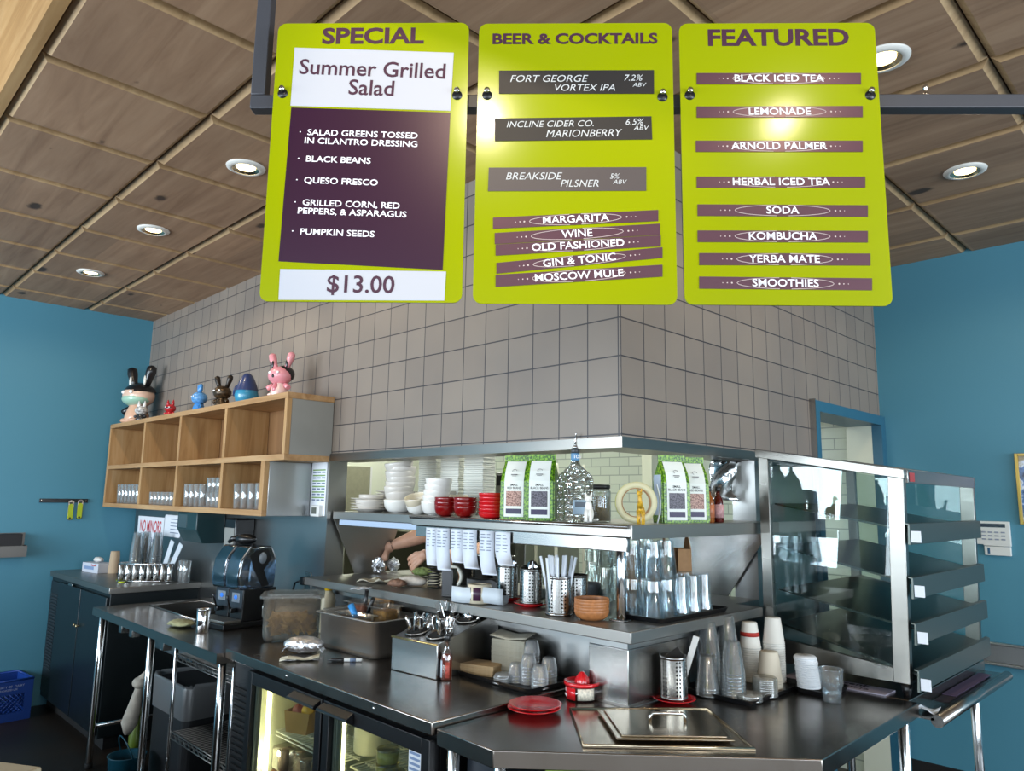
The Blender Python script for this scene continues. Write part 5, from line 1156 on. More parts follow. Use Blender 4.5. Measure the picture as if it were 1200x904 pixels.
obj('handle', M().tube([(0, 0, .03), (0, 0, .10)], [.013, .015], 14), mat('blue_silicone_handle', '#2c86c8', .45), t); obj('blade', M().box(-.012, .012, -.002, .002, -.06, .0295, .001), STEEL, t)
for i, (x, y) in enumerate(((-1.385, -.19), (-1.35, -.215))):
    t = thing('serving_spoon', 'black serving spoon handle standing in the orange sauce, the %s one' % ('left', 'right')[i], 'spoon', (x, y, zf+.10), rot=(.1, .25+.4*i, 0)); obj('handle', M().tube([(0, 0, 0), (0, 0, .16)], [.008, .010], 8), BLACKP, t); obj('tip', M().ell((0, 0, -.012), .014, .006, .018, 12, 8), BLACKP, t)
TUBM = glassy('clear_tub_plastic', '#f7f7f4', '#cfd0cc', 1, .10, .06, .4, .05)
# big clear tub of chips
t = thing('storage_tub', 'large clear lidded tub half full of tortilla chips on the fridge top', 'tub', (-1.735, -.372, zf+.0), -.56)
obj('tub', pan(.20, .27, .205, r=.03), TUBM, t)
obj('lid', M().prism(rrect(.228, .30, .03), .2055, .213).prism(rrect(.18, .24, .03), .213, .222), glassy('cloudy_lid_plastic', '#ecece8', '#bdbeb9', 1, .2, .08, .4, .12), t)
m = M()
for i in range(3): m.box(-.07+.05*i, -.04+.05*i, -.192, -.1885, .11, .165)
obj('grip_ribs', M().prism([(-.045, .11), (.045, .11), (.045, .165), (-.045, .165)], -.140, -.137, 'y', .001), PLAST, t)
CHIP = mat('tortilla_chip', '#c49a52', .8, noise=.2, nscale=60); rng = random.Random(3); m = M()
for i in range(150):
    c = Vector((rng.uniform(-.06, .06), rng.uniform(-.10, .10), rng.uniform(.025, .105))); a = rng.uniform(0, 6.28); tl = Matrix.Rotation(rng.uniform(-1.1, 1.1), 3, 'X') @ Matrix.Rotation(rng.uniform(-1.1, 1.1), 3, 'Y')
    P = [c+tl @ Vector((.028*math.cos(a+k*2.094), .028*math.sin(a+k*2.094), 0)) for k in range(3)]; n_ = tl @ Vector((0, 0, .0012))
    lo = [m.b.verts.new(q-n_) for q in P]; hi = [m.b.verts.new(q+n_) for q in P]; m._f(lo[::-1]); m._f(hi)
    for k in range(3): m._f([lo[k], lo[(k+1) % 3], hi[(k+1) % 3], hi[k]])
o = solo('tortilla_chips', m, CHIP, 'loose pile of golden tortilla chips inside the large clear tub', 'chips', (-1.735, -.372, zf+.0075), -.56, kind='stuff')
t = thing('storage_tub', 'smaller clear tub tucked between the chip tub and the steel pan', 'tub', (-1.565, -.20, zf), .2); obj('tub', pan(.07, .14, .15, r=.02), PLAST, t); obj('contents', M().prism(rrect(.05, .10, .015), .008, .05), CHIP if 'CHIP' in globals() else mat('tortilla_chip', '#c49a52', .8, noise=.2, nscale=60), t)
# squeeze bottle with yellow cap behind, kraft bag, black knob
p = (-2.2583, -0.06, 1.1265); t = thing('squeeze_bottle', 'pale squeeze bottle with a yellow cap behind the chip tub', 'bottle', (-1.86, -.10, zi))
obj('body', M().lathe([(0, 0), (.038, 0), (.04, .006), (.04, .17), (.03, .20), (.016, .215), (0, .216)], 22), mat('pale_sauce_bottle', '#c9bfa4', .4), t); obj('cap', M().lathe([(.02, .2165), (.022, .217), (.018, .245), (.006, .27), (0, .27)], 18), mat('yellow_cap', '#d8b018', .35), t)
t = thing('paper_bag', 'brown kraft paper bag standing behind the steel pan', 'bag', (-1.40, -.058, zf), .0)
obj('bag', M().prism([(-.045, 0), (.045, 0), (.045, .15), (.02, .21), (-.02, .21), (-.045, .15)], -.075, .075, 'x', .002), KRAFT, t, (0, 0, 0)); obj('dark_stripes', M().box(.076, .0768, -.03, -.02, .06, .19).box(.076, .0768, 0, .01, .06, .19), mat('dark_kraft_print', '#4a3624', .8), t)
# foil burrito, paper, marker pen
t = thing('foil_burrito', 'foil-wrapped burrito lying on the fridge top by the chip tub', 'burrito', (-1.385, -.500, zf), .80)
m = blob(.048, 1.85, .9, .75, .10, 14, 36, 22); obj('foil', m, FOIL, t)
for s in (-1, 1): obj('twisted_end', M().sheet([[(s*(.066+.012*i), (j-1.5)*.018*(1+.1*i), .028-.008*i+.006*math.sin(i*2+j*2)) for j in range(4)] for i in range(3)], .001, False), FOIL, t)
zl_keep = zl; zl = zf
paper('torn cream paper strip lying in front of the foil burrito', (-1.265, -.585), .16, .06, .95, .018, CRM); zl = zl_keep
a0, a1 = (-1.1623, -0.5111, 0.97), (-1.0669, -0.3999, 0.97)
t = thing('marker_pen', 'black and white marker pen lying on the fridge top', 'pen', (-1.115, -.455, zf+.0075), math.atan2(.111, .095))
obj('barrel', M().lathe([(0, -.005), (.007, -.005), (.0075, 0), (.0075, .065), (.006, .07), (0, .07)], 14).xf(Matrix.Rotation(PI/2, 4, 'Y')), WHITEP, t); obj('cap', M().lathe([(0, -.075), (.004, -.075), (.0045, -.06), (.0074, -.055), (.0074, -.0052), (0, -.0052)], 14).xf(Matrix.Rotation(PI/2, 4, 'Y')), BLACKP, t)
obj('barrel_print', M().lathe([(.0077, .02), (.0078, .02), (.0078, .045), (.0077, .045), (.0077, .02)], 14).xf(Matrix.Rotation(PI/2, 4, 'Y')), mat('grey_print', '#6c7c94', .7), t)
# steel cutlery caddy with four round wells
t = thing('cutlery_caddy', 'slanted steel cutlery caddy with round wells on the fridge top', 'caddy', (-.76, -.20, zf), .09)
cw, cd = .265, .36
m = M(); m.prism([(-cd/2, 0), (cd/2, 0), (cd/2, .205), (cd/2-.012, .215), (-cd/2, .128)], -cw/2, cw/2, 'x', .003); obj('housing', m, STEEL, t)
obj('front_edge', M().tube([(-cw/2, -cd/2-.001, .129), (cw/2, -cd/2-.001, .129)], .0045, 8), mat('painted_glint_edge', '#c9b27a', .25, .9), t)  # warm glint along the steel edge, put into its colour
wells = []; ta = math.atan2(.087, .348)
for i, x in enumerate((-.062, .062)):
    for j, y in enumerate((-.10, .07)):
        z = .128+(y+cd/2)*math.tan(ta); wells.append((x, y, z))
        obj('well', M().lathe([(.050, .001), (.056, .004), (.058, .008), (.054, .010), (.048, .006), (.046, .0025), (0, .0022)], 26).xf(Matrix.Rotation(ta, 4, 'X')), [STEEL], t, (x, y, z))
        obj('well_floor', M().lathe([(0, .0024), (.0455, .0026), (.0455, .0032), (0, .0034)], 22).xf(Matrix.Rotation(ta, 4, 'X')), RUB, t, (x, y, z))
R9 = Matrix.Rotation(.09, 4, 'Z'); rng = random.Random(11)
for wi, (x, y, z) in enumerate(wells):
    wn = ('front left', 'rear left', 'front right', 'rear right')[wi]
    for k in range((9, 7, 8, 6)[wi]):
        a = rng.uniform(0, 6.28); r_ = rng.uniform(.008, .036); pos = R9 @ Vector((x+r_*math.cos(a), y+r_*math.sin(a), 0))
        up = wi in (0, 2); kind = ('fork', 'knife', 'spoon')[k % 3]
        put(kind, (-.76+pos.x, -.20+pos.y, zf+z+.006-(.105 if not up else .10)+(.0 if wi != 3 else -.035)), (rng.uniform(-.32, .32), rng.uniform(-.42, .25), rng.uniform(0, 6)), 'cutlery piece standing in the %s well of the steel caddy' % wn, 'cutlery in the %s caddy well' % wn)
# hot sauce bottle
t = thing('hot_sauce_bottle', 'hot sauce bottle with black cap and pale label in front of the steel caddy', 'bottle', (-.588, -.338, zf), .4)
obj('glass', M().lathe([(0, 0), (.0215, 0), (.0225, .003), (.0225, .085), (.019, .10), (.010, .122), (.009, .145), (0, .145)], 20), glassy('hot_sauce_glass', '#f0ece8', '#a09088', 1, .05, .08, .5), t); obj('sauce', M().lathe([(0, .003), (.0205, .004), (.0205, .083), (.016, .098), (0, .099)], 18), mat('hot_sauce', '#7a2a14', .3), t)
obj('cap', M().cyl((0, 0), .0115, .1455, .168, 16), BLACKP, t)
m = M(); m.sheet([[(.0231*math.cos(a), .0231*math.sin(a), z) for z in (.012, .075)] for a in [-2.9+.12*i for i in range(9)]], .0004); obj('label', m, mat('pale_bottle_label', '#c9d0da', .5), t)
m = M(); m.sheet([[(.0231*math.cos(a), .0231*math.sin(a), z) for z in (.012, .07)] for a in [-1.3+.12*i for i in range(7)]], .0004); obj('side_label', m, mat('red_white_label', '#a8483c', .5, noise=.5, nscale=120), t)
# tray with napkins and small plastic cups, at the joint of the two counters
ntr = (-.46, -.115); tray('black tray with napkins and portion cups at the foot of the pass counter wall', (-.455, -.135), .46, .235, -.02, zf)
NAP = mat('tan_paper_napkin', '#b59a74', .9, noise=.06, nscale=80); NAPG = mat('grey_paper_napkin', '#aaa594', .9, noise=.06, nscale=80)
zt = zf+.0036
o = None
for i in range(12):
    lb = 'tan napkin in the low stack at the front of the black tray'
    mm = (M().box(-.075, .075, -.052, .052, 0, .0031, .0012))
    if o is None: o = solo('napkin', mm, NAP, lb, 'napkin', (-.575, -.165, zt), .35, 'low tan napkin stack')
    else: dup(o, (-.575+rng.uniform(-.0015, .0015), -.165+rng.uniform(-.0015, .0015), zt+.0033*i), .35+rng.uniform(-.02, .02), lb, 'low tan napkin stack')
o = None
for i in range(40):
    lb = 'grey-tan napkin in the tall stack at the back of the black tray'
    if o is None: o = solo('napkin', M().box(-.075, .075, -.05, .05, 0, .0031, .0012), NAPG, lb, 'napkin', (-.50, -.062, zf), .28, 'tall grey-tan napkin stack')
    if i: dup(o, (-.50+rng.uniform(-.0015, .0015), -.062+rng.uniform(-.0012, .0012), zt+.0033*i), .28+rng.uniform(-.015, .015), lb, 'tall grey-tan napkin stack')
    else: o.location.z = zt
solo('napkin', M().sheet([[((i/4-.5)*.165, (j/4-.5)*.105, .010*abs(i/4-.5)**1*2+.012*(j/4)) for j in range(5)] for i in range(5)], .002), NAPG, 'curled napkin lying on top of the tall grey-tan napkin stack', 'napkin', (-.50, -.062, zt+.0033*40+.002), .28)
PC = glassy('portion_cup_plastic', '#f6f8f9', '#d2dadf', 1, .15, .10, .45, .16)
pcup = None
def pstack(n, x, y, z, lb, up=False, dz=.012):
    global pcup
    for i in range(n):
        g = lb.replace('portion cup', 'portion cups')
        if pcup is None: pcup = solo('portion_cup', cup(.045, .024, .033, .001, .002, False), PC, lb, 'cup', (x, y, z), group=g)
        else: dup(pcup, (x, y, z+dz*i), rng.uniform(0, 6), lb, g)
pstack(9, -.385, -.075, zt, 'clear portion cup in the tallest nested stack by the napkins'); pstack(6, -.335, -.145, zt, 'clear portion cup in the middle nested stack on the black tray'); pstack(5, -.29, -.08, zt, 'clear portion cup in the stack next to the counter wall'); pstack(4, -.262, -.16, zt, 'clear portion cup in the rightmost stack on the black tray'); pstack(3, -.385, -.160, zt, 'clear portion cup in the front low stack beside the tan napkins')
o = solo('clear_lid', M().lathe([(0, .004), (.026, .004), (.030, .0), (.035, 0), (.036, .003), (.032, .008), (0, .008)], 26, wav=lambda a, z: .03*math.sin(14*a)), PC, 'clear portion cup lid in the small pile at the tray front', 'lid', (-.41, -.215, zt), group='small pile of portion cup lids')
for i in range(1, 4): dup(o, (-.41+.004*(i % 2), -.215+.003*i, zt+.0082*i), i*.7, 'clear portion cup lid in the small pile at the tray front', 'small pile of portion cup lids')
# ------------------------------------------------------------------ on the corner counter
p = (-0.1432, -0.3364, 0.95)
o = solo('plate', plate(.092, .017), REDC, 'lower of the two red plates at the left of the corner counter', 'plate', (p[0]+.02, p[1]+.0, zi)); dup(o, (p[0]+.022, p[1]+.002, zi+.011), 0, 'upper of the two red plates at the left of the corner counter')
p = (-0.1124, -0.0724, 0.95)
t = thing('citrus_juicer', 'red hand juicer with a ridged cone on a clear printed bowl', 'juicer', (p[0]-.01, p[1]-.012, zi), .3)
RP = mat('red_translucent_plastic', '#d0141f', .2, coat=.4)
obj('bowl', M().lathe([(0, 0), (.050, 0), (.056, .004), (.058, .047), (.055, .047), (.053, .006), (0, .005)], 32), glassy('juicer_clear_bowl', '#f6e4e2', '#c98a86', 1, .1, .08, .5), t)
m = M(); m.sheet([[(.0587*math.cos(a), .0587*math.sin(a), z) for z in (.004, .045)] for a in [-3.0+.1*i for i in range(15)]], .0005); obj('printed_band', m, RP, t)
m = M(); m.sheet([[(.0587*math.cos(a), .0587*math.sin(a), z) for z in (.006, .045)] for a in [-1.45+.1*i for i in range(12)]], .0005); obj('label_band', m, mat('cream_print_band', '#d8d0bd', .5, noise=.3, nscale=150), t)
obj('top', M().lathe([(.058, .0475), (.066, .052), (.066, .062), (.062, .063), (.058, .056), (.030, .052), (.0, .052)], 32), RP, t)
obj('cone', M().lathe([(.026, .0525), (.024, .066), (.016, .082), (.007, .092), (0, .094)], 32, wav=lambda a, z: .10*math.sin(9*a)), RP, t)
text('lettering', '1-2\ncups', .016, INK, t, (-.0465, -.0372, .026), (PI/2, 0, -.9), bold=.01)
p = (0.1279, 0.1313, 0.95)
saucer_red('red dish under the perforated holder on the corner counter', p[0], p[1], zi, .078)
ho = holder('perforated steel holder with a black scraper on the corner counter', p[0], p[1], zi+.0115, 1.2, .049, .150)
t = thing('scraper', 'black and steel scraper blade leaning in the counter utensil holder', 'scraper', (p[0], p[1], zi+.12), rot=(.12, .2, .7)); obj('blade', M().prism([(-.036, 0), (.036, 0), (.036, .035), (0, .075), (-.036, .035)], -.0015, .0015, 'y'), mat('dark_scraper_blade', '#3a3836', .3, .6), t)
t = thing('tongs', 'steel tongs standing in the counter utensil holder', 'tongs', (p[0]+.015, p[1]+.012, zi+.03), rot=(-.12, .3, .4)); obj('arm', M().box(-.011, .011, -.006, -.003, 0, .21, .001), STEELB, t); obj('arm', M().box(-.011, .011, .003, .006, 0, .21, .001), STEELB, t)
# drop-in well lid: frame plate and lid with handle
c4 = [(-0.0536, -0.2353, 0.95), (0.2251, -0.4977, 0.95), (0.5831, -0.1447, 0.95), (0.268, 0.1273, 0.95)]
cc = (sum(c[0] for c in c4)/4, sum(c[1] for c in c4)/4)
WARMST = steel('warm_lid_steel', '#b3a58e', .22, .05)
t = thing('cold_well_cover', 'large steel cover plate sunk over the cold well of the corner counter', 'cover', (cc[0], cc[1], zi))
P = [(c[0]-cc[0], c[1]-cc[1]) for c in c4]
obj('plate', M().prism(P, 0, .004, 'z', .001), WARMST, t)
m = M(); m.tube([(a*.985, b*.985, .006) for a, b in P], .0045, 8, closed=True); obj('raised_rim', m, WARMST, t)
l4 = [(0.0461, -0.2064, 0.965), (0.2753, -0.4007, 0.965), (0.5199, -0.1518, 0.965), (0.2992, 0.0638, 0.965)]; lc = (sum(c[0] for c in l4)/4, sum(c[1] for c in l4)/4)
t = thing('pan_lid', 'steel pan lid with a chrome bar handle on the cold well cover', 'lid', (lc[0], lc[1], zi+.0115))
P = [(c[0]-lc[0], c[1]-lc[1]) for c in l4]
obj('lid', M().prism(P, 0, .006, 'z', .002).prism([(a*.9, b*.9) for a, b in P], .006, .011, 'z', .002), WARMST, t)
hv = Vector((.70, .71, 0)).normalized(); h0 = Vector((.01, .01, .011))
obj('handle', M().tube([h0-hv*.055, h0-hv*.055+Vector((0, 0, .018)), h0-hv*.047+Vector((0, 0, .026)), h0+hv*.047+Vector((0, 0, .026)), h0+hv*.055+Vector((0, 0, .018)), h0+hv*.055], .0055, 10), CHROME, t)
# right-hand tray of cups
tray('black tray of nested cups on the corner counter left of the display case', (.205, .50), .30, .46, 0, zi)
zt2 = zi+.0036
CP = glassy('clear_cup_plastic', '#f8fbfc', '#cdd8de', 1, .08, .07, .42, .07); WCUP = mat('white_paper_cup', '#d9d6cd', .7); cc_ = None
def cstack(n, x, y, z, lb, dz=.0125, h=.115, rb=.029, rt=.045, material=None, up=False, key='c', protos_={}):
    g = lb+' (group)' if False else lb.replace(' cup ', ' cups ')
    for i in range(n):
        k = key+str(up)
        if k not in protos_: protos_[k] = solo('paper_cup' if material is WCUP else 'plastic_cup', cup(h, rb, rt, .0012, .002, up), material or CP, lb, 'cup', (x, y, z), group=g)
        else: dup(protos_[k], (x, y, z+dz*i), rng.uniform(0, 6), lb, g)
cstack(10, .115, .395, zt2, 'clear cup in the leaning tall nested stack right behind the perforated holder', .0145); cstack(11, .125, .52, zt2, 'clear cup in the tall nested stack between the holder and the paper cups', .0145)
cstack(8, .245, .345, zt2, 'clear cup in the nested stack at the front of the right tray', .012)
cstack(3, .165, .30, zt2, 'clear cup in the short stack at the front left corner of the right tray', .012)
cstack(16, .165, .635, zt2, 'white paper cup in the tall stack topped by a red-striped sleeve', .0085, .10, .030, .042, WCUP, False, 'w'); cstack(17, .235, .70, zt2, 'white paper cup in the tallest stack beside the case post', .0092, .10, .030, .042, WCUP, False, 'w')
cstack(5, .285, .555, zt2, 'larger off-white paper cup in the stack in front of the tall white ones', .009, .105, .034, .047, mat('offwhite_paper_cup', '#cdc3b0', .7), False, 'o')
solo('cup_sleeve', M().lathe([(.0312, 0), (.0445, -.0001), (.0445, .016), (.0312, .016), (.0312, 0)], 28), mat('red_cup_stripe', '#a8281e', .6), 'red striped band round the top of the tall paper cup stack', 'band', (.165, .635, zt2+16*.0085+.045)) if 0 else solo('paper_cup', M().lathe([(.0375, 0), (.0385, 0), (.0368, .016), (.0358, .016), (.0375, 0)], 28), mat('red_cup_stripe', '#a8281e', .6), 'red-banded cup near the top of the left tall paper cup stack', 'cup', (.165, .635, zt2+15*.0085+.046))
LIDM = glassy('clear_dome_lid', '#f4f4ef', '#cfcdc0', 1, .12, .10, .45, .18)
o = None
for i in range(9):
    lb = 'clear ridged lid in the upright pile at the front of the right tray'
    if o is None: o = solo('drink_lid', M().lathe([(0, .006), (.036, .006), (.040, .003), (.045, 0), (.046, .004), (.041, .012), (.036, .013), (0, .011)], 28, wav=lambda a, z: .012*math.sin(26*a)), LIDM, lb, 'lid', (.315, .455, zt2), group='upright pile of clear lids')
    else: dup(o, (.315+rng.uniform(-.001, .001), .455, zt2+.0068*i), i*.3, lb, 'upright pile of clear lids')
for i in range(3): dup(o, (.31, .345, zt2+.0068*i), i*.5, 'clear ridged lid lying in the low pile at the tray corner', 'low pile of clear lids')
o = None
for i in range(17):
    lb = 'white plastic cup lid in the tall leaning stack right of the paper cups'
    if o is None: o = solo('drink_lid', M().lathe([(0, .004), (.034, .004), (.037, .0), (.042, 0), (.043, .003), (.039, .006), (.036, .010), (0, .008)], 26), mat('white_lid_plastic', '#d8dadc', .4), lb, 'lid', (.40, .64, zi+.0186), group='stack of white lids')
    else: dup(o, (.40+rng.uniform(-.0015, .0015)-.0006*i, .64, zi+.0186+.0066*i), i*.4, lb, 'stack of white lids')
tray('small dark tray under the white lid stack beside the display case', (.425, .70), .14, .20, 0, zi, None, .018)
for i in range(6): dup(o, (.44, .745, zi+.0186+.0066*i), i*.4, 'translucent lid in the low pile beside the white lid stack', 'low pile of translucent lids').data = bpy.data.objects['drink_lid'].data
p = (0.517, 0.555, 0.95)
t = thing('water_cup', 'clear plastic cup half full of water at the right of the corner counter', 'cup', (p[0]+.0, p[1]+.01, zi))
obj('cup', cup(.118, .030, .043, .0012, .002, True), CP, t); obj('water', M().lathe([(0, .0045), (.0285, .005), (.0345, .058), (0, .058)], 26), glassy('water', '#eaf2f6', '#9fb4c2', 1, .02, .06, .6), t)
# ------------------------------------------------------------------ sink table and cabinet top
t = thing('beverage_dispenser', 'twin clear slush machine with black taps on the sink table', 'drink machine', (-2.40, -.36, zi), .12)
t.scale = (.76, .76, 1)
DKT = glassy('smoked_blue_tank', '#8fa3b4', '#2c3844', 1, .06, .12, .6)
obj('base', M().box(-.19, .19, -.20, .24, 0, .03, .006), BLACKP, t)
for s in (-1, 1):
    x = s*.093
    obj('body', M().box(x-.085, x+.085, -.05, .22, .0305, .20, .005), BLACKP, t)
    obj('front_panel', M().box(x-.082, x+.082, -.056, -.0505, .10, .195, .001), mat('dark_steel_panel', '#4a4f55', .3, .7), t)
    obj('display', M().box(x-.05, x+.05, -.0585, -.0565, .13, .18, .001), mat('grey_display_panel', '#77808a', .4), t)
    obj('blue_logo', M().ell((x, -.0595, .157), .022, .0015, .012, 14, 8), mat('blue_logo', '#3a7de0', .4, emit='#2f6fe0', estr=.4), t)
    obj('tank', M().prism([(-.09, .2005), (.20, .2005), (.21, .36), (.16, .43), (-.02, .43), (-.085, .36), (-.105, .27)], x-.086, x+.086, 'x', .012), DKT, t)
    obj('tank_side', M().prism([(.09, .21), (.15, .215), (.10, .30), (.16, .36), (.13, .41), (.03, .41), (-.02, .38), (.02, .30)], x+.0868, x+.0885, 'x'), BLACKP, t)
    obj('drum_hub', M().lathe([(0, 0), (.032, 0), (.030, .004), (0, .005)], 22).xf(Matrix.Rotation(PI/2, 4, 'Y')), mat('grey_hub', '#6d757c', .35), t, (x+.0887, .085, .365))
    tp = obj('tap', M().box(x-.016, x+.016, -.10, -.0565, .075, .10, .004), BLACKP, t); obj('tap_lever', M().tube([(x, -.095, .095), (x, -.12, .15), (x, -.125, .17)], [.007, .006, .008], 8), BLACKP, tp)
    obj('chrome_edge', M().tube([(x+.086, -.106, .27), (x+.086, -.09, .36), (x+.086, -.02, .43)], .004, 6), CHROME, t)
obj('drip_tray', M().box(-.18, .18, -.19, -.06, .0305, .045, .003), STEELB, t)
t = thing('blender_jug', 'black-lidded jug tipped on top of the drink machine', 'jug', (-2.45, -.30, zi+.4306), .4)
obj('lid', M().ell((0, 0, .03), .07, .045, .03, 18, 10), BLACKP, t); obj('spout', M().tube([(-.05, 0, .035), (-.09, -.01, .03), (-.115, -.01, .01)], [.02, .016, .010], 10), BLACKP, t)
t = thing('steel_tumbler', 'shiny steel tumbler standing at the front of the sink table', 'tumbler', ((-2.26, -0.5927, 0.95)[0], (-2.26, -0.5927, 0.95)[1], zi))
obj('body', M().lathe([(0, 0), (.030, 0), (.032, .004), (.034, .12), (.032, .122), (.030, .118), (.029, .006), (0, .005)], 24), CHROME, t); obj('band', M().lathe([(.0342, .112), (.0352, .113), (.0352, .122), (.0338, .1225)], 24), STEEL, t)
p = (-2.5167, -0.6221, 0.95)
solo('folded_cloth', blob(.075, 1.25, .8, .22, .3, 16, 30, 14), mat('yellow_green_cloth', '#a3a27c', .9, noise=.25, nscale=40), 'pale green-yellow cloth lying on the sink table beside the steel tumbler', 'cloth', (p[0], p[1]+.02, zi))
t = thing('plastic_cup', 'clear plastic cup standing behind the sink beside the faucet', 'cup', (-2.52, -.10, zi)); obj('cup', cup(.12, .03, .042, .0012, .002, True), CP, t)
t = thing('power_outlet', 'black plug and cable in a steel outlet box on the splash wall', 'outlet', (-2.25, -.0006, 1.17)); obj('plate', M().box(-.035, .035, -.004, 0, -.055, .055, .002), STEEL, t); obj('plug', M().box(-.02, .02, -.045, -.0045, -.015, .03, .004), BLACKP, t); obj('cable', M().tube([(-.02, -.03, .01), (-.08, -.04, -.01), (-.12, -.035, -.08), (-.12, -.03, -.13)], .006, 8), BLACKP, t)
# cabinet top
zc_ = ZCAB+.0006
t = thing('glove_box', 'white box of disposable gloves at the left of the dark cabinet top', 'box', (-4.90, -.36, zc_), .18)
obj('box', M().box(-.125, .125, -.06, .06, 0, .075, .002), mat('glove_box_card', '#c6cbd6', .6), t); obj('glove', blob(.04, 1.3, .7, .5, .4, 12, 18, 10), mat('white_glove', '#d6d4d0', .7), t, (0, 0, .073)); obj('print_band', M().box(-.09, .06, -.0612, -.0602, .025, .05), mat('blue_print_band', '#7f95b8', .6), t)
text('lettering', 'Disposable', .022, mat('red_lettering', '#c02a38', .6), t, (.055, -.0606, .06), sx=.8)
p = (-4.7441, -0.2876, 1.036)
o = solo('paper_cup', cup(.17, .033, .042, .002, .002, False), mat('tan_paper_cup', '#b59f84', .8), 'tall tan paper cup standing upside down on the cabinet top', 'cup', (p[0], p[1], zc_))
p = (-4.1663, -0.4196, 1.036)
t = thing('bottle_opener', 'lime green opener lying near the front edge of the cabinet top', 'opener', (p[0], p[1], zc_), -.25); obj('grip', M().prism(rrect(.16, .04, .018), 0, .006), mat('lime_grip', '#a9b81c', .4), t); obj('end', M().prism(rrect(.06, .045, .02), 0, .007), mat('bright_lime', '#c3d420', .4), t, (.10, .01, 0))
tray('black mat tray under the tall cups at the back of the cabinet top', (-4.40, -.19), .42, .26, 0, zc_, None, .014)
zz = zc_+.0036
for i, (x, y, tl) in enumerate(((-4.50, -.15, .06), (-4.36, -.12, .14), (-4.42, -.24, .02))):
    lb = 'clear cup in the %s tall leaning stack on the cabinet mat' % ('left', 'right', 'front')[i]
    src = bpy.data.objects['plastic_cup']
    for k in range(10): dup(src, (x+tl*.0155*k*1.5, y, zz+.0185*k), k*.3, lb, 'tall leaning cups on the cabinet, %s' % ('left', 'right', 'front')[i], scale=(1, 1, 1.4))
for i in range(4):
    dup(SHORT, (-4.56+.075*i, -.27+.02*(i % 2), zc_ if i < 0 else zz), 0, 'short glass in front of the tall cups on the cabinet mat', 'short glasses on the cabinet mat')
p = (-4.2977, -0.1086, 1.036); solo('orange_ball', blob(.026, 1, 1, 1, .03), mat('orange_peel', '#d2561f', .5), 'small orange fruit on the cabinet mat beside the bottle rack', 'fruit', (p[0]+.05, p[1]-.02, zz))
t = thing('bottle_rack', 'chrome speed rack of upturned pourers along the right end of the cabinet', 'rack', (-3.98, -.31, zc_), .88)
obj('rail', M().tube([(-.19, 0, .125), (.19, 0, .125)], .006, 8), CHROME, t); obj('rail', M().tube([(-.19, 0, .006), (.19, 0, .006)], .006, 8), CHROME, t)
for i in range(8): obj('tube', M().lathe([(0, .013), (.017, .014), (.019, .02), (.019, .118), (.015, .124), (0, .125)], 14), CHROME if i % 2 else STEEL, t, (-.168+.048*i, 0, 0))
for i in range(6):
    lb = 'tall clear glass standing behind the chrome bottle rack'
    dup(TALL, (-4.13+.07*i, -.10+.0*i, zc_), 0, lb, 'tall glasses behind the bottle rack')
for i, (x, y, rx) in enumerate(((-4.05, -.18, .35), (-3.98, -.17, .5))):
    o = solo('spatula', M().box(-.022, .022, -.002, .002, .0, .30, .001), mat('white_nylon', '#cfd6dc', .4), '%s white paddle leaning among the glasses on the cabinet' % ('left', 'right')[i], 'paddle', (x, y, zc_+.005), rot=(0, rx, .3))
# ------------------------------------------------------------------ under the sink table, crate on the floor
t = thing('trash_bin', 'grey bin with a translucent liner bag under the sink table', 'bin', (-2.86, -.36, 0), .0)
obj('bin', M().prism(rrect(.50, .30, .05), .0, .58), mat('grey_bin_plastic', '#1d1f22', .5), t)
m = M(); R = []
for W_, D_, z, wv in ((.512, .312, .42, .0), (.516, .316, .585, .006), (.505, .305, .602, .01), (.46, .26, .59, .006), (.45, .25, .583, 0)):
    pp = rrect(W_, D_, .05, 7); R.append([m.b.verts.new((a*(1+wv*math.sin(i*1.7)), b*(1+wv*math.cos(i*2.3)), z+wv*math.sin(i*2.9))) for i, (a, b) in enumerate(pp)])
for A, B in zip(R, R[1:]):
    for i in range(len(A)):
        f = m._f([A[i], A[(i+1) % len(A)], B[(i+1) % len(B)], B[i]]); f.smooth = True
obj('liner_bag', m, glassy('translucent_liner', '#c9ccce', '#8c9194', 1, .3, .08, .4, .30), t)
p = (-2.7994, -0.62, 0.5127)
t = thing('hanging_cloth', 'knotted white cloth hanging from the bin liner under the sink table', 'cloth', (-3.15, -.56, .50), .3)
obj('cloth', M().tube([(.03, .02, .10), (.0, 0, .06), (-.01, -.01, .0), (-.02, -.02, -.10), (-.04, -.03, -.19), (-.05, -.03, -.25)], [.022, .026, .022, .038, .046, .02], 14), mat('dirty_white_cloth', '#b5ada0', .9, noise=.15, nscale=25, bump=.5, bscale=30), t); obj('knot', M().ell((-.005, -.01, .04), .045, .04, .035, 14, 10), mat('dirty_white_cloth', '#b5ada0'), t)
t = thing('bucket', 'teal plastic bucket on the floor under the sink table', 'bucket', (-2.99, -.66, 0)); t.scale = (.8, .8, .8); obj('bucket', M().lathe([(0, 0), (.10, 0), (.125, .24), (.13, .245), (.12, .245), (.096, .006), (0, .005)], 26), mat('teal_bucket', '#0f4a5c', .4), t); obj('handle', M().tube([(-.128+.0*i, .0, .235) if False else (.13*math.cos(a), -.05*math.sin(a), .235+.14*math.sin(a)) for i, a in enumerate([PI*k/10 for k in range(11)])], .005, 6), mat('teal_bucket', '#0f4a5c'), t)
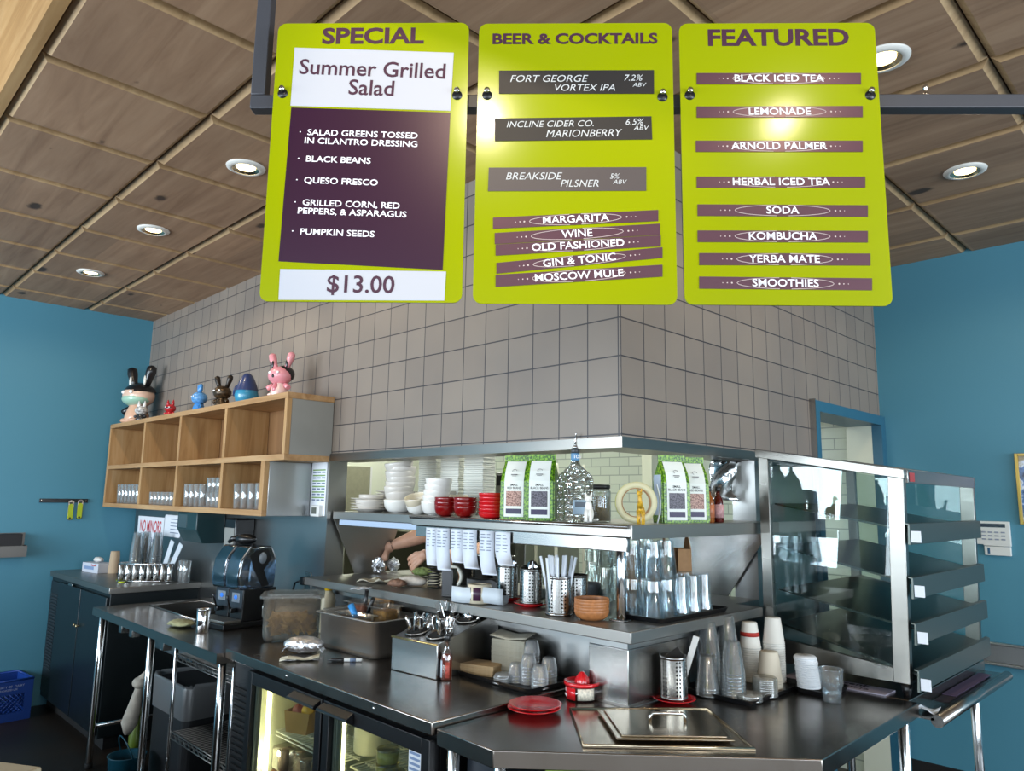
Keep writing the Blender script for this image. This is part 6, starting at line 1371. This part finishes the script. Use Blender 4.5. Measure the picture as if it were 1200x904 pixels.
t = thing('spray_bottle', 'dark green bottle leaning behind the teal bucket', 'bottle', (-3.28, -.52, 0), 0); obj('bottle', M().lathe([(0, 0), (.04, 0), (.042, .2), (.02, .26), (.018, .33), (0, .33)], 18), mat('dark_green_bottle', '#5b7020', .4), t); obj('cap', M().cyl((0, 0), .022, .3305, .36, 14), mat('light_green_cap', '#8a9a4a', .4), t)
t = thing('wire_rack', 'chrome wire shelf rack standing under the right half of the sink table', 'rack', (-2.56, -.60, 0))
for x in (0, .72):
    for y in (0, .45): obj('post', M().cyl((x, y), .011, 0, .85, 12), CHROME, t)
for z in (.80, .40, .12):
    m = wire(0.014, .706, .012, .438, z, .026, .0022, 3)
    for y in (.0, .45): m.tube([(.011, y, z-.03), (.709, y, z-.03)], .003, 6); m.tube([(.011, y, z+.004), (.709, y, z+.004)], .003, 6); m.tube([(.011+.698*i/24, y, z-.03 if i % 2 else z+.004) for i in range(25)], .002, 5)
    obj('wire_shelf', m, STEELB, t)
t = thing('milk_crate', 'blue plastic milk crate on the floor at the left picture edge', 'crate', (-5.06, -.90, 0), .10)
CB = mat('blue_crate_plastic', '#143d8c', .45); h = .285; wc = .165
def crate_side(m, a, b, nx):
    """one crate wall between 2-D points a and b"""
    a, b = Vector(a), Vector(b); d = (b-a); L = d.length; d.normalize(); n_ = Vector((d.y, -d.x))*.004
    def bar(s0, z0_, s1, z1_, r): m.tube([(a.x+d.x*s0, a.y+d.y*s0, z0_), (a.x+d.x*s1, a.y+d.y*s1, z1_)], r, 6)
    def slab(s0, s1, z0_, z1_):
        P = [a+d*s0-n_, a+d*s1-n_, a+d*s1+n_, a+d*s0+n_]; m.prism([(q.x, q.y) for q in P], z0_, z1_)
    slab(0, L, 0, .06); slab(0, L, .19, h); slab(0, .05, .06, .19); slab(L-.05, L, .06, .19)
    for i in range(-3, 8):
        s0 = .05+i*.032
        for sg in (1, -1):
            q0 = s0 if sg > 0 else L-s0; q1 = q0+sg*.13
            lo, hi = .05, L-.05; ta_, tb_ = 0.0, 1.0
            for bound, sgn in ((lo, 1), (hi, -1)):
                f0, f1 = sgn*(q0-bound), sgn*(q1-bound)
                if f0 < 0 and f1 < 0: ta_ = 2
                elif f0 < 0: ta_ = max(ta_, f0/(f0-f1))
                elif f1 < 0: tb_ = min(tb_, f0/(f0-f1))
            if ta_ < tb_: bar(q0+(q1-q0)*ta_, .06+.13*ta_, q0+(q1-q0)*tb_, .06+.13*tb_, .004)
m = M()
for a, b in (((-wc, -wc), (wc, -wc)), ((wc, -wc), (wc, wc)), ((wc, wc), (-wc, wc)), ((-wc, wc), (-wc, -wc))): crate_side(m, a, b, 0)
m.box(-wc, wc, -wc, wc, .001, .008); m.tube([(-wc, -wc, h), (wc, -wc, h), (wc, wc, h), (-wc, wc, h)], .009, 8, closed=True)
obj('crate', m, CB, t)
text('lettering', 'PROPERTY OF  DAIRY', .022, mat('crate_print', '#9aa8d0', .6), t, (wc+.0049, 0, .245), (PI/2, 0, PI/2)); text('lettering', 'UNAUTHORIZED USE', .018, mat('crate_print', '#9aa8d0', .6), t, (wc+.0049, -.02, .222), (PI/2, 0, PI/2))
# ------------------------------------------------------------------ inside the lit fridge
zs1 = .6645; zs2 = .4245
fx, fy = FX0, FY0
FBX, FBY = (-1.3062, -0.5747, 0.6645)[0]-.005, (-1.3062, -0.5747, 0.6645)[1]+.05
t = thing('fruit_box', 'kraft paper box of cut fruit on the upper fridge shelf', 'box', (FBX, FBY, zs1), .35)
obj('box', M().prism([(-.055, 0), (.055, 0), (.068, .085), (-.068, .085)], -.045, -.042, 'y').prism([(-.055, 0), (.055, 0), (.068, .085), (-.068, .085)], .042, .045, 'y').prism([(-.055, 0), (.055, 0), (.055, .003), (-.055, .003)], -.042, .042, 'y').prism([(-.055, .003), (-.052, .003), (-.065, .085), (-.068, .085)], -.042, .042, 'y').prism([(.052, .003), (.055, .003), (.068, .085), (.065, .085)], -.042, .042, 'y'), mat('orange_kraft', '#b98a48', .8), t)
for i, (dx, dy, c, lb) in enumerate(((-.025, 0, '#a84a38', 'red'), (.03, -.005, '#e0a81c', 'yellow'), (.005, .02, '#7a3040', 'dark red'), (.035, .025, '#d88a20', 'orange'))):
    c_, s_ = math.cos(.35), math.sin(.35)
    solo('fruit_piece', blob(.028, 1.1, 1, 1, .2), mat('fruit_'+lb.replace(' ', '_'), c, .45), lb+' piece of fruit in the kraft fruit box', 'fruit', (FBX+dx*c_-dy*s_, FBY+dx*s_+dy*c_, zs1+.05+.006*i))
t = thing('deli_cup', 'lidded clear deli cup beside the fruit box in the fridge', 'cup', (FBX+.13, FBY+.06, zs1)); obj('cup', cup(.12, .035, .048, .0015, .002, True), PLAST, t); obj('lid', M().cyl((0, 0), .05, .1205, .13, 22), PLAST, t); obj('contents', M().lathe([(0, .005), (.033, .006), (.042, .09), (0, .09)], 18), mat('pale_grain', '#a89468', .8, noise=.4, nscale=120), t)
solo('paper_plate', M().lathe([(0, 0), (.05, 0), (.06, .012), (.057, .014), (0, .004)], 24), CREAMC, 'pale round plate leaning on the fruit box in the fridge', 'plate', (FBX-.06, FBY+.07, zs1+.085), rot=(.7, .2, 0))
for i in range(5):
    t = thing('snack_pack', ('first', 'second', 'third', 'fourth', 'fifth')[i]+' brown wrapped cookie pack from the left on the lower fridge shelf', 'pack', (fx+.30+.09*i, fy+.17+.03*(i % 2), zs2), .1, 'wrapped cookie packs')
    obj('sleeve', M().box(-.038, .038, -.05, .05, 0, .07, .004), mat('cookie_brown', '#8a5632', .7, noise=.3, nscale=30), t); obj('wrapper', M().box(-.040, .040, -.052, .052, .0705, .17, .012), glassy('clear_wrapper', '#f0ece6', '#c9c1b6', 1, .15, .12, .5), t); obj('biscuit', M().cyl((0, 0), .034, .075, .15, 18), mat('pale_biscuit', '#b39a84', .8, noise=.4, nscale=50), t)
solo('storage_crock', M().lathe([(0, 0), (.07, 0), (.074, .005), (.074, .185), (.070, .19), (.064, .19), (.066, .01), (0, .008)], 28), mat('ivory_crock', '#dcd4b6', .35), 'tall ivory tub on the upper shelf behind the right fridge door', 'tub', ((-0.9048, -0.5217, 0.6645)[0], (-0.9048, -0.5217, 0.6645)[1]+.075, zs1))
solo('lemon_bag', blob(.055, 1.1, 1, .9, .2), mat('lemon_yellow', '#c99a20', .5), 'yellow lemon bag at the back of the upper fridge shelf', 'fruit', (fx+1.07, fy+.40, zs1))
dc = None
def deli(x, y, z, col, lb, g):
    t = thing('deli_tub', lb, 'tub', (x, y, z), 0, g)
    obj('tub', M().lathe([(0, 0), (.034, 0), (.038, .004), (.040, .042), (0, .042)], 22), mat('deli_'+col, {'green': '#b5a84e', 'orange': '#b5562c'}[col], .35, noise=.15, nscale=60), t); obj('lid', M().lathe([(0, .0425), (.042, .0425), (.043, .046), (.040, .049), (.034, .047), (0, .047)], 22), glassy('deli_lid', '#ece8d0', '#cfc79a', 1, .1, .12, .4), t); return t
D0 = None
for (x, y, n, col, nm) in ((1.085, .135, 7, 'green', 'left'), (1.17, .22, 7, 'green', 'middle'), (1.165, .105, 6, 'green', 'front')):
    for i in range(n):
        z = .1266+.0495*i+(.298 if True else 0); lb = 'green sauce deli tub in the %s stack behind the right fridge door' % nm; g = 'green deli tubs, %s stack' % nm
        if D0 is None: D0 = deli(fx+x, fy+y, zs2+.0495*i, col, lb, g)
        else: dup(D0, (fx+x, fy+y, zs2+.0495*i), 0, lb, g)
D1 = None
for (x, y, n, nm) in ((1.245, .095, 6, 'left'), (1.315, .11, 6, 'right')):
    for i in range(n):
        lb = 'orange salsa deli tub in the %s stack at the right fridge corner' % nm; g = 'orange deli tubs, %s stack' % nm
        if D1 is None: D1 = deli(fx+x, fy+y, zs2+.0495*i, 'orange', lb, g)
        else: dup(D1, (fx+x, fy+y, zs2+.0495*i), 0, lb, g)
t = thing('price_sticker', 'white and blue printed sticker on the right fridge door glass', 'sticker', (fx+1.40, fy+.0155, .835)); obj('sticker', M().box(-.035, .03, -.001, 0, -.045, .03), PAPER, t); m = M()
for i in range(4): m.box(-.03, .024, -.0016, -.0011, -.036+.016*i, -.028+.016*i)
obj('print_lines', m, mat('blue_print_band', '#7f95b8'), t)

# ------------------------------------------------------------------ the cook behind the pass, arms reaching over the counter
SKIN = mat('skin', '#c99a80', .55, noise=.06, nscale=25); SHIRT = mat('dark_olive_shirt', '#3b3a2c', .85, noise=.1, nscale=40); HAIRM = mat('dark_brown_hair', '#2a1d15', .6); TROU = mat('charcoal_trousers', '#26272b', .85)
def skin(name, chains, root, material, parent=None, levels=2):
    """chains: lists of (point, radius); chains share a joint when their points coincide"""
    me = bpy.data.meshes.new(name); vs, es, rs, idx = [], [], [], {}
    def vid(p, r):
        k = tuple(round(c, 4) for c in p)
        if k not in idx: idx[k] = len(vs); vs.append(p); rs.append(r)
        return idx[k]
    roots = set()
    for ch in chains:
        ids = [vid(p, r) for p, r in ch]
        es += list(zip(ids, ids[1:]))
    me.from_pydata(vs, es, []); o = bpy.data.objects.new(name, me); COL.objects.link(o)
    me.materials.append(material)
    md = o.modifiers.new('skin', 'SKIN'); md.use_smooth_shade = True; md.branch_smoothing = .3
    lay = me.skin_vertices[0].data if me.skin_vertices else None
    # one root per connected part
    par = list(range(len(vs)))
    def find(a):
        while par[a] != a: a = par[a]
        return a
    for a, b in es: par[find(a)] = find(b)
    seen = set()
    for i, r in enumerate(rs):
        lay[i].radius = (r, r) if not isinstance(r, tuple) else r; lay[i].use_root = False
    order = [idx[tuple(round(c, 4) for c in root)]]+list(range(len(vs)))
    for i in order:
        if find(i) not in seen: seen.add(find(i)); lay[i].use_root = True
    sb = o.modifiers.new('smooth', 'SUBSURF'); sb.levels = levels; sb.render_levels = levels
    if parent: o.parent = parent
    return o
V3 = lambda *a: Vector(a)
PEL, WAI, CHE, NEC = (-1.83, 1.06, .95), (-1.83, 1.05, 1.12), (-1.83, 1.02, 1.34), (-1.84, .99, 1.48)
SR, SL = (-2.02, .99, 1.43), (-1.64, .99, 1.43)
ER, EL_ = (-1.885, .62, 1.462), (-1.615, .68, 1.31)
WR, WL = (-2.0479, 0.42, 1.3666), (-1.7137, 0.42, 1.3375)
def mid(a, b, f): return tuple(a[i]+(b[i]-a[i])*f for i in range(3))
chains = [[(PEL, .12), (WAI, .11), (CHE, .125), (NEC, .055), ((-1.84, .965, 1.54), .05)],
    [(CHE, .125), (SR, .072), (mid(SR, ER, .5), .064), (ER, .054), (mid(ER, WR, .35), .054), (mid(ER, WR, .75), .039), (WR, .031)],
    [(CHE, .125), (SL, .072), (mid(SL, EL_, .5), .064), (EL_, .054), (mid(EL_, WL, .35), .054), (mid(EL_, WL, .75), .039), (WL, .031)]]
for s in (-1, 1): chains.append([(PEL, .12), (( -1.83+s*.09, 1.06, .86), .085), ((-1.83+s*.10, 1.05, .50), .055), ((-1.83+s*.10, 1.07, .10), .038), ((-1.83+s*.10, 1.05, .045), .035), ((-1.83+s*.105, .92, .03), .028)])
def hand(W, palm, tips, thumb):
    """five chains running from the wrist through the palm to each fingertip; the remesh below merges them into one hand"""
    W, palm = Vector(W), Vector(palm); out = []
    for kn, t1, t2 in tips:
        kn, t1, t2 = Vector(kn), Vector(t1), Vector(t2); s0 = W+(kn-palm)*.45
        out.append([(tuple(s0), .0195), (tuple(s0*.5+kn*.5), .0165), (tuple(kn), .0130), (tuple(kn*.5+t1*.5), .0112), (tuple(t1), .0108), (tuple(t1*.5+t2*.5), .0100), (tuple(t2), .0080)])
    a, b, c = (Vector(q) for q in thumb)
    out.append([(tuple(W-(palm-W)*.5), .036), (tuple(W+(palm-W)*.1), .034), (tuple(W+(palm-W)*.55), .030)]); out.append([(tuple(W+(a-W)*.4), .020), (tuple(a), .0185), (tuple(b), .0145), (tuple(c), .0105)])
    return out
def mkhand(W, D, side, curl, L=.085):
    """D: direction the hand points, side: direction from little finger to thumb"""
    W = Vector(W); D = Vector(D).normalized(); S = Vector(side); S = (S-D*S.dot(D)).normalized(); Nn = D.cross(S)
    if Nn.z > 0: Nn = -Nn
    palm = W+D*.062+Nn*.004; tips = []
    for k, (o_, ln) in enumerate(((.031, .92), (.0105, 1.0), (-.0105, .95), (-.030, .76))):
        kn = palm+S*o_*1.2+D*.008-Nn*.002; Df = (D+S*o_*5.5).normalized(); a, b = .55*curl, 1.30*curl
        t1 = kn+(Df*math.cos(a)+Nn*math.sin(a))*.046*ln; t2 = t1+(Df*math.cos(b)+Nn*math.sin(b))*.042*ln
        tips.append((kn, t1, t2))
    th0 = W+D*.030+S*.022; th1 = th0+(D*.6+S*.65+Nn*.35).normalized()*.036; th2 = th1+(D*.8+S*.1+Nn*.6).normalized()*.030
    return hand(W, palm, tips, (th0, th1, th2))
HR = mkhand(WR, V3(-.32, -.42, -.78), V3(.8, -.5, .1), 1.0); HL = mkhand(WL, V3(-.62, -.42, -.42), V3(-.6, .2, .9), .95)
HD = (-1.84, .93, 1.625)
person = skin('person', chains+HR+HL, PEL, SKIN, None, 2)
rm = person.modifiers.new('merge', 'REMESH'); rm.mode = 'VOXEL'; rm.voxel_size = .0042; rm.use_smooth_shade = True
smm = person.modifiers.new('soften', 'SMOOTH'); smm.iterations = 2; smm.factor = .5
tag(person, 'cook in a dark olive shirt behind the pass, bare forearms reaching out to foil parcels', 'person')
m = M(); m.ell(HD, .073, .092, .108, 26, 20); m.ell((HD[0], HD[1]-.088, HD[2]-.018), .013, .018, .020, 12, 8)
for s in (-1, 1): m.ell((HD[0]+s*.074, HD[1]+.008, HD[2]-.008), .009, .018, .028, 10, 8)
m.ell((HD[0], HD[1]-.035, HD[2]-.075), .045, .050, .035, 16, 10)
hd = obj('head', m, SKIN, person)
for s in (-1, 1): obj('eye', M().ell((HD[0]+s*.030, HD[1]-.080, HD[2]+.008), .011, .007, .007, 10, 8), mat('eye_dark', '#2a2320', .3), hd)
obj('mouth', M().ell((HD[0], HD[1]-.080, HD[2]-.062), .022, .007, .006, 12, 8), mat('lip', '#9a5a4e', .5), hd)
m = M(); m.ell((HD[0], HD[1]+.018, HD[2]+.028), .081, .092, .096, 24, 16); obj('hair', m, HAIRM, person)
shirt = skin('shirt', [[(PEL, .145), (WAI, .135), (CHE, .172), (mid(CHE, NEC, .78), .095)], [(CHE, .172), (SR, .088), (mid(SR, ER, .45), .080), (mid(SR, ER, .62), .076)], [(CHE, .172), (SL, .088), (mid(SL, EL_, .45), .080), (mid(SL, EL_, .62), .076)]], PEL, SHIRT, person, 2)
m = [[(PEL, .142)]]
for s in (-1, 1): m.append([(PEL, .142), ((-1.83+s*.09, 1.06, .86), .10), ((-1.83+s*.10, 1.05, .50), .072), ((-1.83+s*.10, 1.07, .12), .056)])
skin('trousers', m[1:], PEL, TROU, person, 1)
for W_, E_, nm in ((WR, ER, 'bracelet'), (WL, EL_, 'bracelet')):
    W_, E_ = Vector(W_), Vector(E_); d = (E_-W_).normalized(); c = W_+d*.012; a = d.orthogonal().normalized(); b = d.cross(a)
    obj(nm, M().tube([c+(a*math.cos(q)+b*math.sin(q))*.0275 for q in [i*PI/8 for i in range(16)]], .003, 6, closed=True), mat('dark_cord', '#3a201c', .7), person)
# ------------------------------------------------------------------ what shows of the kitchen behind
for i, (px, x, y) in enumerate(((508, -1.30, .36), (530, -1.18, .40), (548, -1.06, .42))):
    t = thing('steel_canister', ('left', 'middle', 'right')[i]+' steel canister behind the hanging order tickets', 'canister', (x, y, zl), 0, 'steel canisters behind the tickets')
    obj('body', M().lathe([(0, 0), (.058, 0), (.06, .004), (.06, .15), (.063, .152), (.063, .156), (.058, .156), (.057, .006), (0, .005)], 28), STEEL, t); obj('contents', M().lathe([(0, .12), (.0565, .12), (.0565, .124), (0, .128)], 20), mat('ochre_sauce', '#8a6a30', .5), t)
t = thing('cooking_range', 'dark olive steel cooking range block deep in the kitchen', 'range', (-3.2, 1.55, 0)); obj('body', M().box(-.75, .6, -.25, .45, .1, 1.40, .01), mat('dark_olive_steel', '#4c4b38', .45, .4), t); obj('back_ledge', M().box(-.75, .6, .30, .45, 1.4005, 1.50, .005), STEELB, t); obj('plinth', M().box(-.7, .55, -.2, .4, 0, .0995), RUB, t)
q0, q1 = (-4.19, 1.4042, 1.979), (-4.19, 1.6728, 1.6183)
t = thing('notice_board', 'plain beige board on the far kitchen wall seen over the plate stack', 'board', (-4.1994, (q0[1]+q1[1])/2, 1.72)); obj('board', M().box(0, .02, -.17, .17, -.25, .22, .002), mat('beige_board', '#8f8c76', .8, noise=.08, nscale=30), t); obj('frame_strip', M().box(.0205, .026, .15, .17, -.25, .22), WHITEP, t)
q0 = (-5.6052, 2.77, 1.8865)
t = thing('wall_vent', 'white louvred vent on the far kitchen wall beside the beige board', 'vent', (max(q0[0], -4.0), YR-.0006, 1.75)); m = M()
for i in range(14): m.box(-.09, .09, -.02, -.004, -.22+.033*i, -.20+.033*i)
obj('louvres', m, mat('cream_louvre', '#d8dcc8', .5), t); obj('back_plate', M().box(-.1, .1, -.004, 0, -.24, .25), mat('louvre_shadow', '#a5a994', .6), t)
q0 = (-2.2165, 1.6, 1.8193)
t = thing('upright_fridge', 'tall steel kitchen fridge with a black top grille behind the bean bags', 'fridge', (q0[0], 1.75, 0)); obj('body', M().box(-.16, .16, -.15, .45, .08, 1.86, .006), STEELW, t); obj('top_grille', M().box(-.14, .14, -.158, -.1505, 1.76, 1.84, .002), BLACKP, t); obj('handle', M().tube([(-.12, -.175, 1.2), (-.12, -.175, 1.6)], .010, 8), CHROME, t); obj('feet', M().box(-.14, .14, -.12, .4, 0, .0795), RUB, t)
q0 = (-1.7455, 1.48, 1.8113)
t = thing('kitchen_rack', 'white wire rack holding a kraft coffee bag behind the big bottle', 'rack', (q0[0], 1.48, 0)); WIR = mat('white_wire_coating', '#d8d6c4')
for x in (-.22, .22):
    for y in (-.14, .14): obj('post', M().cyl((x, y), .011, 0, 1.90, 10), WIR, t)
for z in (.4, .9, 1.4, 1.775): obj('wire_shelf', wire(-.205, .205, -.125, .125, z, .022, .0022, 4), WIR, t)
m = M()
for i in range(9): m.tube([(-.18+.022*i, .128, 1.79), (-.18+.022*i, .128, 1.89)], .004, 6)
obj('upright_rods', m, WIR, t)
t = thing('coffee_bag', 'kraft coffee bag with a dark brown label on the white kitchen rack', 'bag', (q0[0]-.10, 1.43, 1.7785), .5); obj('bag', M().prism([(-.035, 0), (.035, 0), (.032, .15), (.006, .19), (-.006, .19), (-.032, .15)], -.055, .055, 'x', .002), KRAFT, t); obj('label', M().box(-.03, .03, -.0368, -.0356, .03, .10), mat('dark_brown_label', '#5a3624', .6), t)
q0 = (-0.35, 1.1043, 1.7869)
t = thing('steel_hood_sheet', 'curved shiny steel sheet hanging from the soffit behind the right bean bags', 'sheet', (-.09, q0[1]-.12, 1.862), PI/2-.25); rows = []
for i in range(10):
    f = i/9; rows.append([((j/8-.5)*.24, .05*math.sin(f*2.6)*math.cos((j/8-.5)*2.2)+.012*math.sin(j*1.3+i), -.19*f) for j in range(9)])
obj('sheet', M().sheet(rows, .0015), CHROME, t); obj('hem', M().box(-.12, .12, -.006, .006, -.006, .0, .001), STEEL, t)
o = None
for i in range(5):
    lb = 'pale tray in the low stack behind the glasses under the upper shelf'
    if o is None: o = solo('plastic_tray', M().prism(rrect(.30, .22, .02), 0, .007, 'z', .002), mat('pale_grey_tray', '#b9bcb2', .5), lb, 'tray', (-.62, .42, zl), .3, 'low stack of pale trays')
    else: dup(o, (-.62+.002*(i % 2), .42, zl+.0076*i), .3+.02*(i % 3), lb, 'low stack of pale trays')
